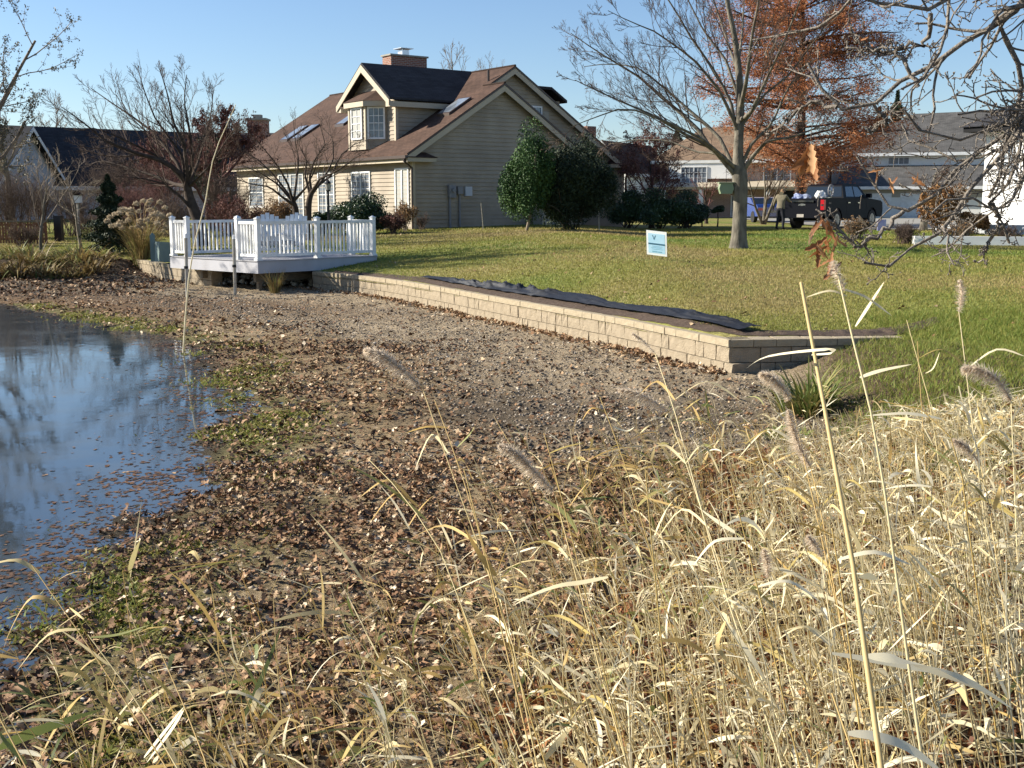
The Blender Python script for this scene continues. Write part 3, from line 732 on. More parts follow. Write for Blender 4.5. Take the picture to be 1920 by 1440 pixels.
mb = MB(); mb.box(-.44, -.41, -.3, 17.85, 3.72, 3.93); mb.build('eave_board', mat['trim'], house)
mb = MB(); mb.box(-.56, -.445, -.38, 17.9, 3.86, 3.98); mb.box(12.5, 12.61, .85, 17.9, 3.62, 3.75)
g = mb.build('gutter', mat['gutter'], house)
mb = MB(); mb.tube((-.5, -.2, 3.86), (-.5, -.2, 3.74), .05); mb.tube((-.5, -.2, 3.74), (-.08, -.08, 3.5), .04); mb.tube((-.08, -.08, 3.52), (-.08, -.08, 1.1), .04); mb.build('downspout', mat['gutter'], house)
mb = MB(); mb.tube((12.4, 1.1, 3.6), (12.2, 1.1, 3.3), .05); mb.tube((12.2, 1.1, 3.3), (12.2, 1.1, 1.0), .05); mb.build('downspout', mat['gutter'], house)
# little cornice returns
for (a0, a1, s0) in ((-.45, .95, -.42), (7.55, 8.95, -.42), (11.0, 12.55, .78)):
    mb = MB(); mb.add([(a0, s0, 3.90), (a1, s0, 3.90), (a1, s0 + .4, 3.90), (a0, s0 + .4, 3.90), (a0 + .3, s0 + .4, 4.12), (a1 - .35, s0 + .4, 4.12)], [(0, 1, 5, 4), (1, 2, 5), (3, 0, 4), (0, 3, 2, 1)])
    mb.build('cornice_return', mat['shingle'], house, ruv=True)
    mb = MB(); mb.box(a0 + .03, a1 - .06, s0 + .04, s0 + .4, 3.74, 3.895); mb.build('cornice_return_board', mat['trim'], house)
def window(parent, o, u, nn, w_, h, cols=2, rows=2, sashes=1, frame=None, glass=None, depth=.05, fr=.07, mun=.022, curtain=False, label=None):
    """o lower-left corner, u along, nn outward (local)"""
    o, u, nn = (np.array(v, float) for v in (o, u, nn)); z = np.array([0, 0, 1.])
    def bar(mb, a0, a1, b0, b1, d0, d1):
        c = o + u * (a0 + a1) / 2 + z * (b0 + b1) / 2 + nn * (d0 + d1) / 2
        mb.obox(c, u * (a1 - a0) / 2, nn * (d1 - d0) / 2, z * (b1 - b0) / 2)
    mb = MB()
    bar(mb, 0, fr, 0, h, 0, depth); bar(mb, w_ - fr, w_, 0, h, 0, depth); bar(mb, fr, w_ - fr, 0, fr, 0, depth); bar(mb, fr, w_ - fr, h - fr, h, 0, depth)
    sw = (w_ - 2 * fr) / sashes
    for s_ in range(sashes):
        x0 = fr + s_ * sw
        if s_: bar(mb, x0 - fr * .45, x0 + fr * .45, fr, h - fr, 0, depth * .95)
        for c in range(1, cols): xx = x0 + sw * c / cols; bar(mb, xx - mun / 2, xx + mun / 2, fr, h - fr, .012, .03)
    for r in range(1, rows):
        zz = fr + (h - 2 * fr) * r / rows; t_ = mun * (1.6 if r * 2 == rows else 1); bar(mb, fr, w_ - fr, zz - t_ / 2, zz + t_ / 2, .010, .032)
    wo_ = mb.build('window', frame or mat['white'], parent)
    if label: wo_['label'] = label
    mb = MB(); bar(mb, fr * .8, w_ - fr * .8, fr * .8, h - fr * .8, -.0, .008); mb.build('pane', glass or mat['glass'], wo_)
    return wo_
FN = (-1, 0, 0)
# front wall windows: (s0, s1, z0, z1) - u runs along +s
for (s0, s1, z0, z1, cols, rows, sashes, gl) in ((.22, 1.30, 1.75, 3.52, 1, 1, 2, 'curtain'), (3.35, 5.0, 2.0, 3.45, 2, 4, 2, 'glass'), (6.6, 8.2, 1.5, 3.5, 2, 4, 2, 'glass'), (9.7, 12.4, 1.3, 3.5, 3, 4, 2, 'glass'), (14.2, 15.9, 1.9, 3.4, 2, 2, 1, 'glass')):
    window(house, (-.026, s0, z0), (0, 1, 0), FN, s1 - s0, z1 - z0, cols, rows, sashes, glass=mat[gl])
# window with shutter on the main gable
window(house, (6.35, 1.15, 5.15), (1, 0, 0), (0, -1, 0), .95, 1.15, 3, 4, 1)
mb = MB(); mb.box(7.36, 7.68, 1.135, 1.16, 5.1, 6.1)
for k in range(9): mb.box(7.40, 7.64, 1.115, 1.135, 5.15 + k * .1, 5.20 + k * .1)
mb.build('shutter', mat['beige'], house)
# dormer
dc, dh, drh = 4.2, 1.95, 2.3
dt = .6; az = 7.95; ez = 6.38; ds_ = (az - ez) / drh
def dext(z):
    if z < 6.3: return (dc - dh, dc + dh)
    q = max((az - .12 - z) / ds_, .03); return (dc - min(dh, q), dc + min(dh, q))
o = siding(dext, 4.6, az - .2, lambda u, z: (dt, u, z), (-1, 0, 0), .17).build('dormer_siding', mat['siding'], house); tag(o, kind='stuff')
def side(z): return (dt, max(dt + .05, (z - ZE) / SL - .45))
for sgn, s_ in ((-1, dc - dh), (1, dc + dh)):
    o = siding(side, 4.6, 6.3, lambda u, z, s_=s_: (u, s_, z), (0, sgn, 0), .17).build('dormer_side_siding', mat['siding'], house); tag(o, kind='stuff')
mb = MB(); mb.extr([(dt - .05, dc - dh - .05, 4.6), (dt + .08, dc - dh - .05, 4.6), (dt + .08, dc - dh, 4.6), (dt, dc - dh, 4.6), (dt, dc - dh + .08, 4.6), (dt - .05, dc - dh + .08, 4.6)], (0, 0, 1.7)); mb.build('corner_board', mat['trim'], house)
dr = MB(); rt = .1
dr.slab([(rt, dc, az), (rt, dc - drh, ez), (3.3, dc - drh, ez), (5.7, dc, az)], .09)
dr.slab([(rt, dc, az), (5.7, dc, az), (3.3, dc + drh, ez), (rt, dc + drh, ez)], .09)
dr.build('dormer_roof', mat['shingle_dark'], house, ruv=True)
mb = MB()
for sg in (-1, 1):
    mb.extr([(rt + .0, dc, az - .095), (rt, dc + sg * drh, ez - .095), (rt, dc + sg * drh, ez - .34), (rt, dc, az - .40)], (-.035, 0, 0))
mb.build('dormer_rake_board', mat['trim'], house)
for sg in (-1, 1):
    mb = MB(); s0 = dc + sg * drh; s1 = dc + sg * (dh + .0); a_, b__ = min(s0, s1), max(s0, s1)
    mb.box(rt + .02, 3.2, a_, b__, ez - .36, ez - .15); mb.build('dormer_eave_box', mat['trim'], house)
# bay of the dormer
bay = [(.585, 2.95), (-.1, 3.55), (-.1, 4.95), (.585, 5.55)]   # (t, s)
zb0, zb1 = 4.35, 6.1
mb = MB()
for i in range(3):
    (t0, s0), (t1, s1) = bay[i], bay[i + 1]
    p0 = np.array([t0, s0]); p1 = np.array([t1, s1]); L_ = np.linalg.norm(p1 - p0); u = (p1 - p0) / L_; nn = np.array([-u[1], u[0]]); 
    if nn[0] > 0: nn = -nn
    z = zb0
    while z < zb1 - .01:
        q = min(z + .17, zb1)
        a = np.array([*(p0 + nn * .02), z]); b_ = np.array([*(p1 + nn * .02), z]); c = np.array([*(p1), q]); d = np.array([*(p0), q])
        mb.add([a, b_, c, d], [(0, 1, 2, 3)]); mb.add([(*p0, z), (*p1, z), b_, a], [(0, 1, 2, 3)]); z = q
    wd = min(L_ - .16, .95); o_ = p0 + u * (L_ - wd) / 2 + nn * .028
    if i == 1:
        window(house, (*o_, zb0 + .42), (*u, 0), (*nn, 0), wd, 1.32, 2, 4, 1, glass=mat['curtain'])
    else: window(house, (*o_, zb0 + .42), (*u, 0), (*nn, 0), wd, 1.32, 3, 4, 1, glass=mat['glass'])
bw = mb.build('bay_siding', mat['siding'], house); tag(bw, kind='stuff')
mb = MB()
for (t_, s_) in bay[1:3]: MB().box(t_ - .05, t_ + .06, s_ - .06, s_ + .06, zb0, zb1).build('bay_corner_post', mat['trim'], house)
mb = MB(); bo = [(.58, 2.6), (-.3, 3.4), (-.3, 5.1), (.58, 5.9)]
mb.slab([(t_, s_, zb1 + .22) for t_, s_ in bo], .22); mb.build('bay_eave_board', mat['trim'], house)
mb = MB(); e_ = [(t_ - .03, s_, zb1 + .225) for t_, s_ in bo]; top = [(.58, 3.6, zb1 + .72), (.58, 4.9, zb1 + .72)]
mb.add(e_ + top, [(0, 1, 4), (1, 2, 5, 4), (2, 3, 5)]); mb.build('bay_roof', mat['shingle'], house, ruv=True)
# chimney, vent, skylights
ch = MB(); ch.box(2.35, 4.2, 5.6, 6.35, 5.5, 8.55); cho = ch.build('chimney', mat['brick'], house, ruv=True)
mb = MB(); mb.box(2.29, 4.26, 5.54, 6.41, 8.551, 8.62); mb.build('chimney_cap', mat['concrete'], cho)
mb = MB(); mb.box(3.05, 3.4, 5.8, 6.2, 8.621, 8.86); mb.box(2.9, 3.55, 5.65, 6.35, 8.91, 8.94); mb.tube((3.07, 5.82, 8.86), (3.07, 5.82, 8.91), .02); mb.tube((3.38, 5.82, 8.86), (3.38, 5.82, 8.91), .02); mb.tube((3.38, 6.18, 8.86), (3.38, 6.18, 8.91), .02)
mb.build('chimney_flue', mat['galv'], cho)
mb = MB(); mb.tube((4.6, 1.35, zr(4.6) - .1), (4.6, 1.35, zr(4.6) + .45), .055); mb.build('vent_pipe', mat['gutter'], house)
def skylight(t0, t1, s0, s1):
    h = .11; mb = MB()
    P = [(t0, s0), (t1, s0), (t1, s1), (t0, s1)]
    mb.slab([(a, b_, zr(a) + h) for a, b_ in P], h + .05); k = mb.build('skylight', mat['gutter'], house)
    mb = MB(); q = .06
    mb.add([(a, b_, zr(a) + h + .006) for a, b_ in [(t0 + q, s0 + q), (t1 - q, s0 + q), (t1 - q, s1 - q), (t0 + q, s1 - q)]], [(0, 1, 2, 3)]); mb.build('pane', mat['glass'], k)
skylight(2.1, 3.2, .55, 1.5); skylight(1.3, 2.5, 14.2, 15.1); skylight(1.3, 2.5, 12.9, 13.8); skylight(2.2, 2.95, 9.9, 10.8)
# rear dormer on the right slope
mb = MB(); mb.box(8.0, 9.75, 3.0, 5.2, 4.0, 6.75); mb.build('rear_dormer_wall', mat['siding'], house)
mb = MB(); mb.slab([(6.8, 2.75, 7.38), (9.1, 2.75, 7.35), (10.0, 2.75, 6.8), (10.0, 5.4, 6.8), (9.1, 5.4, 7.35), (6.8, 5.4, 7.38)], .12); mb.build('rear_dormer_roof', mat['shingle_dark'], house, ruv=True)
mb = MB(); mb.box(11.75, 12.3, 3.4, 4.2, 3.0, 5.75); mb.build('rear_chimney', mat['brick'], house, ruv=True)
# meters on the gable wall
mb = MB(); mb.box(1.62, 1.95, -.16, -.026, 2.35, 2.85); mb.tube((1.82, -.16, 2.65), (1.82, -.24, 2.65), .09, n=12); mb.box(1.66, 1.74, -.1, -.026, 1.0, 2.35); mb.build('electric_meter', mat['meter'], house)
mb = MB(); mb.box(2.05, 2.3, -.16, -.026, 2.5, 2.8); mb.box(2.14, 2.2, -.1, -.026, 1.0, 2.5); mb.build('gas_meter', mat['meter'], house)
mb = MB(); mb.box(2.42, 2.75, -.14, -.026, 2.42, 2.8); mb.build('utility_box', M('light_grey_box', (.5, .52, .55)), house)
mb = MB(); mb.box(5.75, 6.75, -.95, -.3, 1.0, 1.9); mb.box(5.7, 6.8, -1.0, -.25, 1.901, 1.95)
tag(mb.build('utility_cabinet', mat['beige']), 'beige utility cabinet half hidden behind the holly tree', 'cabinet')
_o = bpy.data.objects['utility_cabinet']; _o.location = (H0[0], H0[1], 0); _o.rotation_euler = (0, 0, ROT)

# ================================================================== OTHER HOUSES
def simple_house(name, label, loc, rot, Lx, Wy, ze, rise, wallm, roofm, over=.4, trim=None, gable_axis='x', zbase=.6, ruv=False):
    """ridge along local x, gables at x=0 and x=Lx"""
    t = thing(name, label, 'house', loc, rot)
    mb = MB(); mb.box(0, Lx, 0, Wy, zbase, ze)
    mb.extr([(0, 0, ze), (0, Wy, ze), (0, Wy / 2, ze + rise)], (Lx, 0, 0)); mb.build('wall', wallm, t, ruv=True)
    sl_ = rise / (Wy / 2); mb = MB()
    for sg in (0, 1):
        y0 = -over if sg == 0 else Wy + over; z0 = ze - sl_ * over + .12
        mb.slab([(-over, y0, z0), (Lx + over, y0, z0), (Lx + over, Wy / 2, ze + rise + .12), (-over, Wy / 2, ze + rise + .12)], .12)
    mb.build('roof', roofm, t, ruv=True)
    mb = MB()
    for xx in (-over - .03, Lx + over):
        for sg in (0, 1):
            y0 = -over if sg == 0 else Wy + over; z0 = ze - sl_ * over
            mb.extr([(xx, y0, z0 + .09), (xx, Wy / 2, ze + rise + .09), (xx, Wy / 2, ze + rise - .16), (xx, y0, z0 - .13)], (.03, 0, 0))
    mb.box(-over + .01, Lx + over - .01, -over - .03, -over, ze - sl_ * over - .15, ze - sl_ * over + .08)
    mb.build('fascia', trim or mat['white'], t)
    return t
# grey house far left
p = at_y(-18, 400, 66)
hl = simple_house('house', 'grey gabled house with steep dark roof behind bare trees at far left', (p[0], p[1], 0), R_(38), 17, 7.0, 3.4, 3.2, mat['grey_wall'], mat['shingle_dark'])
for (s0, z0) in ((1.4, 1.4), (4.2, 1.4)): window(hl, (-.01, s0 + 1.0, z0), (0, -1, 0), (-1, 0, 0), 1.0, 1.4, 2, 2, 1)
window(hl, (-.01, 4.0, 4.2), (0, -1, 0), (-1, 0, 0), .9, 1.1, 2, 2, 1)
p = at_y(-190, 400, 60)
simple_house('house', 'dark roofed house cut by the left edge of the frame', (p[0], p[1], 0), R_(0), 5.0, 9, 3.2, 3.0, mat['grey_wall'], mat['shingle_dark'])
# neighbour right behind the main house's left end: dark roof, brick chimney
p = at_y(480, 400, 78)
hn = simple_house('house', 'dark roofed house with brick chimney showing left of the tan house', (p[0] - 1, p[1], 0), R_(10), 13, 9, 4.0, 2.9, mat['brick_dark'], mat['shingle_grey'])
q = at_y(463, 225, 72); q2 = at_y(497, 225, 72)
chm = MB(); chm.box(0, q2[0] - q[0], 0, 1.2, 0.6, q[2]); co = chm.build('brick_chimney_stack', mat['brick'], None, ruv=True); co.location = (q[0], 72, 0)
tag(co, 'tall red brick chimney stack at the left end of the tan house', 'chimney')
mb = MB(); mb.box(-.08, q2[0] - q[0] + .08, -.08, 1.28, q[2] + .001, q[2] + .12); mb.box(.3, .8, .3, .8, q[2] + .121, q[2] + .35); mb.build('chimney_cap', mat['concrete'], co)
# brick house centre right
def pxm(px, D): return (px - 960) / FPX * D / 1.0
D = 88
p = at_y(1222, 400, D)
hb = thing('house', 'pale brick two-storey house with tan hip roof behind the bare lawn tree', 'house', (p[0], D, 0), R_(-22))
zE = at_y(1300, 302, D)[2]; zR = at_y(1300, 234, D)[2]; W_ = 12.5
mb = MB(); mb.box(.6, W_ - .4, 0, 9, .5, zE - .05); mb.build('wall', mat['brick_pale'], hb, ruv=True)
mb = MB(); e = [(0, -.6, zE), (W_, -.6, zE), (W_, 9.6, zE), (0, 9.6, zE)]; r_ = [(2.8, 4.5, zR), (W_ - 3.5, 4.5, zR)]
mb.add(e + r_, [(0, 1, 5, 4), (1, 2, 5), (2, 3, 4, 5), (3, 0, 4)]); mb.build('roof', mat['shingle_tan'], hb, ruv=True)
mb = MB(); mb.box(0, W_, -.62, -.55, zE - .22, zE - .01); mb.box(0, W_, -.55, 0, zE - .24, zE - .221); mb.build('fascia', mat['white_wall'], hb)
mb = MB(); mb.box(1.4, 6.2, -.55, -.001, 3.9, zE - .241); mb.build('brick_bay', mat['white_wall'], hb)
window(hb, (2.3, -.56, zE - 1.75), (1, 0, 0), (0, -1, 0), 2.0, 1.3, 3, 3, 2)
window(hb, (8.3, -.02, zE - 1.8), (1, 0, 0), (0, -1, 0), 2.0, 1.3, 2, 2, 2)
mb = MB(); mb.box(.6, W_ - .4, -1.9, -1.8, 3.1, 3.25); mb.slab([(.5, -2.0, 3.3), (W_ - .2, -2.0, 3.3), (W_ - .2, -.001, 3.75), (.5, -.001, 3.75)], .06); mb.build('porch_roof', mat['trim'], hb)
for xx in (1.2, 4.0, 8.8): MB().box(xx, xx + .3, -1.85, -1.6, .6, 3.1).build('porch_post', mat['white'], hb)
window(hb, (2.0, -.02, 1.1), (1, 0, 0), (0, -1, 0), 1.6, 1.9, 2, 3, 1); window(hb, (6.0, -.02, 1.1), (1, 0, 0), (0, -1, 0), 1.6, 1.6, 2, 3, 1)
window(hb, (9.6, -.02, 1.0), (1, 0, 0), (0, -1, 0), 1.4, 2.1, 1, 1, 1, glass=mat['darkglass'])
# its gabled wing
p = at_y(1168, 400, 84)
wg = simple_house('house', 'white gabled house with dark brown roof left of the pale brick house', (p[0] + .2, p[1], 0), R_(64), 9, 3.6, 4.6, 1.9, mat['white_wall'], mat['shingle'])
wg.rotation_euler = (0, 0, R_(62)); 
# garage house, grey roofs
D = 84
p = at_y(1560, 400, D)
hg = thing('house', 'grey roofed house with white garage doors behind the black pickup truck', 'house', (p[0], D + 3, 0), R_(-22))
Wg = (1825 - 1560) / FPX * D * 1.12
za, zb_, zc_ = at_y(1700, 350, D)[2], at_y(1700, 287, D + 4)[2], at_y(1750, 213, D + 9)[2]
mb = MB(); mb.box(1.5, Wg, 0, 4, .5, za - .1); mb.box(.2, Wg, 4, 14, .5, zb_ - .1); mb.build('wall', mat['white_wall'], hg)
mb = MB(); mb.box(1.3, Wg, -.04, -.001, za - .75, za - .2); mb.build('siding_band', mat['beige'], hg)
mb = MB(); mb.slab([(1.0, -.5, za), (Wg + .4, -.5, za), (Wg + .4, 3.99, zb_ - .9), (1.0, 3.99, zb_ - .9)], .1); mb.build('garage_roof', mat['shingle_grey'], hg, ruv=True)
mb = MB(); e = [(-.2, 3.5, zb_), (Wg + .4, 3.5, zb_), (Wg + .4, 14.5, zb_), (-.2, 14.5, zb_)]; r_ = [(5.8, 9, zc_), (Wg + .4, 9, zc_ + .1)]
mb.add(e + r_, [(0, 1, 5, 4), (1, 2, 5), (2, 3, 4, 5), (3, 0, 4)]); mb.build('roof', mat['shingle_grey'], hg, ruv=True)
mb = MB(); mb.box(-.2, Wg + .4, 3.42, 3.49, zb_ - .2, zb_ + .03); mb.box(1.0, Wg + .4, -.58, -.51, za - .18, za + .03); mb.build('fascia', mat['white'], hg)
for x0, x1 in ((3.2, 5.0), (5.6, 8.4)):
    d_ = MB(); 
    for k in range(4): d_.box(x0, x1, -.06, -.001, .6 + k * .56, .6 + k * .56 + .545)
    d_.build('garage_door', mat['white'], hg)
window(hg, (4.3, 3.98, zb_ - .85), (1, 0, 0), (0, -1, 0), 1.6, .6, 2, 1, 2)
# white house at the right edge
p = at_y(1838, 430, 45)
hw = thing('house', 'white two-storey house with dark grey roof cut by the right edge', 'house', (p[0], 45, 0), R_(-54))
zew = at_y(1850, 240, 45)[2]
mb = MB(); mb.box(0, 9, 0, 8, .6, zew); mb.build('wall', mat['white_wall'], hw)
mb = MB(); mb.slab([(-.6, -.6, zew + .02), (9.6, -.6, zew + .02), (9.6, 8.6, zew + .02), (-.6, 8.6, zew + .02)], .18); mb.build('soffit', mat['shingle_dark'], hw)
mb = MB(); e = [(-.7, -.7, zew + .03), (9.7, -.7, zew + .03), (9.7, 8.7, zew + .03), (-.7, 8.7, zew + .03)]; r_ = [(3.6, 4, zew + 2.9), (6, 4, zew + 2.9)]
mb.add(e + r_, [(0, 1, 5, 4), (1, 2, 5), (2, 3, 4, 5), (3, 0, 4)]); mb.build('roof', mat['shingle_dark'], hw, ruv=True)
window(hw, (.55, -.001, 3.1), (1, 0, 0), (0, -1, 0), .8, 1.2, 2, 4, 1)
window(hw, (1.9, -.001, 1.5), (1, 0, 0), (0, -1, 0), 1.5, 2.6, 1, 1, 1, glass=mat['darkglass'])
window(hw, (4.5, -.001, 1.5), (1, 0, 0), (0, -1, 0), 1.5, 2.6, 1, 1, 1)
mb = MB(); mb.box(-.5, 9, -2.2, -.002, .7, 1.35); mb.build('porch', mat['grey_wall'], hw)
# low white edging
p = on_lawn(1745, 459); p2 = on_lawn(1925, 462)
mb = MB(); mb.obox(((p[0] + p2[0]) / 2, (p[1] + p2[1]) / 2, p[2] + .13), ((p2[0] - p[0]) / 2 + .5, (p2[1] - p[1]) / 2, 0), (0, .12, 0), (0, 0, .12))
tag(mb.build('low_wall', mat['white_wall']), 'low white garden wall along the flower bed at right', 'low wall')
#===OBJECTS===
# ================================================================== DECK
DA = (-6.11, 27.68); DR = math.atan2(.745, .667)
deck = thing('deck', 'white railed grey deck built out over the block wall at the pond', 'deck', (DA[0], DA[1], 0), DR)
LU, LV, FZ = 3.8, 3.85, .77
mb = MB(); mb.box(0, .03, 0, LV, FZ - .31, FZ - .03); mb.build('side_fascia', mat['fascia'], deck)
mb = MB(); mb.box(.031, LU, 0, .03, FZ - .31, FZ - .03); mb.build('side_fascia', mat['fascia'], deck)
mb = MB(); mb.box(.031, LU, LV - .03, LV, FZ - .31, FZ - .03); mb.box(LU - .03, LU, .031, LV - .031, FZ - .31, FZ - .03); mb.build('side_fascia', mat['fascia'], deck)
bm_ = MB().box(-.02, LU + .02, 0, .136, FZ - .027, FZ).mesh('deck_board'); bm_.materials.append(mat['deckboard'])
for k in range(28):
    if k * .1395 + .136 > LV + .03: break
    o = bpy.data.objects.new('deck_board', bm_); COL.objects.link(o); o.parent = deck; o.location = (0, -.02 + k * .1395, 0)
mb = MB()
for yy in (.6, 2.9): mb.box(.35, 3.7, yy, yy + .09, FZ - .56, FZ - .315)
for xx in (.4, 1.9, 3.4): mb.box(xx, xx + .05, .1, 3.7, FZ - .31, FZ - .10)
mb.build('beam', mat['timber'], deck)
for (xx, yy) in ((.45, .62), (.55, 2.92), (2.1, .62), (2.1, 2.92), (3.3, .62)):
    MB().box(xx, xx + .1, yy - .005, yy + .095, -.2, FZ - .561).build('support_post', mat['timber'], deck)
def post(x, y):
    mb = MB(); mb.box(x - .055, x + .055, y - .055, y + .055, FZ, FZ + .99)
    o = mb.build('railing_post', mat['white'], deck)
    mb = MB(); mb.box(x - .068, x + .068, y - .068, y + .068, FZ + .991, FZ + 1.01)
    mb.add([(x - .06, y - .06, FZ + 1.01), (x + .06, y - .06, FZ + 1.01), (x + .06, y + .06, FZ + 1.01), (x - .06, y + .06, FZ + 1.01), (x, y, FZ + 1.05)], [(0, 1, 4), (1, 2, 4), (2, 3, 4), (3, 0, 4)])
    mb.build('post_cap', mat['white'], o)
    mb = MB(); mb.box(x - .075, x + .075, y - .075, y + .075, FZ + .001, FZ + .05); mb.build('post_base', mat['white'], o)
bal = MB().box(-.019, .019, -.019, .019, 0, .74).mesh('baluster'); bal.materials.append(mat['white'])
def rail(x0, y0, x1, y1, a=.055, b_=.055):
    d = np.array([x1 - x0, y1 - y0], float); L = np.linalg.norm(d); u = d / L; p0 = np.array([x0, y0]) + u * a; Lr = L - a - b_; c = p0 + u * Lr / 2; n_ = np.array([-u[1], u[0]])
    mb = MB(); mb.obox((*c, FZ + .90), (*(u * Lr / 2), 0), (*(n_ * .035), 0), (0, 0, .035)); mb.build('top_rail', mat['white'], deck)
    mb = MB(); mb.obox((*c, FZ + .115), (*(u * Lr / 2), 0), (*(n_ * .025), 0), (0, 0, .035))
    mb.build('bottom_rail', mat['white'], deck)
    k = max(2, int(round(Lr / .118)) - 1)
    for i in range(k):
        q = p0 + u * Lr * (i + 1) / (k + 1)
        o = bpy.data.objects.new('baluster', bal); COL.objects.link(o); o.parent = deck; o.location = (q[0], q[1], FZ + .14); o.rotation_euler = (0, 0, math.atan2(u[1], u[0]))
e_ = .07
pts = {'A': (e_, e_), 'M': (1.88, e_), 'B': (LU - e_, e_), 'B2': (LU - e_, .95), 'P3': (e_, .88), 'P1': (e_, 3.1), 'C': (e_, LV - e_), 'P2': (1.62, 3.1), 'N': (LU - e_, 3.1)}
for k, v in pts.items(): post(*v)
for a, b_ in (('A', 'M'), ('M', 'B'), ('B', 'B2'), ('A', 'P3'), ('P1', 'C'), ('P1', 'P2'), ('P2', 'N')): rail(*pts[a], *pts[b_])
# adirondack chairs
def adirondack(loc, rz, label):
    t = thing('garden_chair', label, 'chair', loc, rz, 'white slatted garden chairs on the deck')
    # local: sitter faces -y
    for k in range(5):
        x = -.24 + k * .12; h = .84 - abs(k - 2) * .05; mb = MB()
        mb.obox((x, .42 + .5 * h * .38, .34 + .5 * h * .92), (.052, 0, 0), (0, .009, -.004), (0, .5 * h * .38, .5 * h * .92)); mb.build('back_slat', mat['white'], t)
    for k in range(5):
        y = -.22 + k * .125; z = .40 - k * .03; MB().obox((0, y, z), (.28, 0, 0), (0, .052, -.012), (0, .002, .009)).build('seat_slat', mat['white'], t)
    for s in (-1, 1):
        MB().box(s * .33 - .06, s * .33 + .06, -.32, .48, .56, .58).build('armrest', mat['white'], t)
        MB().box(s * .30 - .012, s * .30 + .012, -.28, -.17, 0, .56).build('leg', mat['white'], t)
        MB().obox((s * .28, .15, .19), (.012, 0, 0), (0, .45, -.14), (0, .015, .05)).build('leg', mat['white'], t)
    mb = MB(); mb.box(-.29, .29, .45, .475, .50, .56); mb.build('back_brace', mat['white'], t)
    return t
def dk(x, y): return (DA[0] + x * math.cos(DR) - y * math.sin(DR), DA[1] + x * math.sin(DR) + y * math.cos(DR), FZ)
adirondack((at_y(503, 400, 30.1)[0], 30.1, FZ), R_(14), 'white slatted garden chair on the deck, the left one of the pair')
adirondack((at_y(543, 400, 30.5)[0], 30.5, FZ), R_(-4), 'white slatted garden chair on the deck, the right one of the pair')
# dock poles
for (px, pb, ptop, lab, y) in ((351, 572, 438, 'metal pole standing in the mud at the left edge of the deck gap', 26.3), (441, 559, 440, 'metal pole standing in the mud at the right side of the deck gap', 26.9)):
    b_ = at_y(px, pb, y); tp = at_y(px - 3, ptop, y)
    t = thing('dock_pole', lab, 'pole', (b_[0], b_[1], 0), group=None)
    MB().tube((0, 0, -.3), (tp[0] - b_[0], 0, tp[2] - .1), .038, n=10).build('tube', mat['pole'], t)
    MB().tube((tp[0] - b_[0], 0, tp[2] - .1), (tp[0] - b_[0], 0, tp[2]), .03, .02, n=10).build('pole_cap', mat['white'], t)
    MB().tube((tp[0] * .4 - b_[0] * .4, 0, .66), (tp[0] * .4 - b_[0] * .4, 0, .72), .048, n=10).build('collar', mat['metal'], t)
# utility boxes beside the deck
p = at_y(304, 470, 32.5)
mb = MB(); mb.box(-.17, .17, -.15, .15, 0, .5); mb.obox((0, 0, .53), (.18, 0, 0), (0, .16, .0), (0, 0, .03)); o = mb.build('utility_box', mat['green_box']); o.location = (p[0], p[1], .5); o.rotation_euler = (0, R_(4), R_(40))
tag(o, 'grey green utility box beside the deck corner', 'utility box')
p = at_y(287, 470, 32.8)
mb = MB(); mb.box(-.06, .06, -.06, .06, 0, .75); mb.tube((0, 0, .75), (0, 0, .8), .06, .02, 8); o = mb.build('utility_post', mat['green_box']); o.location = (p[0], p[1], .5)
tag(o, 'slim green utility post between the plumed grass and the deck', 'post')

# ================================================================== YARD SIGN
def text_mesh(txt, size, name, m_, parent, mtx, ext=.002):
    cu = bpy.data.curves.new(name, 'FONT'); cu.body = txt; cu.size = size; cu.extrude = ext; cu.align_x = 'CENTER'
    o = bpy.data.objects.new(name + '_tmp', cu); COL.objects.link(o)
    bpy.context.view_layer.update()
    me = bpy.data.meshes.new_from_object(o.evaluated_get(bpy.context.evaluated_depsgraph_get())); bpy.data.objects.remove(o)
    me.materials.clear(); q = link(name, me, m_, parent); q.matrix_local = mtx
    return q
p = on_lawn(1232, 487)
sg = thing('yard_sign', 'tilted white and pale blue yard sign stuck in the lawn left of the bare tree', 'sign', p, 0)
sg.rotation_euler = (R_(15), R_(5), R_(-34))
SW, SH, Z0 = .50, .56, .10
mb = MB(); mb.box(-SW / 2, SW / 2, -.004, .004, Z0, Z0 + SH); mb.build('panel', mat['sign'], sg)
mb = MB(); mb.box(-SW / 2 + .045, SW / 2 - .045, -.0065, -.0042, Z0 + .05, Z0 + SH - .06); mb.build('print_field', mat['signblue'], sg)
mb = MB(); mb.box(-SW / 2 + .045, SW / 2 - .045, -.009, -.0067, Z0 + .245, Z0 + .28); mb.build('print_band', mat['signdark'], sg)
mb = MB()
for zz, x0, x1 in ((.205, -.11, .14), (.175, -.14, .12), (.14, -.12, .15)): mb.box(x0, x1, -.009, -.0067, Z0 + zz, Z0 + zz + .010)
mb.box(-.11, .02, -.009, -.0067, Z0 + .075, Z0 + .10); mb.box(.035, .13, -.009, -.0067, Z0 + .075, Z0 + .10)
mb.build('print_lines', mat['signline'], sg)
text_mesh('V', .15, 'print_letter', mat['signdark'], sg, Matrix.Translation((-.06, -.0072, Z0 + .36)) @ Matrix.Rotation(R_(90), 4, 'X'))
mb = MB(); 
for s in (-.12, .12): mb.tube((s, .008, -.2), (s, .008, .4), .004, n=6)
mb.build('wire_stake', mat['metal'], sg)

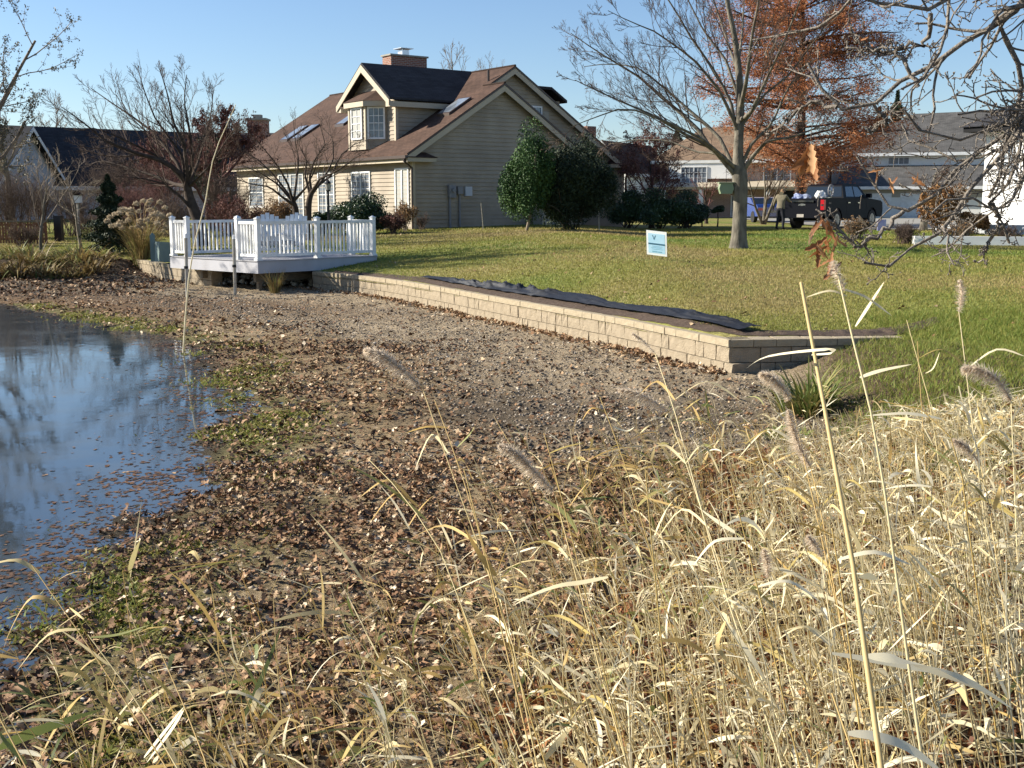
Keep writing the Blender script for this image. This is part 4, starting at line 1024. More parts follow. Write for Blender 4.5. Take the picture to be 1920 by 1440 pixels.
# stakes, lamp post, posts, fence
for (px, pt, pb, dx, lab) in ((907, 381, 430, -5, 'thin metal stake on the lawn left of the holly tree'), (1124, 381, 433, -3, 'thin metal stake on the lawn right of the dark yew')):
    b_ = on_lawn(px, pb); tp = at_y(px + dx, pt, b_[1])
    mb = MB().tube((0, 0, -.2), (tp[0] - b_[0], 0, tp[2] - b_[2]), .02, n=6); o = mb.build('stake', mat['pole']); o.location = b_; tag(o, lab, 'stake')
p = at_y(617, 430, 41)
lp = thing('lamp_post', 'black lamp post with glass lantern in front of the tan house', 'lamp post', (p[0], 41, float(lawn_z(p[0], 41))))
hz = at_y(617, 340, 41)[2] - lp.location[2]
MB().tube((0, 0, 0), (0, 0, hz - .35), .045, .035, 10).build('post', mat['metal'], lp)
mb = MB(); mb.tube((0, 0, hz - .35), (0, 0, hz - .31), .06, .09, 8); mb.tube((0, 0, hz - .08), (0, 0, hz + .06), .13, .02, 8)
for k in range(4): a = k * math.pi / 2; mb.tube((.075 * math.cos(a), .075 * math.sin(a), hz - .31), (.11 * math.cos(a), .11 * math.sin(a), hz - .08), .008, n=4)
mb.build('lantern', mat['metal'], lp)
MB().tube((0, 0, hz - .31), (0, 0, hz - .08), .065, .095, 8).build('lantern_glass', mat['curtain'], lp)
p = at_y(111, 442, 42)
o = MB().box(-.13, .13, -.13, .13, -.2, .72).build('bollard', mat['metal']); o.location = (p[0], p[1], p[2]); tag(o, 'short black square post on the grass at far left', 'post')
pm = at_y(148, 420, 43)
t = thing('bird_house', 'white bird house on a pale pole at far left', 'bird house', (pm[0], 43, float(lawn_z(pm[0], 43))))
MB().tube((0, 0, 0), (0, 0, 1.35), .05, n=8).build('pole', mat['stone'], t); MB().box(-.13, .13, -.12, .12, 1.35, 1.62).build('box', mat['white_wall'], t)
mb = MB(); mb.extr([(-.18, -.16, 1.621), (.18, -.16, 1.621), (0, -.16, 1.78)], (0, .32, 0)); mb.build('roof', mat['shingle'], t)
# red-brown picket fence far left
p = at_y(-30, 420, 41)
fe = thing('picket_fence', 'red brown wooden slat fence low behind the shrubs at far left', 'fence', (p[0], 41, float(lawn_z(p[0], 41)) - .05), R_(3))
fs = MB().box(-.035, .035, -.01, .01, .08, .82).mesh('slat'); fs.materials.append(mat['fence'])
for k in range(22):
    o = bpy.data.objects.new('slat', fs); COL.objects.link(o); o.parent = fe; o.location = (.05 + k * .098, 0, random.Random(k).uniform(-.01, .01))
for z in (.2, .7): MB().box(0, 2.15, .011, .04, z, z + .07).build('rail', mat['fence'], fe)
MB().box(-.05, 2.2, -.05, .05, .84, .88).build('cap_rail', mat['timber'], fe)
for x in (.0, 1.05, 2.1): MB().box(x - .04, x + .04, .041, .12, 0, .83).build('post', mat['fence'], fe)

# ================================================================== PICKUP TRUCK
fw = np.array([.66, .751]); rt_ = np.array([.751, -.66])
cr_ = at_y(1543, 430, 48.5)[:2] - rt_ * 1.0
gz = float(lawn_z(cr_[0] + 1, cr_[1] + 2))
tk = thing('pickup_truck', 'black four-door pickup truck with a loaded bed parked beyond the lawn', 'truck', (cr_[0], cr_[1], gz), math.atan2(fw[1], fw[0]))
def arch(cx, r, n_=9): return [(cx + r * math.cos(a), .42 + r * math.sin(a)) for a in np.linspace(math.pi, 0, n_)]
side_poly = [(0, .55), (.75, .55)] + [(x, z) for x, z in arch(1.25, .5) if z > .42] + [(1.75, .45), (4.15, .45)] + [(x, z) for x, z in arch(4.75, .5) if z > .42] + [(5.3, .5), (5.78, .5), (5.85, .8), (5.8, 1.12), (5.6, 1.22), (4.35, 1.3), (1.9, 1.32), (0, 1.32)]
mb = MB()
for s in (-1, 1):
    mb.extr([(x, s * 1.0, z) for x, z in side_poly], (0, -s * .06, 0))
mb.box(.0, .06, -.94, .94, .62, 1.30); mb.box(.061, 1.9, -.939, .939, .75, .8); mb.box(1.84, 1.9, -.939, .939, .8, 1.3)
mb.extr([(4.3, -.939, .6), (5.75, -.939, .6), (5.75, -.939, 1.12), (5.5, -.939, 1.24), (4.3, -.939, 1.33)], (0, 1.878, 0))
mb.box(1.9, 4.3, -.94, .94, .5, 1.28)
tb = mb.build('body', mat['truckpaint'], tk)
mb = MB()
prof = [(1.92, 1.3), (2.05, 1.85), (2.3, 1.92), (3.45, 1.92), (3.65, 1.87), (4.35, 1.31)]
for s in (-1, 1): pass
top = [(x, .95 - (z - 1.3) * .28, z) for x, z in prof]; bot = [(x, -.95 + (z - 1.3) * .28, z) for x, z in prof]
n_ = len(prof); mb.add(top + bot, [tuple(range(n_)), tuple(range(2 * n_ - 1, n_ - 1, -1))] + [(i, n_ + i, n_ + (i + 1) % n_, (i + 1) % n_) for i in range(n_)])
cab = mb.build('cab', mat['truckpaint'], tk)
def sidey(z): return -.95 + (z - 1.3) * .28 - .006
for (pp, nm) in (([(2.2, 1.38), (2.28, 1.80), (2.95, 1.82), (2.95, 1.38)], 'rear_side_window'), ([(3.05, 1.38), (3.05, 1.82), (3.5, 1.80), (4.0, 1.38)], 'front_side_window')):
    for s in (1, -1):
        mb = MB(); mb.add([(x, s * sidey(z), z) for x, z in pp], [(0, 1, 2, 3)]); mb.build(nm, mat['darkglass'], tk)
mb = MB(); mb.add([(3.72, -.74, 1.83), (3.72, .74, 1.83), (4.33, .86, 1.34), (4.33, -.86, 1.34)], [(0, 1, 2, 3)]); mb.build('windscreen', mat['carglass'], tk)
mb = MB(); mb.add([(1.935, -.85, 1.38), (1.935, .85, 1.38), (2.03, .78, 1.80), (2.03, -.78, 1.80)], [(0, 1, 2, 3)]); mb.build('rear_window', mat['darkglass'], tk)
for s in (-1, 1):
    mb = MB(); mb.box(-.03, .14, min(s * .86, s * 1.01), max(s * .86, s * 1.01), .82, 1.24); tl = mb.build('taillight', mat['redlens'], tk)
    mb = MB(); mb.box(-.035, -.03, min(s * .88, s * .99), max(s * .88, s * .99), .98, 1.06); mb.build('reverse_lens', mat['chrome'], tl)
for s in (-1, 1):
    MB().box(5.3, 5.86, min(s * .7, s * .97), max(s * .7, s * .97), .92, 1.1).build('headlight', mat['carglass'], tk)
    MB().box(4.05, 4.22, min(s * .98, s * 1.2), max(s * .98, s * 1.2), 1.33, 1.52).build('side_mirror', mat['truckpaint'], tk)
mb = MB(); mb.box(-.2, -.031, -.98, .98, .48, .66); mb.build('rear_bumper', mat['truckpaint'], tk)
mb = MB(); mb.box(-.215, -.201, -.2, .12, .51, .64); mb.build('licence_plate', mat['stone'], tk)
mb = MB(); mb.box(-.05, -.001, -.55, .45, 1.14, 1.22); mb.build('tailgate_trim', mat['darkglass'], tk)
mb = MB(); mb.add([(-.012, -.17, 1.0), (-.012, -.06, 1.0), (-.012, -.05, .98), (-.012, .05, .98), (-.012, .06, 1.0), (-.012, .17, 1.0), (-.012, .15, 1.06), (-.012, .06, 1.06), (-.012, .05, 1.08), (-.012, -.05, 1.08), (-.012, -.06, 1.06), (-.012, -.15, 1.06)], [tuple(range(12))]); mb.build('tailgate_emblem', mat['chrome'], tk)
text_mesh('4x4', .14, 'side_lettering', mat['stone'], tk, Matrix.Translation((.55, -1.004, 1.06)) @ Matrix.Rotation(R_(90), 4, 'X'))
for (x0, x1) in ((2.25, 2.45), (3.2, 3.4)): MB().box(x0, x1, -1.025, -1.001, 1.1, 1.14).build('door_handle', mat['chrome'], tk)
for x in (2.12, 3.0, 4.1): MB().box(x - .005, x + .005, -1.003, -1.0005, .55, 1.28).build('door_seam', mat['rubber'], tk)
for x in (1.25, 4.75):
    for s in (-1, 1):
        a, b_ = (.74, 1.0) if s > 0 else (-1.0, -.74)
        wh = MB().tube((x, a, .40), (x, b_, .40), .40, n=20).build('wheel', mat['rubber'], tk)
        y = s * 1.004; mb = MB(); mb.tube((x, y - s * .02, .40), (x, y, .40), .25, n=16)
        for k in range(6):
            an = k * math.pi / 3; mb.obox((x + .13 * math.cos(an), y + s * .006, .4 + .13 * math.sin(an)), (.1 * math.cos(an), 0, .1 * math.sin(an)), (0, .008, 0), (-.025 * math.sin(an), 0, .025 * math.cos(an)))
        mb.build('rim', mat['pole'], wh)
MB().box(.3, 5.6, -.5, .5, .35, .6).build('chassis', mat['rubber'], tk)
# load in the bed
def wpt(x, y, z): return (cr_[0] + fw[0] * x - rt_[0] * y, cr_[1] + fw[1] * x - rt_[1] * y, gz + z)
rng = np.random.default_rng(12)
def lump(name, label, cat, c, rad, m_, seed, sub=3, amp=.3):
    import bmesh
    bm = bmesh.new(); bmesh.ops.create_icosphere(bm, subdivisions=sub, radius=1)
    for v in bm.verts:
        q = v.co.copy(); k = 1 + amp * mnoise.noise(q * 1.7 + Vector((seed, 0, 0))) + amp * .5 * mnoise.noise(q * 4 + Vector((seed, 3, 0)))
        v.co = Vector((q.x * rad[0], q.y * rad[1], q.z * rad[2])) * k
    me = bpy.data.meshes.new(name); bm.to_mesh(me); bm.free()
    o = link(name, me, m_); o.location = c; return tag(o, label, cat)
lump('tarp_bundle', 'crumpled blue and white tarp bundle heaped in the truck bed', 'tarp', wpt(.6, .35, 1.2), (.45, .45, .32), mat['tarp'], 2, 3, .5)
lump('bag', 'white bag lying on the load in the truck bed', 'bag', wpt(.55, -.55, 1.42), (.22, .18, .2), mat['white_wall'], 5, 3, .4)
t = thing('wheel_frame', 'grey wheel with metal frame lying on the truck load', 'wheel', wpt(1.1, -.75, 1.62), math.atan2(fw[1], fw[0]))
mb = MB()
for k in range(20):
    a0, a1 = k * math.pi / 10, (k + 1) * math.pi / 10
    mb.tube((.24 * math.cos(a0), 0, .24 * math.sin(a0)), (.24 * math.cos(a1), 0, .24 * math.sin(a1)), .035, n=6, caps=False)
mb.build('tyre', mat['meter'], t); mb = MB()
for k in range(6): a = k * math.pi / 3; mb.tube((0, 0, 0), (.22 * math.cos(a), 0, .22 * math.sin(a)), .012, n=5)
mb.tube((0, 0, 0), (.4, .1, -.25), .02, n=5); mb.tube((.4, .1, -.25), (-.2, .1, -.3), .02, n=5); mb.build('frame', mat['chrome'], t)
# blue car beyond
p = at_y(1434, 410, 66); cz = float(np.minimum(lawn_z(p[0], 66), .5))
# ================================================================== PERSON
def person(loc, rz):
    J = {'pelvis': (0, 0, .93), 'spine': (.0, .03, 1.12), 'chest': (.0, .08, 1.32), 'neck': (.0, .13, 1.47), 'head': (.0, .17, 1.58), 'crown': (.0, .16, 1.69),
         'lhip': (-.10, 0, .88), 'lknee': (-.13, .10, .48), 'lank': (-.15, .0, .09), 'ltoe': (-.16, .18, .04), 'rhip': (.10, 0, .88), 'rknee': (.14, .02, .47), 'rank': (.17, -.10, .09), 'rtoe': (.19, .08, .04),
         'lsh': (-.19, .09, 1.38), 'lel': (-.33, .16, 1.12), 'lwr': (-.44, .32, .92), 'lha': (-.48, .38, .85), 'rsh': (.19, .09, 1.38), 'rel': (.26, .28, 1.18), 'rwr': (.22, .50, 1.20), 'rha': (.21, .58, 1.19)}
    Rd = {'pelvis': .155, 'spine': .15, 'chest': .17, 'neck': .065, 'head': .10, 'crown': .075, 'lhip': .105, 'rhip': .105, 'lknee': .068, 'rknee': .068, 'lank': .048, 'rank': .048, 'ltoe': .04, 'rtoe': .04, 'lsh': .08, 'rsh': .08, 'lel': .058, 'rel': .058, 'lwr': .04, 'rwr': .04, 'lha': .042, 'rha': .042}
    E = [('pelvis', 'spine'), ('spine', 'chest'), ('chest', 'neck'), ('neck', 'head'), ('head', 'crown'), ('pelvis', 'lhip'), ('lhip', 'lknee'), ('lknee', 'lank'), ('lank', 'ltoe'), ('pelvis', 'rhip'), ('rhip', 'rknee'), ('rknee', 'rank'), ('rank', 'rtoe'), ('chest', 'lsh'), ('lsh', 'lel'), ('lel', 'lwr'), ('lwr', 'lha'), ('chest', 'rsh'), ('rsh', 'rel'), ('rel', 'rwr'), ('rwr', 'rha')]
    ks = list(J); me = bpy.data.meshes.new('body'); me.from_pydata([J[k] for k in ks], [(ks.index(a), ks.index(b_)) for a, b_ in E], []); me.update()
    o = bpy.data.objects.new('b_tmp', me); COL.objects.link(o)
    sk = o.modifiers.new('s', 'SKIN'); sd = me.skin_vertices[0].data
    for i, k in enumerate(ks): sd[i].radius = (Rd[k], Rd[k] * (.78 if k in ('pelvis', 'spine', 'chest') else 1)); sd[i].use_root = (k == 'pelvis')
    ss = o.modifiers.new('d', 'SUBSURF'); ss.levels = 2; ss.render_levels = 2
    bpy.context.view_layer.update()
    m2 = bpy.data.meshes.new_from_object(o.evaluated_get(bpy.context.evaluated_depsgraph_get())); bpy.data.objects.remove(o)
    m2.name = 'body'; m2.materials.clear()
    for q in ('skin', 'hoodie', 'trousers', 'hair', 'rubber'): m2.materials.append(mat[q])
    for pl in m2.polygons:
        c = pl.center; pl.use_smooth = True
        if c.z > 1.46: pl.material_index = 3 if (c.z > 1.63 or c.y < .13) else 0
        elif c.z > .90 or (abs(c.x) > .24 and c.z > .86): pl.material_index = 1
        elif c.z > .10: pl.material_index = 2
        else: pl.material_index = 4
        if (c.x < -.44 and c.z < .93) or (c.y > .52): pl.material_index = 0
    t = thing('person', 'person in tan hoodie and dark trousers leaning at the tailgate of the black pickup', 'person', loc, rz)
    link('body', m2, None, t)
    mb = MB()
    for k in range(4): mb.tube((.19 + k * .013, .58, 1.19 - k * .012), (.19 + k * .012, .66 - k * .008, 1.17 - k * .014), .009, .007, 5)
    for k in range(4): mb.tube((-.485 + k * .01, .39, .84), (-.50 + k * .015, .42, .76 + k * .006), .009, .007, 5)
    mb.build('fingers', mat['skin'], t)
    mb = MB(); mb.add([(-.10, .02, 1.45), (.10, .02, 1.45), (.13, .14, 1.43), (-.13, .14, 1.43), (-.05, -.01, 1.56), (.05, -.01, 1.56)], [(0, 1, 5, 4), (0, 4, 3), (1, 2, 5), (0, 3, 2, 1)]); mb.build('hood', mat['hoodie'], t)
    return t
pp = at_y(1462, 430, 47.6); person((pp[0], 47.6, float(lawn_z(pp[0], 47.6))), R_(-35))
# ================================================================== BLUE CAR
t = thing('car', 'low blue car parked beyond the lawn between the bare tree and the pickup', 'car', (p[0], 66, float(lawn_z(p[0], 66))), R_(97))
prof = [(0, .35), (0, .85), (.15, .98), (.75, 1.02), (1.35, 1.38), (2.5, 1.42), (3.3, 1.02), (4.3, .88), (4.45, .6), (4.45, .35)]
mb = MB(); mb.extr([(x - 1.2, -.85, z) for x, z in prof], (0, 1.7, 0)); mb.build('body', mat['bluepaint'], t)
mb = MB(); mb.add([(.2, -.856, 1.05), (.5, -.856, 1.32), (1.25, -.856, 1.35), (1.9, -.856, 1.05)], [(0, 1, 2, 3)]); mb.build('side_window', mat['darkglass'], t)
mb = MB(); mb.add([(-.42, -.72, 1.045), (-.42, .72, 1.045), (.12, .66, 1.365), (.12, -.66, 1.365)], [(0, 1, 2, 3)]); mb.build('rear_window', mat['darkglass'], t)
MB().box(-1.225, -1.2, -.25, .25, .55, .68).build('licence_plate', mat['stone'], t)
MB().box(-1.22, -1.2, .5, .8, .68, .8).build('taillight', mat['redlens'], t)
for x in (-.4, 2.4):
    for y in (-.87, .67): MB().tube((x, y, .32), (x, y + .2, .32), .32, n=16).build('wheel', mat['rubber'], t)
MB().box(-1.22, -1.2, -.8, -.5, .68, .8).build('taillight', mat['redlens'], t)
# purple-blue little sign near the shrubs
p = on_lawn(1652, 447)
o = MB().box(-.14, .14, -.01, .01, .25, .62).tube((0, 0, -.1), (0, 0, .25), .012, n=5).build('small_sign', M('lavender_sign', (.28, .26, .55), (.5, .5, .7), 5)); o.location = p; tag(o, 'small lavender sign among the shrubs right of the pickup', 'sign')

# ================================================================== MAPLE ON THE LAWN
def limbset(px_lists, D, seed, r_list, spread=.8):
    """each limb: list of picture points; depths wander so that the crown is round"""
    rng = np.random.default_rng(seed); Ps = []; Rs = []; Ls = []
    for i, (pts, r) in enumerate(zip(px_lists, r_list)):
        dd = rng.uniform(-1, 1) * spread; q = []
        for k, (x, y) in enumerate(pts):
            f = k / (len(pts) - 1); q.append(at_y(x, y, D + dd * f ** .8 * 2))
        P, L = resample(q, 12); Ps.append(P); Ls.append(L); Rs.append(r[0] + (r[1] - r[0]) * np.linspace(0, 1, 12) ** .75)
    return np.array(Ps), np.array(Rs), np.array(Ls)
base = on_lawn(1385, 466); D = base[1]
mt = thing('bare_tree', 'large bare grey tree standing alone on the lawn right of the tan house', 'tree', base)
trk = [(1385, 470), (1385, 460), (1386, 430), (1388, 380), (1387, 330), (1384, 290), (1388, 200), (1385, 133), (1377, 67), (1363, 0), (1355, -70), (1350, -150)]
P = np.array([at_y(x, y, D) for x, y in trk]); k_ = D / FPX
rad = np.array([22, 17, 13.5, 13, 14, 9.5, 7.5, 6, 5, 3.8, 2.8, 1.5]) * k_
Pf = catmull(np.c_[P, rad], 4); nb = NB(); V, F = tubes(Pf[None, :, :3], Pf[None, :, 3], 14)
V = V + nrm(V - base) * (0.01 * (fbm(V[:, 0] * 9, V[:, 2] * 2, 3, 4) - .5)[:, None]); nb.add(V, F, .5); nb.build('trunk', mat['bark'], mt, True, off=base)
L_ = [[(1385, 318), (1360, 300), (1333, 280), (1313, 247), (1280, 215), (1247, 187), (1197, 143), (1120, 97), (1070, 62)],
      [(1380, 322), (1347, 253), (1293, 207), (1240, 160), (1200, 128), (1147, 118), (1095, 125)],
      [(1384, 270), (1370, 187), (1333, 123), (1293, 67), (1267, 20), (1225, -40), (1190, -90)],
      [(1378, 328), (1333, 275), (1280, 250), (1227, 217), (1147, 183), (1078, 150)],
      [(1382, 318), (1320, 262), (1247, 227), (1173, 200), (1110, 222), (1065, 240)],
      [(1390, 325), (1413, 290), (1440, 263), (1487, 257), (1530, 240), (1570, 240)],
      [(1390, 310), (1410, 268), (1447, 233), (1473, 173), (1500, 130), (1530, 110)],
      [(1388, 225), (1407, 213), (1447, 127), (1473, 73), (1500, 0), (1530, -60)],
      [(1388, 205), (1400, 150), (1410, 67), (1423, 0), (1440, -90), (1450, -160)],
      [(1385, 140), (1368, 90), (1345, 20), (1320, -50), (1300, -120)],
      [(1387, 190), (1360, 110), (1320, 60), (1290, 0), (1255, -70)],
      [(1386, 250), (1350, 170), (1300, 110), (1230, 60), (1180, 40), (1140, 20)],
      [(1388, 240), (1430, 180), (1480, 140), (1540, 60), (1580, 20)],
      [(1384, 120), (1392, 60), (1395, 0), (1405, -80)], [(1383, 318), (1352, 288), (1305, 285), (1250, 262), (1190, 262), (1140, 270)]]
rl = [(7.5, 1), (5.5, .9), (5, 1), (6, .9), (5, .8), (6.5, .9), (5, .9), (5.5, .9), (6, 1), (4, .8), (4.5, .8), (5, .8), (4, .8), (4, .8), (4, .7)]
P, Rr, L = limbset(L_, D, 5, [(a * k_ * .8, b_ * k_ * .7) for a, b_ in rl], 1.6)
rng = np.random.default_rng(7)
out = grow(rng, P, Rr, L, [dict(n=11, ang=32, ratio=.36, fmin=.2, S=8, wig=.07, up=.05, minr=.009, rr=.5), dict(n=7, ang=34, ratio=.5, S=6, wig=.09, up=.06, minr=.0058), dict(n=5, ang=36, ratio=.5, S=5, wig=.12, up=.08, minr=.0042), dict(n=3, ang=38, ratio=.5, S=3, wig=.12, up=.08, minr=.0036)])
cb = NB(); V, F = tubes(P, Rr, 7); cb.add(V, F, .5); cb.build('limbs', mat['bark'], mt, True, off=base)
cb = NB()
for p_, r_ in out: V, F = tubes(p_, r_, 3); cb.add(V, F, .5)
cb.build('crown', mat['twigdark'], mt, True, off=base)
# bird feeder hanging right of trunk
fz = at_y(1361, 355, D); fd = thing('bird_feeder', 'pale green bird feeder hanging left of the lawn tree trunk', 'bird feeder', (fz[0], D, fz[2]))
mb = MB(); mb.extr([(-.16, -.12, .16), (.16, -.12, .16), (.20, -.12, .02), (.15, -.12, -.12), (-.15, -.12, -.12), (-.20, -.12, .02)], (0, .24, 0)); mb.build('housing', mat['feeder'], fd)
MB().tube((0, 0, .16), (0, 0, .55), .006, n=5).build('hanger', mat['metal'], fd)
MB().box(-.21, .21, -.15, .15, .161, .19).build('roof', mat['feeder'], fd)

# ================================================================== BALD CYPRESS
rng = np.random.default_rng(31)
D = 57.0; b0 = at_y(1497, 432, D); gzz = float(lawn_z(b0[0], D)); cb0 = np.array([b0[0], D, gzz])
ct = thing('cypress_tree', 'tall rust red bald cypress with layered foliage behind the lawn tree', 'tree', cb0)
H = 17.5
P, Rr = shoot(rng, np.array([[0, 0, -.1]]), np.array([[0, 0, 1.]]), np.array([H]), np.array([.26]), 12, .01, .02, .12)
nb = NB(); V, F = tubes(P, Rr, 10); nb.add(V, F, .5); nb.build('trunk', mat['barkdark'], ct, True)
n_ = 150; h = np.sort(rng.uniform(2.3, H * .97, n_)); az_ = rng.random(n_) * 6.283
ln = np.interp(h, [2.0, 3.5, 5.5, 11, 17.5], [3.6, 5.0, 5.0, 4.1, 1.2]) * rng.uniform(.65, 1.15, n_)
p0 = np.stack([np.interp(h, P[0, :, 2], P[0, :, 0]), np.interp(h, P[0, :, 2], P[0, :, 1]), h], 1)
d0 = np.stack([np.cos(az_), np.sin(az_), .18 + .05 * rng.normal(size=n_)], 1)
Pb, Rb = shoot(rng, p0, d0, ln, .012 + .014 * ln, 9, .07, -.01, .25)
out = grow(rng, Pb, Rb, ln, [dict(n=9, ang=50, ratio=.35, fmin=.2, S=5, wig=.1, up=.0, minr=.006), dict(n=5, ang=45, ratio=.5, S=4, wig=.12, up=-.02, minr=.004)])
cb = NB(); V, F = tubes(Pb, Rb, 4); cb.add(V, F, .5)
for p_, r_ in out: V, F = tubes(p_, r_, 3); cb.add(V, F, .5)
cb.build('branches', mat['twigdark'], ct, True)
tip = np.concatenate([out[1][0].reshape(-1, 3), out[0][0][:, 2:].reshape(-1, 3)])
sel = tip[rng.integers(0, len(tip), 165000)] + rng.normal(size=(165000, 3)) * np.array([.24, .24, .12])
V, F = leafquads(rng, sel, .075, .26, .5); nb = NB(); nb.add(V, F, np.repeat(np.clip(rng.normal(.52, .25, 165000), 0, 1), 4)); nb.build('foliage', mat['cypress'], ct)

# ================================================================== OTHER TREES AND SHRUBS
def G(px, D, dz=0): x = at_y(px, 400, D)[0]; return (x, D, float(ground_z(x, D)) + dz)
LV3 = [dict(n=7, ang=34, ratio=.62, S=7, wig=.10, up=.10, minr=.009), dict(n=7, ang=36, ratio=.55, S=6, wig=.13, up=.09, minr=.006), dict(n=5, ang=40, ratio=.55, S=4, wig=.14, up=.08, minr=.0045)]
b_ = G(374, 38)
t = thing('bare_tree', 'dark trunked spreading bare tree behind the left corner of the deck', 'tree', b_)
D = 38; k_ = D / FPX
tr_ = [(378, 452), (374, 420), (366, 400), (355, 370), (350, 345)]; P = np.array([at_y(x, y, D) for x, y in tr_]); P[0, 2] = b_[2] - .1
nb = NB(); V, F = tubes(catmull(P, 5)[None], np.linspace(.23, .13, 21)[None], 10); nb.add(V, F, .5); nb.build('trunk', mat['barkdark'], t, True, off=b_)
LL = [[(352, 350), (335, 320), (300, 300), (250, 285), (200, 265), (150, 225), (115, 200)], [(352, 350), (325, 345), (290, 330), (240, 315), (190, 300), (165, 310)], [(352, 348), (350, 310), (345, 270), (325, 230), (315, 180), (300, 130)],
      [(352, 350), (370, 310), (380, 270), (395, 220), (400, 170)], [(350, 350), (330, 300), (290, 250), (250, 220), (205, 190), (170, 165)], [(366, 400), (340, 370), (310, 345), (270, 335), (215, 330)],
      [(352, 350), (340, 290), (290, 220), (270, 170), (262, 140)], [(352, 345), (362, 300), (355, 240), (345, 190), (350, 140)], [(354, 350), (395, 310), (420, 270), (440, 240)], [(352, 350), (310, 300), (230, 260), (180, 240), (130, 245)]]
P, Rr, L = limbset(LL, D, 8, [(a * k_ * .78, .6 * k_) for a in (8, 6, 6, 5, 6, 5, 5, 5, 4, 5)], 1.5)
out = grow(np.random.default_rng(9), P, Rr, L, [dict(n=12, ang=36, ratio=.40, fmin=.15, S=7, wig=.1, up=.13, minr=.008, rr=.5), dict(n=8, ang=36, ratio=.5, S=5, wig=.12, up=.1, minr=.006), dict(n=5, ang=40, ratio=.5, S=4, wig=.14, up=.1, minr=.0045)])
nb = NB(); V, F = tubes(P, Rr, 6); nb.add(V, F, .5); nb.build('limbs', mat['barkdark'], t, True, off=b_)
nb = NB()
for p_, r_ in out: V, F = tubes(p_, r_, 3); nb.add(V, F, .5)
nb.build('crown', mat['twigdark'], t, True, off=b_)
# two small bare trees behind the deck chairs
for (tr_, LL, lab, sd, D) in (
    ([(556, 415), (555, 400), (552, 385), (548, 375)], [[(552, 385), (530, 370), (505, 350), (470, 345), (440, 335)], [(550, 380), (540, 345), (520, 310), (500, 285), (480, 262)], [(550, 380), (556, 340), (560, 300), (553, 262), (550, 225)], [(549, 376), (530, 350), (515, 330), (485, 300), (450, 280)], [(550, 378), (575, 350), (590, 320), (600, 280)], [(549, 378), (520, 345), (490, 325), (455, 310)]], 'small bare tree behind the garden chairs, left trunk of two', 3, 41),
    ([(578, 415), (578, 400), (580, 375), (585, 360)], [[(583, 362), (600, 345), (620, 330), (640, 290), (665, 270), (690, 262)], [(584, 362), (580, 330), (590, 300), (610, 270), (600, 235)], [(584, 365), (610, 330), (625, 300), (625, 260), (605, 240)], [(583, 362), (600, 335), (630, 322), (660, 300), (685, 285)], [(582, 368), (572, 330), (575, 300), (560, 270)]], 'small bare tree beside the lamp post, right trunk of two', 4, 40)):
    b_ = (at_y(tr_[0][0], 415, D)[0], D, float(lawn_z(at_y(tr_[0][0], 415, D)[0], D))); t = thing('bare_tree', lab, 'tree', b_); k_ = D / FPX
    P = np.array([at_y(x, y, D) for x, y in tr_]); P[0, 2] = b_[2] - .1
    nb = NB(); V, F = tubes(catmull(P, 4)[None], np.linspace(.13, .085, 13)[None], 8); nb.add(V, F, .5); nb.build('trunk', mat['barkdark'], t, True, off=b_)
    P, Rr, L = limbset(LL, D, sd, [(3.1 * k_, .5 * k_)] * len(LL), 1.0)
    out = grow(np.random.default_rng(sd + 20), P, Rr, L, [dict(n=8, ang=38, ratio=.42, fmin=.25, S=6, wig=.12, up=.06, minr=.008, rr=.5), dict(n=6, ang=38, ratio=.5, S=5, wig=.14, up=.05, minr=.0055), dict(n=3, ang=40, ratio=.5, S=3, wig=.14, up=.04, minr=.0045)])
    nb = NB(); V, F = tubes(P, Rr, 6); nb.add(V, F, .5); nb.build('limbs', mat['barkdark'], t, True, off=b_)
    nb = NB()
    for p_, r_ in out: V, F = tubes(p_, r_, 3); nb.add(V, F, .5)
    nb.build('crown', mat['twigdark'], t, True, off=b_)
# leftmost tall tree with the last small leaves
tree('leafy_tree', 'tall tree with sparse grey green leaves at the left edge of the frame', 'tree', G(-125, 33), 9.2, .2, 41, mat['bark'], mat['twig'], nlimb=20, spread=46, first=.15, up=.10, leaf=(M('olive_leaf', (.1, .09, .05), tint=[(.06, .055, .035), (.12, .11, .07), (.2, .18, .12)], rough=.6, trans=.2), 38000, .036), levels=[dict(n=7, ang=38, ratio=.55, S=6, wig=.12, up=.05, minr=.007), dict(n=6, ang=40, ratio=.5, S=4, wig=.14, up=.03, minr=.005)])
# red and green tree behind
tree('maroon_tree', 'dense maroon red twiggy tree behind the spreading bare tree', 'tree', G(400, 50), 5.2, .16, 44, mat['barkdark'], mat['twigred'], nlimb=14, spread=48, first=.15, up=.08, leaf=(mat['redleaf'], 16000, .045), levels=[dict(n=7, ang=40, ratio=.6, S=6, wig=.12, up=.05, minr=.008), dict(n=6, ang=40, ratio=.55, S=4, wig=.14, up=.03, minr=.006)])
tree('maroon_tree', 'lower maroon twiggy tree left of the brick chimney stack', 'tree', G(300, 54), 4.0, .14, 45, mat['barkdark'], mat['twigred'], nlimb=14, spread=50, first=.12, up=.08, leaf=(mat['redleaf'], 9000, .04), levels=[dict(n=7, ang=40, ratio=.6, S=6, wig=.12, up=.05, minr=.008), dict(n=6, ang=40, ratio=.55, S=4, wig=.14, up=.03, minr=.006)])
bush('pine_tree', 'dark green pine crown rising behind the maroon tree', 'tree', G(392, 64), (1.5, 1.3, 3.4), 9000, .10, mat['needle'], 46, clumps=20, zc=.62, aspect=.3, trunk=(.16, 1, .02, 6.5))
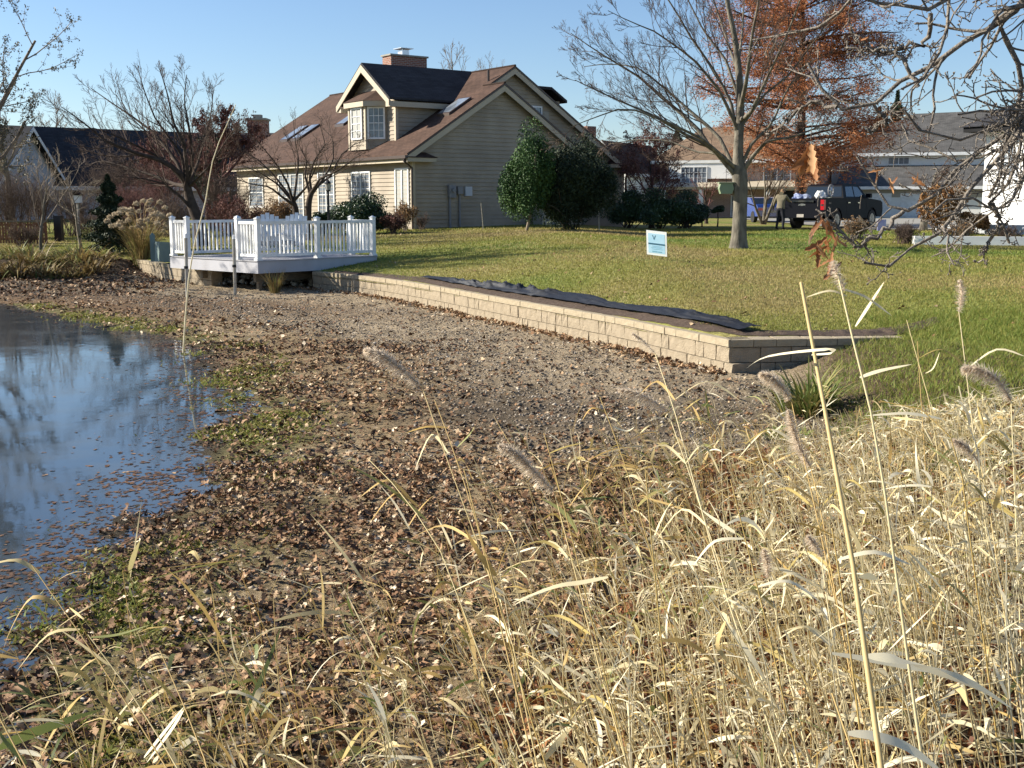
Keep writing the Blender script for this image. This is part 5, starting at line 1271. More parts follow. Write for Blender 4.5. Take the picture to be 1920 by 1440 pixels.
# far bare trees
for i, (px, D, h, lab) in enumerate(((845, 92, 14.5, 'bare treetop rising behind the ridge of the tan house'), (900, 105, 14.0, 'thin bare treetop right of the ridge behind the tan house'), (600, 95, 8.6, 'small bare tree behind the roof of the tan house'), (85, 75, 8.0, 'bare tree standing behind the grey gabled house'), (20, 58, 6.5, 'bare tree in front of the dark roof at far left'), (1120, 95, 5.5, 'low bare tree behind the right eave of the tan house'))):
    tree('bare_tree', lab, 'tree', G(px, D), h * 1.02, .2, 60 + i, mat['bark'], mat['twig'], nlimb=13, spread=34, first=.4, up=.09, limb_ratio=.42, levels=[dict(n=6, ang=32, ratio=.55, S=5, wig=.1, up=.08, minr=.016), dict(n=5, ang=34, ratio=.5, S=4, wig=.12, up=.07, minr=.012)])
for i, (px, D, w_, h, lab) in enumerate(((1266, 105, 2.2, 7.8, 'dark conifer behind the roof of the pale brick house'), (1672, 98, 2.6, 10.2, 'dark green conifer between the cypress and the grey roofs'), (1640, 102, 2.2, 9.2, 'dark conifer partly hidden by the rust red cypress'))):
    bush('conifer', lab, 'tree', G(px, D), (w_, w_, h / 2), 6500, .16, mat['needle'], 80 + i, cone=True, aspect=.3, trunk=(.2, 1, .0, h * .9))
# shrubs along the house
bush('evergreen_shrub', 'large dark glossy shrub in front of the tan house windows', 'shrub', G(672, 43), (1.35, .95, .85), 20000, .05, mat['evergreen'], 90, clumps=26)
bush('evergreen_shrub', 'dark round shrub left of the lamp post', 'shrub', G(604, 43.5), (.55, .55, .55), 4500, .05, mat['evergreen'], 91, clumps=12)
twigbush('bare_shrub', 'tan leaved shrub at the lit corner of the tan house', 'shrub', G(758, 44.6), 1.2, .7, 92, mat['twigpale'], 22, leaf=(mat['brownleaf'], 2600, .035))
twigbush('bare_shrub', 'dark brown shrub right of the glossy shrub', 'shrub', G(735, 42.5), .8, .8, 93, mat['twigdark'], 30, leaf=(mat['redleaf'], 2600, .035))
twigbush('bare_shrub', 'thin leafless shrub under the meters of the tan house', 'shrub', G(790, 45.2), .75, .6, 94, mat['twigdark'], 12)
for i, (px, D, h, w_, m_, lab) in enumerate(((450, 41, 1.5, 1.2, 'twigdark', 'brown twiggy shrub behind the left deck railing'), (500, 41.5, 1.2, 1.2, 'twigpale', 'tawny shrub behind the garden chairs'), (530, 43, 1.5, .8, 'twigpale', 'tawny grass-like shrub left of the two small trees'), (425, 44, 1.7, 1.2, 'twigred', 'reddish shrub under the maroon tree'))):
    twigbush('bare_shrub', lab, 'shrub', G(px, D), h, w_, 100 + i, mat[m_], 30, leaf=(mat['brownleaf'] if i in (1, 2) else mat['redleaf'], 2600, .04))
b_ = on_lawn(975, 433)
bush('holly_tree', 'glossy green holly tree with pale crooked trunk against the shaded wall', 'tree', (b_[0] + .22, b_[1], b_[2]), (1.22, 1.05, 2.2), 50000, .044, mat['holly'], 110, clumps=34, zc=.56, trunk=(.065, 1, .06, 2.8), tw=mat['twigpale'])
b2 = G(1070, b_[1] + .8)
bush('yew_tree', 'broad dark yew right of the holly tree', 'tree', b2, (1.85, 1.2, 2.15), 56000, .060, mat['needle'], 111, clumps=34, zc=.46, aspect=.35)
for i, (px, w_) in enumerate(((1180, 1.0), (1235, 1.2), (1285, .9))):
    bush('hedge_shrub', ('dark clipped hedge shrub beside the tan house downspout', 'dark hedge shrub in the middle under the maroon bare tree', 'dark hedge shrub nearest the lawn tree')[i], 'shrub', G(px, 50), (w_ * 1.2, .9, .95), 15000, .052, mat['evergreen'], 120 + i, clumps=14)
tree('maroon_tree', 'maroon bare tree in front of the white gabled wing', 'tree', G(1222, 52), 4.2, .12, 130, mat['barkdark'], mat['twigred'], nlimb=16, spread=55, first=.1, up=.06, leaf=(mat['redleaf'], 9000, .045), levels=[dict(n=7, ang=42, ratio=.6, S=6, wig=.12, up=.05, minr=.009), dict(n=6, ang=40, ratio=.55, S=4, wig=.14, up=.03, minr=.007)])
tree('maroon_tree', 'thin maroon bare tree in front of the pale brick house', 'tree', G(1325, 62), 2.6, .1, 131, mat['barkdark'], mat['twigred'], nlimb=12, spread=48, first=.2, up=.06, levels=[dict(n=6, ang=42, ratio=.6, S=6, wig=.12, up=.05, minr=.01), dict(n=5, ang=40, ratio=.55, S=4, wig=.14, up=.03, minr=.008)])
for i, px in enumerate((1317, 1346)):
    b_ = G(px, 54); b_ = (b_[0], b_[1], b_[2])
    bush('topiary', ('clipped ball shrub on a thin stem, left of the pair beside the lawn tree', 'clipped ball shrub on a thin stem, right of the pair beside the lawn tree')[i], 'shrub', (b_[0], b_[1], b_[2]), (.42, .4, .3), 2400, .05, mat['evergreen'], 140 + i, clumps=10, zc=1.7, trunk=(.04, 1, 0, .8), group='clipped ball shrubs on stems')
bush('hedge_shrub', 'low dark round shrub left of the ball shrubs', 'shrub', G(1290, 53), (.5, .45, .38), 2400, .05, mat['evergreen'], 144, clumps=8)
# right side
tree('bare_tree', 'crooked small bare tree in front of the white garage doors', 'tree', G(1733, 47), 3.1, .17, 150, mat['bark'], mat['twigdark'], nlimb=10, spread=58, first=.5, up=.03, lean=(.0, 0), levels=[dict(n=7, ang=42, ratio=.55, S=6, wig=.16, up=.04, minr=.009), dict(n=6, ang=42, ratio=.55, S=5, wig=.16, up=.03, minr=.007)])
tree('bare_tree', 'multi-stemmed bare tree under the rust red cypress', 'tree', G(1432, 60), 3.6, .09, 151, mat['bark'], mat['twigdark'], trunks=4, nlimb=5, spread=34, first=.4)
bush('brown_hedge', 'orange brown leafy bush beside the white house', 'shrub', G(1765, 42), (1.0, .8, 1.25), 11000, .06, mat['brownleaf'], 152, clumps=24)
bush('brown_hedge', 'lower rust brown bush touching the white house wall', 'shrub', G(1822, 42), (.7, .7, .62), 5500, .055, mat['brownleaf'], 153, clumps=14)
twigbush('bare_shrub', 'round leafless shrub in the flower bed right of the small sign', 'shrub', on_lawn(1698, 458), .75, 1.0, 154, mat['twigdark'], 40)
twigbush('bare_shrub', 'dry brown shrub in front of the pickup truck wheels', 'shrub', on_lawn(1605, 450), .8, .7, 155, mat['twigpale'], 36, leaf=(mat['brownleaf'], 1400, .03))
twigbush('bare_shrub', 'low tawny shrub in front of the white low wall', 'shrub', on_lawn(1800, 452), .7, 1.2, 156, mat['twigpale'], 50, leaf=(mat['brownleaf'], 1500, .03))
twigbush('bare_shrub', 'tawny shrub at the right end of the white low wall', 'shrub', on_lawn(1890, 452), .6, 1.0, 157, mat['twigdark'], 36)
# left side
bush('evergreen_cone', 'dark conical evergreen left of the plumed grass', 'tree', G(205, 37), (1.0, 1.0, 1.2), 11000, .07, mat['needle'], 160, cone=True, aspect=.35, trunk=(.07, 1, 0, 2.0))
for i, (px, D, h, w_, m_, n_, lab) in enumerate(((20, 44, 3.2, 2.2, 'twigdark', 34, 'tall tangled bare shrub above the red brown fence'), (75, 47, 2.6, 1.6, 'twigdark', 26, 'tangled bare shrub in front of the grey gable'), (140, 45, 2.4, 1.8, 'twigdark', 28, 'bare shrub between the grey gable and the dark evergreen'), (255, 46, 2.4, 2.2, 'twigred', 34, 'reddish bare shrub behind the plumed grass'), (330, 44, 2.0, 1.8, 'twigdark', 30, 'bare shrub at the foot of the spreading tree'), (40, 40, 1.0, 1.2, 'twigdark', 20, 'low dark shrub in front of the red brown fence'), (215, 50, 4.0, 2.6, 'twigdark', 34, 'tall bare thicket behind the dark conical evergreen'), (300, 49, 3.6, 2.4, 'twigred', 30, 'tall reddish thicket behind the plumed grass'), (420, 48, 3.0, 2.2, 'twigdark', 30, 'dark bare thicket left of the tan house front wall'), (180, 42, 1.4, 1.6, 'twigdark', 24, 'low bare brush beside the dark conical evergreen'))):
    twigbush('bare_shrub', lab, 'shrub', G(px, D), h, w_, 170 + i, mat[m_], int(n_ * 1.5))
tree('young_tree', 'slim young bare tree on the left bank with upswept branches', 'tree', G(72, 36.5), 3.3, .06, 180, mat['bark'], mat['twigpale'], nlimb=9, spread=42, first=.35, up=.08, levels=[dict(n=5, ang=40, ratio=.6, S=6, wig=.15, up=.06, minr=.008), dict(n=4, ang=40, ratio=.55, S=4, wig=.15, up=.05, minr=.006)])
tree('young_tree', 'slim pale trunked tree right of the short black post', 'tree', G(148, 39), 2.6, .055, 181, mat['twigpale'], mat['twigpale'], nlimb=9, spread=50, first=.45, up=.05, levels=[dict(n=5, ang=40, ratio=.6, S=5, wig=.15, up=.06, minr=.008), dict(n=4, ang=40, ratio=.55, S=4, wig=.15, up=.05, minr=.006)])
# far woods seen between the houses
rng = np.random.default_rng(200); nb = NB()
xs_ = np.concatenate([rng.uniform(-110, -35, 60), rng.uniform(0, 90, 50)])
P, Rr = shoot(rng, np.stack([xs_, rng.uniform(120, 150, len(xs_)), np.zeros(len(xs_))], 1), rng.normal(size=(len(xs_), 3)) * .05 + np.array([0, 0, 1.]), rng.uniform(5, 8.5, len(xs_)), np.full(len(xs_), .2), 8, .05, .03)
V, F = tubes(P, Rr, 4); nb.add(V, F, .5)
for p_, r_ in grow(rng, P, Rr, np.full(len(xs_), 7.), [dict(n=12, ang=40, ratio=.5, fmin=.2, S=5, wig=.1, up=.08, minr=.035), dict(n=9, ang=38, ratio=.5, S=4, wig=.12, up=.07, minr=.025)]): V, F = tubes(p_, r_, 3); nb.add(V, F, .5)
tag(nb.build('far_woods', mat['twig'], smooth=True), 'bare woods on the horizon behind the houses', 'woods', kind='stuff')
#===PLANTS===
# ================================================================== GRASS, LEAVES, CLODS
def blades(rng, x, y, z, h, w_, lean=.5):
    n_ = len(x); a = rng.random(n_) * 6.283; d = np.stack([np.cos(a), np.sin(a), np.zeros(n_)], 1)
    p = np.stack([x, y, z], 1); ln = rng.normal(size=(n_, 3)) * lean * h[:, None]; ln[:, 2] = 0
    V = np.stack([p - d * w_[:, None], p + d * w_[:, None], p + ln + np.array([0, 0, 1.]) * h[:, None]], 1).reshape(-1, 3)
    return V, np.arange(n_ * 3).reshape(n_, 3)
rng = np.random.default_rng(300)
N_ = 900000
y = rng.uniform(9.5, 50, N_); x = (rng.random(N_) * 1.15 - .57) * y
acc = (y > yb(x) + np.where((x > -2) & (x < 3.2), .95, .42)) & (rng.random(N_) < (15 / y) ** 1.0)
x, y = x[acc], y[acc]
z = lawn_z(x, y); h = rng.uniform(.02, .05, len(x)) * (y / 16) ** .35; wd = rng.uniform(.004, .008, len(x)) * (y / 14) ** .8
V, F = blades(rng, x, y, z - .005, h, wd)
gt = .35 + .9 * (fbm(x * .22, y * .22, 4, 50) - .5) * 2.3 + .25 * (fbm(x * 1.4, y * 1.4, 3, 51) - .5) + .22 * sstep(3, 8, x) + rng.normal(0, .12, len(x))
o = link('grass_blades', mesh_np('grass_blades', V, F, np.repeat(np.clip(gt, 0, 1), 3)), mat['grass']); tag(o, 'mown lawn grass, olive near the wall and greener at right', 'grass', kind='stuff')
# longer grass on the right bank
N_ = 90000; x = rng.uniform(2.6, 8.5, N_); y = rng.uniform(7.5, 16.5, N_)
g = sstep(2.9, 4.3, x - .22 * (y - 10) + fbm(x, y, 3, 60) * 1.0) * (x - xbank(y) > .5) * ((y < yb(x) + .0) | (x > 5.0))
acc = rng.random(N_) < g; x, y = x[acc], y[acc]
V, F = blades(rng, x, y, ground_z(x, y) - .01, rng.uniform(.03, .11, len(x)), rng.uniform(.003, .006, len(x)), .6)
o = link('bank_grass', mesh_np('bank_grass', V, F, np.repeat(np.clip(rng.normal(.68, .2, len(x)), 0, 1), 3)), mat['grass']); tag(o, 'green grass on the bank right of the near wall corner', 'grass', kind='stuff')
# algae and small weeds at the shore
N_ = 60000; y = 3.5 * (26 / 3.5) ** rng.random(N_); x = xshore(y) + rng.normal(.15, .35, N_) + .5 * (fbm(y * .8, y * 0, 3, 70) - .5)
acc = rng.random(N_) < sstep(.45, .62, fbm(x * 1.2, y * 1.2, 4, 71)) * .6; x, y = x[acc], y[acc]
V, F = blades(rng, x, y, np.maximum(bed_z(x, y), WATER - .01), rng.uniform(.008, .03, len(x)) * (1 + y / 30), rng.uniform(.004, .012, len(x)) * (1 + y / 20), 1.2)
o = link('shore_weed', mesh_np('shore_weed', V, F, np.repeat(np.clip(rng.normal(.5, .2, len(x)), 0, 1), 3)), mat['grass']); tag(o, 'green weed and algae along the water edge', 'weed', kind='stuff')

def strips(rng, p, size, widths, curl=.5, tilt=.5, Sn=5):
    """small curled strip leaves at p"""
    n_ = len(p); a = rng.random(n_) * 6.283
    t = np.stack([np.cos(a), np.sin(a), rng.normal(0, tilt, n_)], 1); t = nrm(t)
    s = np.stack([-np.sin(a), np.cos(a), rng.normal(0, tilt, n_)], 1); s = nrm(s - t * np.sum(s * t, 1, keepdims=True)); u = np.cross(t, s); u *= np.sign(u[:, 2:3] + 1e-6)
    k = np.linspace(-.5, .5, Sn); cu = rng.normal(0, curl, (n_, 1)) + .3 * curl
    P = p[:, None] + t[:, None] * (k[None, :, None] * size[:, None, None]) + u[:, None] * (4 * k[None, :, None] ** 2 * .25 * cu[:, :, None] * size[:, None, None])
    w_ = np.array(widths)[None, :, None] * size[:, None, None] * rng.uniform(.8, 1.2, (n_, Sn, 1))
    tw = rng.normal(0, .5, (n_, Sn, 1)) * curl
    return ribbons(P, (s[:, None] + u[:, None] * tw) * w_)
def litter_density(x, y):
    d = (x - xshore(y)) * .75; u_ = d
    n1 = fbm(x * .9, y * .9, 4, 3)
    near = sstep(10.5, 8.0, y)
    band = sstep(-.9, .2, d) * sstep(3.0, 1.2, d - (n1 - .5) * 3) * (1 - .0 * near)
    dens = band * (.25 + .8 * n1)
    dens = np.maximum(dens, near * sstep(-.7, .3, d) * (.14 + .75 * sstep(.52, .40, n1)))
    dens = np.maximum(dens, .10 * sstep(0, 1, d)); dens = np.where(y > 29.5, dens * .4, dens)
    dens = dens * (.40 + 1.4 * sstep(.3, .68, fbm(x * 4.2, y * 4.2, 3, 92)))
    return np.clip(dens, 0, 1)
def scatter_litter(name, n_, y0, y1, s0, s1, label, seed, widths, Sn, thick=.03, curl=.5):
    rng = np.random.default_rng(seed); y = y0 + (y1 - y0) * rng.random(n_) ** .8; x0 = xshore(y) - 1.1; x1 = np.minimum(xbank(y) + 1.0, np.interp(y, [0, 14.3, 17.5, 21.4, 25.7, 29, 34], [9, 2.6, 1.3, -.8, -2.7, -5.3, -9]))
    x = x0 + (x1 - x0) * rng.random(n_)
    acc = rng.random(n_) < litter_density(x, y); x, y = x[acc], y[acc]
    z = np.maximum(bed_z(x, y), WATER + .002) + rng.uniform(.004, thick, len(x)) * (bed_z(x, y) > WATER)
    size = rng.uniform(s0, s1, len(x)) * rng.choice([.5, .7, 1, 1.15], len(x))
    flat = bed_z(x, y) < WATER
    V, F = strips(rng, np.stack([x, y, z], 1), size, widths, curl, .45, Sn)
    V = V.reshape(len(x), -1, 3); V[flat, :, 2] = WATER + .003 + .15 * (V[flat, :, 2] - V[flat, :, 2].mean(1, keepdims=True)); V = V.reshape(-1, 3)
    t = np.clip(.46 + .5 * (fbm(x * .7, y * .7, 3, 91) - .5) + rng.normal(-.04, .25, len(x)) - .12 * (size < .035), 0, 1); t = np.where(flat, t * .4, t)
    o = link(name, mesh_np(name, V, F, np.repeat(t, 2 * Sn)), mat['litter']); return tag(o, label, 'leaves', kind='stuff')
OAK = [.04, .20, .08, .30, .12, .34, .10, .26, .03]
scatter_litter('fallen_leaves', 46000, 3.2, 9.5, .018, .075, 'curled brown oak leaves covering the near shore', 301, OAK, 9, .035, .7)
scatter_litter('fallen_leaves', 40000, 9.0, 18, .03, .075, 'brown leaf litter on the middle of the dry shore', 302, [.04, .3, .16, .3, .04], 5, .03, .6)
scatter_litter('fallen_leaves', 26000, 17, 33, .04, .09, 'brown leaf litter on the far dry shore', 303, [.1, .34, .1], 3, .03, .5)
# leaves along the wall foot and on the lawn
rng = np.random.default_rng(310); wp = catmull([(-5.0, 28.8), (-3.8, 27.5), (-2.51, 25.45), (-1.5, 23.5), (-0.6, 21.6), (.45, 19.45), (1.5, 17.3), (2.12, 15.8), (2.73, 14.33)], 40)
k = rng.integers(0, len(wp), 1500); q = wp[k] + np.stack([-np.abs(rng.normal(0, .16, 1500)) - .03, -np.abs(rng.normal(0, .10, 1500))], 1)
V, F = strips(rng, np.c_[q, bed_z(q[:, 0], q[:, 1]) + rng.uniform(.0, .04, 1500)], rng.uniform(.05, .11, 1500), [.04, .3, .16, .3, .04], .6, .5)
o = link('fallen_leaves', mesh_np('fallen_leaves', V, F, np.repeat(np.clip(rng.normal(.6, .2, 1500), 0, 1), 10)), mat['litter']); tag(o, 'leaves drifted against the foot of the long block wall', 'leaves', kind='stuff')
n_ = 700; y = rng.uniform(14, 44, n_); x = rng.uniform(-.35, .5, n_) * y; ok = y > yb(x) + .3; x, y = x[ok], y[ok]; n_ = len(x)
V, F = strips(rng, np.c_[x, y, lawn_z(x, y) + .03], rng.uniform(.04, .10, n_), [.04, .3, .16, .3, .04], .5, .4)
o = link('fallen_leaves', mesh_np('fallen_leaves', V, F, np.repeat(np.clip(rng.normal(.45, .3, n_), 0, 1), 10)), mat['litter']); tag(o, 'scattered dry leaves on the lawn', 'leaves', kind='stuff')
# red brown leaves under the reeds
n_ = 17000; y = rng.uniform(3.0, 9.8, n_); x = xbank(y) - .6 + rng.random(n_) * 4.5
V, F = strips(rng, np.c_[x, y, ground_z(x, y) + rng.uniform(0, .04, n_)], rng.uniform(.02, .085, n_), OAK, .8, .6, 9)
o = link('fallen_leaves', mesh_np('fallen_leaves', V, F, np.repeat(np.clip(rng.normal(.18, .25, n_), 0, 1), 18)), mat['deadleaf']); tag(o, 'orange brown dead leaves lying between the reeds', 'leaves', kind='stuff')
# floating leaves
n_ = 800; y = 4 * (22 / 4) ** rng.random(n_); x = xshore(y) - np.abs(rng.normal(0, .8, n_)) * (y / 10) ** .3
V, F = strips(rng, np.c_[x, y, np.full(n_, WATER + .004)], rng.uniform(.015, .06, n_), [.04, .3, .16, .3, .04], .15, .04)
V[:, 2] = np.clip(V[:, 2], WATER + .002, WATER + .03)
o = link('floating_leaves', mesh_np('floating_leaves', V, F, np.repeat(np.clip(rng.normal(.25, .16, n_), 0, 1), 10)), mat['litter']); tag(o, 'leaves floating on the pond near the shore', 'leaves', kind='stuff')
# clods and grit
def clods(name, n_, ya, yb_, s0, s1, seed, label, tmean, dens):
    rng = np.random.default_rng(seed); y = rng.uniform(ya, yb_, n_); x0 = xshore(y) + .2; x1 = np.where(y < 14.3, xbank(y) + .5, np.interp(y, [14.3, 17.5, 21.4, 25.7, 29, 34], [2.6, 1.35, -.75, -2.65, -5.2, -9]))
    x = x0 + (x1 - x0) * rng.random(n_); acc = rng.random(n_) < dens(x, y); x, y = x[acc], y[acc]
    V, F = octa(rng, np.stack([x, y, bed_z(x, y)], 1), s0 + (s1 - s0) * rng.random(len(x)) ** 2.2)
    V = V.reshape(-1, 6, 3); c_ = V.mean(1, keepdims=True); V = c_ + (V - c_) * np.array([1, 1, .55]); V = V.reshape(-1, 3)
    t = np.clip(rng.normal(tmean, .16, len(x)), 0, 1); t[rng.random(len(x)) < .05] = .95
    o = link(name, mesh_np(name, V, F, np.repeat(t, 6)), mat['clod']); return tag(o, label, 'soil', kind='stuff')
xw_ = lambda y: np.interp(y, [0, 14.3, 17.5, 21.4, 25.7, 29, 31], [9, 2.8, 1.5, -.6, -2.5, -5.0, -5.0])
clods('soil_clods', 52000, 9.5, 32, .008, .038, 320, 'dark crumbly clods on the dry lake bed', .3, lambda x, y: np.clip(sstep(1.0, 2.6, (x - xshore(y)) * .75) * (.35 + .6 * sstep(2, 4, xw_(y) - x)), 0, 1))
clods('grit', 26000, 10, 30, .008, .028, 321, 'pale grit and pebbles near the block wall', .62, lambda x, y: np.clip(sstep(1.0, 2.6, (x - xshore(y)) * .75), 0, 1))
clods('soil_clods', 9000, 3.5, 10, .008, .035, 322, 'small clods among the near leaves', .45, lambda x, y: np.full(len(x), .7))

n_ = 5000; x = rng.uniform(-19, -8.5, n_); y = rng.uniform(26.5, 35, n_); ok = y < yb(x) - .1; x, y = x[ok], y[ok]; n_ = len(x)
V, F = strips(rng, np.c_[x, y, bed_z(x, y) + rng.uniform(.005, .05, n_)], rng.uniform(.05, .14, n_), [.04, .3, .16, .3, .04], .6, .5)
o = link('fallen_leaves', mesh_np('fallen_leaves', V, F, np.repeat(np.clip(rng.normal(.35, .25, n_), 0, 1), 10)), mat['litter']); tag(o, 'dark leaf litter on the soil of the left bank', 'leaves', kind='stuff')
# ================================================================== STRAP LEAF CLUMPS, PLUMED GRASS
def clump(name, label, cat, base, n_, h, w_, rad, seed, m_, droop=.6, tmean=.5, up=1.0, group=None):
    rng = np.random.default_rng(seed); base = np.array(base, float); t = thing(name, label, cat, base, group=group)
    a = rng.random(n_) * 6.283; r0 = rng.random(n_) * rad; p = np.stack([r0 * np.cos(a), r0 * np.sin(a), np.zeros(n_)], 1)
    p[:, 2] = ground_z(p[:, 0] + base[0], p[:, 1] + base[1]) - base[2] - .02
    a2 = a + rng.normal(0, .8, n_); o_ = np.stack([np.cos(a2), np.sin(a2), np.zeros(n_)], 1); Sn = 6; s = np.linspace(0, 1, Sn)[None, :, None]
    L = (h * rng.uniform(.5, 1.15, n_))[:, None, None]; k = (droop * rng.uniform(.3, 1.5, n_))[:, None, None]
    P = p[:, None] + L * (o_[:, None] * (s * .25 + k * s ** 2) + np.array([0, 0, 1.]) * (s * up - k * .75 * s ** 2.2))
    P[..., 2] = np.maximum(P[..., 2], p[:, None, 2] + .01)
    side = np.stack([-np.sin(a2), np.cos(a2), np.zeros(n_)], 1)[:, None] * (w_ * np.array([.8, 1, 1, .85, .6, .1]))[None, :, None] * rng.uniform(.6, 1.3, (n_, 1, 1))
    V, F = ribbons(P, side); nb = NB(); nb.add(V, F, np.repeat(np.clip(rng.normal(tmean, .25, n_), 0, 1), 12)); nb.build('leaves', m_, t)
    return t
cl = [(15, 512, 34.2, .62, 'drooping tan strap-leaf clump at the left edge of the bank', .4), (58, 500, 34.6, .7, 'strap-leaf clump below the slim young tree', .45), (105, 505, 34.6, .72, 'yellow green strap-leaf clump in the middle of the left bank', .75), (150, 500, 34.8, .62, 'bent straw coloured strap-leaf clump on the left bank', .5), (60, 470, 36.2, .6, 'greener strap-leaf clump up the left bank by the tree', .9), (125, 470, 36.4, .5, 'low green clump left of the dark evergreen', .95), (182, 498, 34.9, .5, 'small dry clump at the right end of the left bank', .3), (20, 475, 36.4, .6, 'grassy clump in front of the red brown fence', .85),
      (35, 528, 32.9, .6, 'dark drooping clump at the water side of the left bank', .2), (85, 530, 32.8, .7, 'brown fallen strap-leaf clump low on the left bank', .35), (128, 528, 32.9, .6, 'pale fallen strap-leaf clump low on the left bank', .6), (165, 522, 33.3, .5, 'brownish clump between the left bank and the dark soil', .25), (-5, 520, 33.2, .7, 'brown clump cut by the left frame edge', .3)]
for i, (px, py, D, h, lab, tm) in enumerate(cl):
    p = at_y(px, py, D); clump('strap_leaf_clump', lab, 'plant', (p[0], D, float(ground_z(p[0], D))), int(110 + 22 * (i * 7 % 5)), h * (.75, 1.3, 1.0, 1.45, .9)[i % 5], .019, .34 + .08 * (i % 4), 330 + i, mat['lily'], tmean=tm * .85, droop=(.9, .6, 1.2, .75)[i % 4])
p = at_z(1512, 762, .12); clump('strap_leaf_clump', 'green strap-leaf clump at the foot of the bank below the near corner', 'plant', (p[0], p[1], float(ground_z(p[0], p[1]))), 200, .55, .013, .28, 345, mat['lily'], tmean=.85, droop=.5)
p = at_z(1478, 802, .08); clump('weed_clump', 'low bright green weed patch left of the strap-leaf clump', 'plant', (p[0], p[1], float(ground_z(p[0], p[1]))), 240, .10, .012, .25, 346, mat['grass'], tmean=.85)
p = at_y(516, 552, 27.6); clump('grass_tuft', 'dry grass tuft beside the deck support post', 'plant', (p[0], p[1], float(ground_z(p[0], p[1]))), 160, .62, .006, .12, 347, mat['lily'], tmean=.45, droop=.25)
def feather(rng, P, L, wid, n_, droop=.35, hair=.0012):
    """fine hairs around axis polyline P (S,3); returns V,F"""
    s = rng.random(n_) ** .85; x = s * (len(P) - 1); i = np.clip(x.astype(int), 0, len(P) - 2); f = (x - i)[:, None]
    p = P[i] * (1 - f) + P[i + 1] * f; tan = nrm(P[i + 1] - P[i]); pr = nrm(np.cross(tan, rng.normal(size=(n_, 3))))
    d = nrm(tan * .9 + pr * rng.uniform(.25, 1.5, (n_, 1)) + .25 * rng.normal(size=(n_, 3)) + np.array([0, 0, -droop])); env = np.sin(np.clip(s * .92 + .08, 0, 1) * math.pi) ** .6
    ln = (wid * env * rng.uniform(.5, 1.2, n_))[:, None]; k = np.array([0, .5, 1.])[None, :, None]
    Q = p[:, None] + d[:, None] * ln[:, None] * k + np.array([0, 0, -1.]) * (k ** 2 * ln[:, None] * .25)
    return ribbons(Q, nrm(rng.normal(size=(n_, 1, 3))) * hair * np.array([1, 1, .3])[None, :, None])
# plumed ornamental grass by the deck
p = at_y(268, 480, 35.0); pb_ = np.array([p[0], 35.0, float(ground_z(p[0], 35.0))])
pg = clump('plumed_grass', 'tall ornamental grass with pale fluffy plumes left of the deck', 'plant', pb_, 420, 1.45, .008, .28, 350, mat['lily'], droop=.35, tmean=.42)
rng = np.random.default_rng(351); stem = NB()
for k in range(62):
    a = rng.random() * 6.283; R0 = rng.uniform(.2, 1.15); hh = rng.uniform(.9, 1.95) * (1 - .2 * R0)
    tip = np.array([math.cos(a) * R0 * .95, math.sin(a) * R0 * .5, hh]); P, _ = resample([(tip[0] * .1, tip[1] * .1, 0), (tip[0] * .35, tip[1] * .35, hh * .5), (tip[0] * .75, tip[1] * .75, hh * .88), tip], 8)
    V, F = tubes(P[None], np.full((1, 8), .004), 3); stem.add(V, F, .5)
    ax = tip + np.array([[0, 0, 0], [.04, 0, .05], [.10, 0, .07], [.16, 0, .04]]) * np.array([1.2 if tip[0] > -.2 else -1.3, 1, 1.2]) * .9
    V, F = feather(rng, ax, .2, .10, 240, .3, .006); pl = NB(); pl.add(V, F, np.repeat(rng.random(240), 6)); pl.build('plume', mat['plume_pale'], pg)
stem.build('stems', mat['reed'], pg)

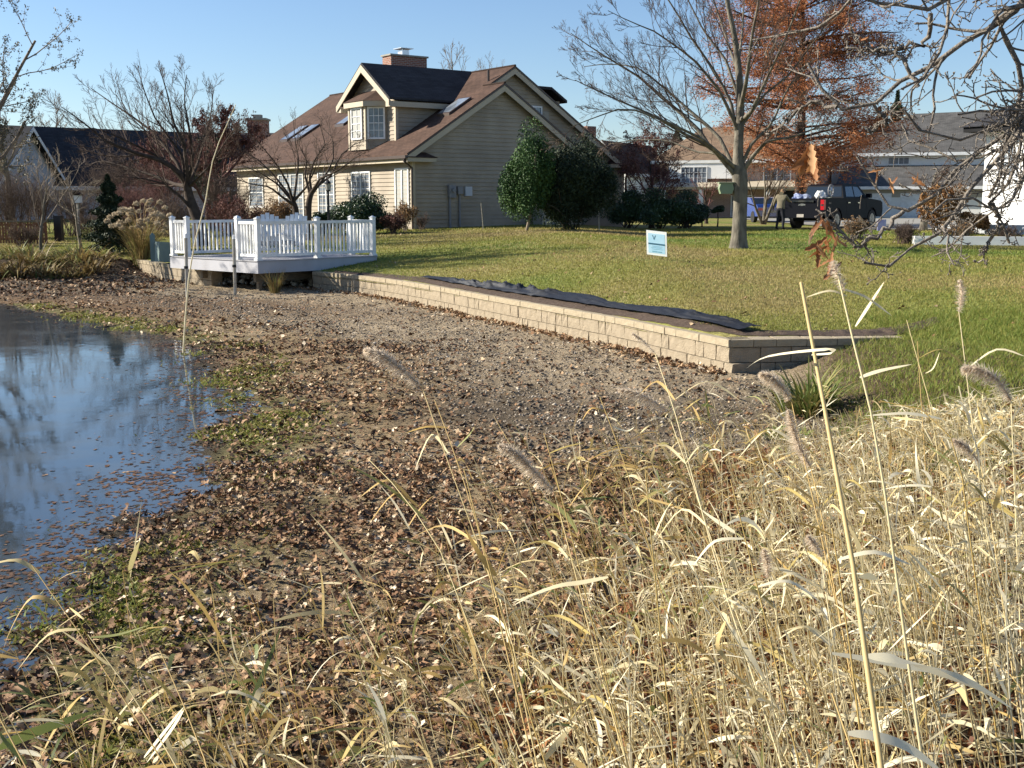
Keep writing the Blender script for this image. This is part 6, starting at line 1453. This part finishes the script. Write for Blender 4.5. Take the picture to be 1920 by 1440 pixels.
# ================================================================== REED BED
def reed_group(rng, bx, by, H, lean_m, leaf_n=5, r0=.0032, leafw=.0075, leafl=.26, tb=.75, stem_sides=3):
    n_ = len(bx); bz = ground_z(bx, by) - .02; Sn = 6; s = np.linspace(0, 1, Sn)
    lx = lean_m + rng.normal(0, .13, n_); ly = rng.normal(0, .13, n_); kx = rng.normal(-.04, .10, n_)
    P = np.zeros((n_, Sn, 3)); P[..., 0] = bx[:, None] + H[:, None] * (lx[:, None] * s + kx[:, None] * s ** 2); P[..., 1] = by[:, None] + H[:, None] * (ly[:, None] * s); P[..., 2] = bz[:, None] + H[:, None] * s * .96
    Rr = r0 * rng.uniform(.6, 1.2, n_)[:, None] * np.linspace(1, .45, Sn)[None]
    nb = NB(); V, F = tubes(P, Rr, stem_sides); base_t = np.clip(rng.normal(tb, .13, n_), 0, 1); nb.add(V, F, np.repeat(base_t, Sn * stem_sides))
    # leaves
    m_ = n_ * leaf_n; rep = np.repeat(np.arange(n_), leaf_n); f = rng.uniform(.2, 1.0, m_); x = f * (Sn - 1); i = np.clip(x.astype(int), 0, Sn - 2); t = (x - i)[:, None]
    p = P[rep, i] * (1 - t) + P[rep, i + 1] * t; a = rng.random(m_) * 6.283; a = np.where(rng.random(m_) < .35, math.pi + rng.normal(0, .8, m_), a); hd = np.stack([np.cos(a), np.sin(a), np.zeros(m_)], 1)
    el = rng.uniform(.0, 1.25, m_); L = leafl * (.35 + 1.5 * rng.random(m_) ** 1.8); Ls = 6; k = np.linspace(0, 1, Ls)[None, :, None]; dr = (rng.uniform(.02, 1.0, m_) ** 1.3)[:, None, None]
    Q = p[:, None] + L[:, None, None] * (hd[:, None] * k * np.cos(el)[:, None, None] + np.array([0, 0, 1.]) * (k * np.sin(el)[:, None, None] - dr * k ** 2 * .8))
    Q += np.stack([-hd[:, 1], hd[:, 0], np.zeros(m_)], 1)[:, None] * (rng.normal(0, .16, (m_, 1, 1)) * L[:, None, None] * k ** 2)
    wv = np.stack([-np.sin(a), np.cos(a), np.zeros(m_)], 1); tw = rng.uniform(-1.6, 1.6, m_)[:, None, None] * k + rng.normal(0, .7, m_)[:, None, None]
    up = np.array([0, 0, 1.]); W = (wv[:, None] * np.cos(tw) + up * np.sin(tw)) * (leafw * (.35 + 1.9 * rng.random(m_) ** 2.5))[:, None, None] * np.array([.5, .95, 1, .8, .5, .06])[None, :, None]
    V, F = ribbons(Q, W); lt = np.clip(base_t[rep] + rng.normal(.02, .24, m_) - .4 * (rng.random(m_) < .10), 0, 1); nb.add(V, F, np.repeat(lt, 2 * Ls))
    return nb, P
rng = np.random.default_rng(400)
def place(n_, x0, x1, y0, y1, dens):
    x = rng.uniform(x0, x1, n_); y = rng.uniform(y0, y1, n_); a = rng.random(n_) < dens(x, y); return x[a], y[a]
edge = lambda y: np.interp(y, [0, 3.2, 4.5, 6, 8, 10.5, 11.6], [-.55, -.45, -.05, .75, 1.6, 2.5, 3.1])
clumpn = lambda x, y: sstep(.36, .58, fbm(x * 1.9, y * 1.9, 3, 401))
bx, by = place(8600, -1.2, 5.6, 2.7, 9.6, lambda x, y: sstep(-.25, .75, x - edge(y)) * (.07 + .93 * clumpn(x, y)) * (x < .56 * y + .4))
H = rng.uniform(.5, 1.08, len(bx)) * np.clip(2.15 - .178 * by - ground_z(bx, by), .14, .95) * np.where(bx - edge(by) < .8, .85, 1.0)
nb, _ = reed_group(rng, bx, by, H, -.20 + .03 * np.clip(bx, 0, 6), 4, .0034, .0050, .16, .76)
tag(nb.build('reed_bed', mat['reed']), 'dense bed of dry straw coloured reeds filling the right foreground', 'reeds', kind='stuff')
# broken flattened straw
n_ = 9000; x, y = place(n_, -1.2, 6.0, 2.9, 9.8, lambda x, y: sstep(-.3, .6, x - edge(y)))
a = rng.random(len(x)) * 6.283; L = rng.uniform(.08, .4, len(x)); el = rng.uniform(0, .5, len(x)); k = np.linspace(-.5, .5, 3)[None, :, None]
d = np.stack([np.cos(a) * np.cos(el), np.sin(a) * np.cos(el), np.sin(el)], 1); P = np.stack([x, y, ground_z(x, y) + rng.uniform(.01, .16, len(x))], 1)[:, None] + d[:, None] * k * L[:, None, None]
V, F = ribbons(P, np.stack([-np.sin(a), np.cos(a), np.zeros(len(x))], 1)[:, None] * rng.uniform(.002, .007, (len(x), 1, 1)))
o = link('broken_straw', mesh_np('broken_straw', V, F, np.repeat(np.clip(rng.normal(.72, .18, len(x)), 0, 1), 6)), mat['reed']); tag(o, 'broken reed straw lying between the stems', 'straw', kind='stuff')
# thinner green-yellow reeds at the open left part
bx, by = place(1500, -1.5, 2.6, 3.0, 9.5, lambda x, y: sstep(-1.3, -.2, x - edge(y)) * sstep(.9, .2, x - edge(y)) * .8)
H = rng.uniform(.4, 1.0, len(bx)) * np.interp(by, [3, 6, 9.5], [.95, .9, .7])
nb, _ = reed_group(rng, bx, by, H, -.28, 4, .0024, .0052, .22, .52)
tag(nb.build('reed_fringe', mat['reed']), 'thin yellow green reeds leaning left at the edge of the reed bed', 'reeds', kind='stuff')
bx, by = place(120, -1.9, -.5, 2.8, 4.4, lambda x, y: .55)
nb, _ = reed_group(rng, bx, by, rng.uniform(.3, .85, len(bx)), -.25, 5, .0026, .008, .26, .5)
tag(nb.build('reed_fringe', mat['reed']), 'sparse yellowing reeds in the lower left corner', 'reeds', kind='stuff')

def single_reed(label, pts, D0, D1, w0, w1, plume=None, leaves=(), seed=0, tint=.6, cat='reed', mplume='plume'):
    """pts picture points top..bottom; stem continued to the ground"""
    rng = np.random.default_rng(seed); n_ = len(pts); W = [at_y(x, y, D0 + (D1 - D0) * i / max(1, n_ - 1)) for i, (x, y) in enumerate(pts)]
    W = np.array(W); last = W[-1]; dirn = nrm(W[-1] - W[-2]); gz_ = float(ground_z(last[0], last[1]))
    if last[2] > gz_ + .02:
        if dirn[2] > -.25: dirn[2] = -.6
        st = (last[2] - gz_ + .05) / -dirn[2]; st = min(st, 2.5); e = last + dirn * st; e[2] = float(ground_z(e[0], e[1])) - .05; W = np.vstack([W, e])
    base = W[-1].copy(); base[2] += .05; t = thing('reed', label, cat, base)
    P, L = resample(W[::-1], 14); rr = np.linspace(w0, w1, 14)
    V, F = tubes(P[None], rr[None], 6); nb = NB(); nb.add(V, F, tint); nb.build('stem', mat['reed'], t, True, off=base)
    for j, (lp, lw, tn) in enumerate(leaves):
        Q = np.array([at_y(x, y, D0 + dd) for x, y, dd in lp]); Q = catmull(Q, 4); m_ = len(Q)
        sd = nrm(np.cross(np.gradient(Q, axis=0), np.array([-.62, -.3, .75])))
        tw = np.linspace(0, rng.uniform(-.6, .6), m_)[:, None]; sd = nrm(sd * np.cos(tw) + np.array([0, 1., 0]) * np.sin(tw) * .8)
        env = np.interp(np.linspace(0, 1, m_), [0, .15, .4, .75, 1], [.4, .8, 1, .7, .05])[:, None]
        V, F = ribbons(Q[None], (sd * env * lw * .8)[None]); nb = NB(); nb.add(V, F, np.full(len(V), tn)); nb.build('leaf', mat['reed'], t, off=base)
    if plume:
        Q = np.array([at_y(x, y, D0 + dd) for x, y, dd in plume[0]]); Q = catmull(Q, 4); nn = plume[2]
        V, F = feather(rng, Q, 0, plume[1], nn, .25, .00065 * (D0 / 3)); nb = NB(); nb.add(V, F, np.repeat(rng.random(nn), 6)); nb.build('plume', mat[mplume], t, off=base)
    return t
# the tall leaning foreground reed
single_reed('thick pale reed stalk rising across the right foreground with one curled leaf', [(1502, 530), (1525, 665), (1560, 830), (1595, 1030), (1625, 1230), (1652, 1440)], 1.75, 1.15, .0062, .0026, None,
            [([(1522, 665, -.02), (1560, 662, -.1), (1548, 655, -.2), (1440, 668, -.05), (1400, 690, .1)], .004, .97), ([(1628, 1230, -.6), (1700, 1240, -.6), (1790, 1275, -.55), (1920, 1330, -.5)], .010, .95)], 1, .55)
single_reed('slender reed beside the thick stalk with crossed pale leaves at its top', [(1570, 510), (1590, 600), (1608, 670), (1640, 800), (1665, 960), (1690, 1150)], 2.2, 1.9, .004, .0018, ([(1585, 545, 0), (1570, 515, 0), (1562, 490, 0)], .02, 400),
            [([(1588, 555, 0), (1555, 545, 0), (1510, 558, 0)], .005, .8), ([(1570, 540, 0), (1620, 555, 0), (1672, 592, 0)], .006, .8), ([(1604, 612, 0), (1628, 575, 0), (1658, 528, 0)], .006, .85), ([(1612, 708, 0), (1650, 695, 0), (1710, 683, 0)], .009, .9)], 2, .7)
plumes = [
    ('reed with long feathery plume over the middle of the dry bed', [(683, 655, 0), (712, 662, 0), (748, 688, 0), (788, 722, 0)], [(790, 722), (838, 860), (900, 1030), (960, 1200), (1000, 1400)], 4.0, 3.1, .055, 1700),
    ('reed with feathery plume at the centre of the picture', [(935, 835, 0), (965, 848, 0), (1000, 882, 0), (1038, 922, 0)], [(1040, 925), (1075, 1060), (1110, 1200), (1150, 1350)], 3.8, 3.0, .05, 1500),
    ('thin reed plume crossing the block wall', [(1185, 625, 0), (1205, 638, 0), (1228, 662, 0)], [(1228, 662), (1262, 760), (1300, 900), (1350, 1080)], 4.4, 3.5, .022, 260),
    ('reed plume just below the block wall corner', [(1160, 730, 0), (1190, 735, 0), (1225, 752, 0), (1252, 772, 0)], [(1252, 772), (1290, 880), (1330, 1000), (1380, 1150)], 4.6, 3.8, .045, 700),
    ('fluffy reed plume right of the near wall corner', [(1425, 700, 0), (1445, 706, 0), (1466, 725, 0), (1482, 752, 0)], [(1484, 752), (1505, 850), (1530, 960), (1560, 1100)], 4.2, 3.6, .055, 1300),
    ('drooping reed plume in front of the strap-leaf clump', [(1478, 768, 0), (1486, 800, 0), (1500, 840, 0), (1520, 876, 0)], [(1520, 876), (1540, 960), (1560, 1080)], 4.0, 3.6, .05, 1200),
    ('small upright reed plume against the lawn at right', [(1800, 525, 0), (1803, 552, 0), (1798, 585, 0)], [(1798, 585), (1812, 700), (1830, 850), (1850, 1000)], 4.4, 4.0, .035, 500),
    ('bent reed plume over the green bank at the right edge', [(1805, 690, 0), (1835, 692, 0), (1870, 712, 0), (1896, 752, 0)], [(1896, 752), (1900, 860), (1905, 980)], 4.1, 3.8, .05, 1300),
    ('fluffy reed plume in the straw near the right edge', [(1788, 825, 0), (1812, 838, 0), (1838, 868, 0)], [(1838, 868), (1855, 950), (1870, 1060)], 4.0, 3.7, .05, 900),
    ('faint reed plume low in the middle of the reed bed', [(1432, 1030, 0), (1438, 1055, 0), (1440, 1085, 0)], [(1440, 1085), (1455, 1150), (1475, 1250)], 3.4, 3.1, .035, 600),
    ('small reed plume beside the thick stalk', [(1515, 1005, 0), (1528, 1020, 0), (1540, 1045, 0)], [(1540, 1045), (1550, 1120), (1565, 1220)], 3.3, 3.1, .03, 500)]
for i, (lab, ax, pts, d0, d1, wd, nn) in enumerate(plumes):
    rr = random.Random(i); lv = []
    for k in range(4):
        j = 1 + k % (len(pts) - 1); x, y = pts[j]; x += rr.uniform(-8, 4); s_ = rr.choice((-1, -1, 1)); ll = rr.uniform(60, 130)
        lv.append(([(x, y - 10, (d1 - d0) * j / len(pts)), (x + s_ * ll * .5, y - 45, -.1), (x + s_ * ll, y - 35 + rr.uniform(-10, 60), -.15)], .007, rr.choice((.3, .45, .85, .7))))
    single_reed(lab, pts, d0, d1, .0030, .0018, (ax[::-1], wd * (.72 + .25 * (i * 5 % 4) / 3), int(nn * (.95 + .3 * (i * 3 % 4) / 3))), lv, 20 + i, rr.choice((.45, .55, .7)))
# plain leaning reeds that stand clear
plain = [('reed with an orange leaf at its top over the leaf litter', [(815, 750), (860, 870), (905, 1020), (940, 1180)], 3.9, 3.2, [([(840, 802, 0), (800, 800, 0), (760, 812, 0)], .008, .38), ([(858, 838, 0), (880, 815, 0), (890, 800, 0)], .008, .2)]),
         ('reed with a broad rusty leaf in the centre foreground', [(870, 880), (900, 1000), (940, 1150), (990, 1330)], 3.2, 2.7, [([(930, 1080, 0), (900, 1040, 0), (872, 992, 0)], .013, .40)]),
         ('slim reed leaning left with a long beige leaf held level', [(1210, 880), (1220, 1000), (1240, 1200), (1260, 1400)], 2.6, 2.3, [([(960, 1130, 0), (1040, 1100, 0), (1090, 1092, 0), (1140, 1082, 0)][::-1], .011, .78)]),
         ('slim dark reed in front of the dry bed right of the centre plume', [(1020, 812), (1055, 940), (1095, 1100), (1150, 1330)], 3.4, 2.9, [([(1030, 850, 0), (1060, 838, 0), (1095, 830, 0)], .006, .3)]),
         ('reed with twisted orange leaves right of the centre', [(1125, 745), (1165, 850), (1210, 1000), (1260, 1180)], 4.0, 3.4, [([(1140, 775, 0), (1110, 765, 0), (1090, 790, 0)], .007, .4), ([(1150, 800, 0), (1175, 808, 0), (1190, 800, 0)], .006, .97)]),
         ('reed leaning left from the lower middle with fan of orange leaves', [(690, 860), (760, 930), (830, 1040), (900, 1230)], 3.6, 2.9, [([(770, 935, 0), (725, 900, 0), (672, 935, 0)], .007, .42), ([(785, 950, 0), (740, 925, 0), (690, 985, 0)], .007, .4), ([(800, 975, 0), (730, 915, 0), (650, 870, 0)], .007, .22)]),
         ('tall thin reed against the green lawn near the right edge', [(1700, 600), (1722, 680), (1745, 760), (1765, 900)], 4.8, 4.3, [([(1735, 700, 0), (1750, 690, 0), (1762, 660, 0)], .005, .8)]),
         ('thin upright reed behind the crossed leaves', [(1720, 640), (1725, 720), (1732, 820), (1740, 960)], 5.0, 4.7, []),
         ('bent reed arching over the straw at the right', [(1650, 752), (1705, 755), (1770, 790), (1800, 860), (1815, 980)], 3.2, 3.0, [([(1765, 785, 0), (1700, 775, 0), (1620, 780, 0)], .010, .97)]),
         ('leaning reed in the lower left with curling tan leaves', [(60, 1060), (120, 1150), (200, 1250), (260, 1360), (310, 1440)], 2.7, 2.3, [([(110, 1135, 0), (60, 1120, 0), (20, 1180, 0), (0, 1240, 0)], .010, .45), ([(150, 1180, 0), (90, 1190, 0), (30, 1260, 0)], .008, .6), ([(75, 1075, 0), (30, 1050, 0), (-30, 1062, 0)], .008, .6), ([(170, 1195, 0), (220, 1190, 0), (280, 1172, 0)], .006, .15)]),
         ('second reed in the lower left with a yellow leaf', [(165, 1190), (240, 1290), (300, 1390), (340, 1440)], 2.5, 2.2, [([(230, 1350, 0), (190, 1310, 0), (150, 1260, 0), (80, 1245, 0)], .008, .35), ([(270, 1420, 0), (310, 1370, 0), (345, 1325, 0)], .012, .9)]),
         ('dark stemmed reed right of the yellow leaf in the lower left', [(300, 1220), (340, 1310), (375, 1400), (390, 1440)], 2.6, 2.3, [([(345, 1330, 0), (320, 1370, 0), (275, 1430, 0)], .013, .93), ([(350, 1340, 0), (300, 1280, 0), (250, 1250, 0)], .005, .3)]),
         ('short green reed cut by the left edge', [(-20, 1310), (20, 1370), (50, 1440)], 1.9, 1.8, [([(50, 1432, 0), (10, 1390, 0), (-20, 1340, 0)], .006, .05)]),
         ('pale broad leaved reed at the bottom right', [(1560, 1300), (1590, 1370), (1610, 1440)], 1.6, 1.5, [([(1590, 1375, 0), (1640, 1380, 0), (1700, 1400, 0), (1770, 1450, 0)], .012, .99)]),
         ('reed with a long drooping leaf pointing to the lower right corner', [(1560, 990), (1580, 1120), (1600, 1260), (1620, 1440)], 2.1, 1.9, [([(1560, 1225, 0), (1680, 1245, 0), (1800, 1270, 0), (1900, 1330, 0)], .011, .92), ([(1570, 1050, 0), (1640, 1035, 0), (1710, 1060, 0)], .008, .99)]),
         ('reed with white curled leaves in the middle of the bed', [(1370, 900), (1400, 1020), (1440, 1180), (1480, 1360)], 2.8, 2.5, [([(1360, 1165, 0), (1345, 1210, 0), (1370, 1245, 0)], .010, .5), ([(1420, 1100, 0), (1480, 1090, 0), (1540, 1130, 0)], .008, 1.), ([(1395, 1010, 0), (1340, 1015, 0), (1300, 1060, 0)], .008, .95)])]
for i, (lab, pts, d0, d1, lv) in enumerate(plain): single_reed(lab, pts, d0, d1, .0030, .0014, None, lv, 60 + i, random.Random(i).choice((.35, .45, .6)))
# tall thin stalk standing in the shallow water on the left
y0_ = at_z(344, 662, WATER)[1]
single_reed('very tall thin pale stalk standing in the shallow water in front of the deck', [(442, 196), (425, 235), (402, 285), (393, 330), (385, 380), (365, 455), (354, 520), (348, 590), (344, 655)], y0_, y0_, .014, .005, None, [], 99, .95)

# ================================================================== OAK BRANCHES OVERHEAD
rng = np.random.default_rng(500)
hub = np.array([5.2, 6.6, .0]); gz_ = float(ground_z(hub[0], hub[1])); ob = np.array([hub[0], hub[1], gz_])
ok_ = thing('oak_tree', 'bare oak reaching its knobbly branches in from the upper right', 'tree', ob)
Dk = 6.6
TR = [(5.2, 6.6, gz_ - .1), (5.15, 6.6, 1.6), (5.0, 6.55, 2.6), (5.1, 6.6, 3.6), (5.3, 6.6, 5.5)]
nb = NB(); V, F = tubes(catmull(TR, 6)[None], np.linspace(.16, .07, 25)[None], 12); nb.add(V, F, .5); nb.build('trunk', mat['bark'], ok_, True, off=ob)
HX = lambda z: (5.1, 6.6, z)
def pxl(pts, d=0.): return [at_y(x, y, Dk + d * i / len(pts)) for i, (x, y) in enumerate(pts)]
BR = [([HX(3.3)] + pxl([(1960, -20), (1903, 45), (1833, 55), (1788, 94), (1743, 115), (1708, 128), (1674, 170), (1639, 198), (1604, 208), (1569, 201), (1542, 149), (1514, 115)], .4), 6.5, 1.3),
      ([HX(3.6)] + pxl([(1950, -60), (1850, -30), (1771, 0), (1750, 17), (1694, 16), (1656, 3), (1600, -10), (1540, -30)], -.5), 5, 1.2),
      ([HX(3.8)] + pxl([(1900, -90), (1700, -60), (1620, -30), (1587, 7), (1566, 28), (1521, 59), (1480, 63), (1413, 73)], .7), 4.0, 1.0),
      ([HX(3.6)] + pxl([(1900, -80), (1820, -60), (1785, 0), (1778, 56), (1757, 101), (1743, 146), (1722, 163), (1690, 168)], -.2), 4.2, 1.2),
      ([HX(3.4)] + pxl([(1940, 0), (1878, 55), (1913, 121), (1917, 156), (1913, 208), (1885, 264), (1882, 312), (1868, 354), (1850, 370)], .5), 5.5, 1.5),
      ([HX(2.7)] + pxl([(2000, 190), (1920, 228), (1882, 257), (1847, 278), (1805, 312), (1778, 344), (1743, 375), (1694, 396), (1680, 403), (1653, 370), (1630, 335), (1599, 293)], .3), 5.5, 1.2),
      ([HX(2.6)] + pxl([(2000, 215), (1920, 245), (1882, 290), (1847, 320), (1805, 378), (1785, 413), (1736, 451), (1694, 476), (1660, 500), (1640, 500), (1625, 492)], -.4), 5.0, 1.0),
      ([HX(2.5)] + pxl([(1990, 250), (1920, 282), (1896, 330), (1861, 382), (1875, 406), (1885, 430), (1895, 450)], .2), 5.0, 1.2),
      ([HX(2.8)] + pxl([(2000, 190), (1920, 206), (1880, 210), (1840, 212), (1800, 215)], -.5), 4, 1.0),
      (pxl([(1694, 396), (1653, 434), (1615, 458), (1580, 434), (1552, 406), (1535, 392)], .0), 2.6, 1.0),
      ([HX(2.7)] + pxl([(1990, 210), (1900, 262), (1830, 300), (1778, 298), (1736, 274), (1701, 264), (1690, 235)], .6), 3.5, 1.0),
      ([HX(2.75)] + pxl([(1990, 190), (1900, 225), (1850, 246), (1795, 257), (1757, 257), (1722, 236), (1694, 205)], -.3), 3.4, 1.0),
      ([HX(2.5)] + pxl([(1990, 260), (1920, 340), (1880, 390), (1837, 410), (1800, 455), (1760, 470), (1745, 480)], .5), 3.8, .9),
      ([HX(2.5)] + pxl([(1990, 280), (1910, 360), (1870, 400), (1840, 380), (1790, 378), (1740, 400)], -.3), 3.0, .9),
      (pxl([(1722, 163), (1690, 110), (1660, 90), (1620, 95), (1590, 85)], .2), 2.4, .9),
      (pxl([(1639, 198), (1660, 232), (1640, 240), (1620, 240)], .2), 2.0, .9),
      (pxl([(1569, 201), (1530, 190), (1500, 202), (1470, 235), (1440, 250)], .5), 2.2, .9),
      (pxl([(1745, 25), (1738, 70), (1700, 90), (1650, 100), (1600, 60)], .2), 2.6, .9),
      (pxl([(1861, 382), (1878, 420), (1862, 445), (1845, 470), (1842, 495)], .2), 2.4, .8)]
P = []; Rr = []; L = []
kk = Dk / FPX
for pts, r0, r1 in BR:
    c = catmull(pts, 5); q, ln = resample(c, 22); q[2:] += rng.normal(0, .011, (20, 3)); P.append(q); L.append(ln); Rr.append(np.linspace(r0 * 1.8, r1 * 1.9, 22) * kk * (1 + .12 * rng.normal(size=22)))
P = np.array(P); Rr = np.array(Rr); L = np.array(L)
nb = NB(); V, F = tubes(P, Rr, 7); nb.add(V, F, .5); nb.build('branches', mat['oaktwig'], ok_, True, off=ob)
# sub-branches in view only
out = grow(rng, P[:, 5:], Rr[:, 5:], L, [dict(n=14, ang=46, ratio=.17, fmin=.05, S=7, wig=.19, up=.03, minr=.0040, rr=.6, taper=.6), dict(n=4, ang=50, ratio=.5, S=5, wig=.3, up=.05, minr=.0030, taper=.7), dict(n=2, ang=50, ratio=.45, S=3, wig=.2, up=.1, minr=.0026, taper=.9)])
nb = NB()
for p_, r_ in out:
    V, F = tubes(p_, r_, 5); nb.add(V, F, .5)
    tips = p_[:, -1]; V, F = octa(rng, tips, np.full(len(tips), .0062)); 
    Fq = np.concatenate([F, F[:, 2:3]], 1)   # degenerate quads keep one face size
    nb.add(V, Fq, .5)
nb.build('twigs', mat['oaktwig'], ok_, False, off=ob)
tw = nb
def leaf_cluster(label, c, size, n_, seed, spread, hang=1.0, tb=.55):
    rng = np.random.default_rng(seed); c = at_y(*c)
    t = thing('dead_leaf_cluster', label, 'leaves', c)
    for k in range(n_):
        p = rng.normal(size=3) * np.array([spread[0], .03, spread[1]]); p[2] -= hang * .02
        d = nrm(np.array([rng.normal(0, .45), rng.normal(0, .4), -hang])); L_ = size * rng.uniform(.7, 1.2); s = np.linspace(0, 1, 9)[:, None]
        side = nrm(np.cross(d, rng.normal(size=3) + np.array([0, 1.5, 0]))); nn_ = np.cross(d, side)
        Q = p + d * L_ * s + nn_ * (s ** 2 - s) * L_ * rng.uniform(-.6, .6) + side * (s ** 2) * L_ * rng.uniform(-.3, .3)
        wv = np.array([.03, .16, .10, .26, .14, .30, .16, .2, .02])[:, None] * L_ * .5; tw_ = (np.linspace(0, 1, 9)[:, None]) * rng.uniform(-1.5, 1.5)
        W = (side * np.cos(tw_) + nn_ * np.sin(tw_)) * wv
        A = Q - W + nn_ * wv * .5; B = Q + W + nn_ * wv * .5
        V = np.stack([A, Q, B], 1).reshape(-1, 3); idx = np.arange(27).reshape(9, 3)
        F = np.concatenate([np.stack([idx[:-1, a], idx[:-1, a + 1], idx[1:, a + 1], idx[1:, a]], -1) for a in (0, 1)])
        link('leaf', mesh_np('leaf', V, F, np.full(27, np.clip(rng.normal(tb, .2), 0, 1)), smooth=True), mat['deadleaf'], t)
    P = np.array([[(0, 0, .03), (0, 0, .06), (.005, 0, .10)]]); V, F = tubes(P, np.full((1, 3), .002), 5); link('stalk', mesh_np('stalk', V, F), mat['oaktwig'], t)
leaf_cluster('hanging orange dead oak leaves left of the garage roof', (1520, 272, 6.0), .16, 7, 1, (.025, .03), 1.0, .6)
leaf_cluster('brown curled dead oak leaves hanging low over the lawn', (1548, 445, 5.8), .11, 18, 2, (.035, .06), .8, .45)
leaf_cluster('small trio of dead oak leaves in front of the grey roof', (1675, 325, 6.2), .085, 6, 3, (.05, .035), .5, .6)
leaf_cluster('single orange dead oak leaf above the flower bed', (1612, 402, 6.1), .09, 1, 4, (.01, .01), 1.0, .9)
leaf_cluster('small brown dead leaf knot against the cypress', (1617, 66, 6.4), .06, 6, 5, (.03, .02), .3, .2)
leaf_cluster('dark curled dead leaf beside the pickup taillight', (1533, 398, 6.0), .10, 2, 6, (.01, .01), 1.0, .35)
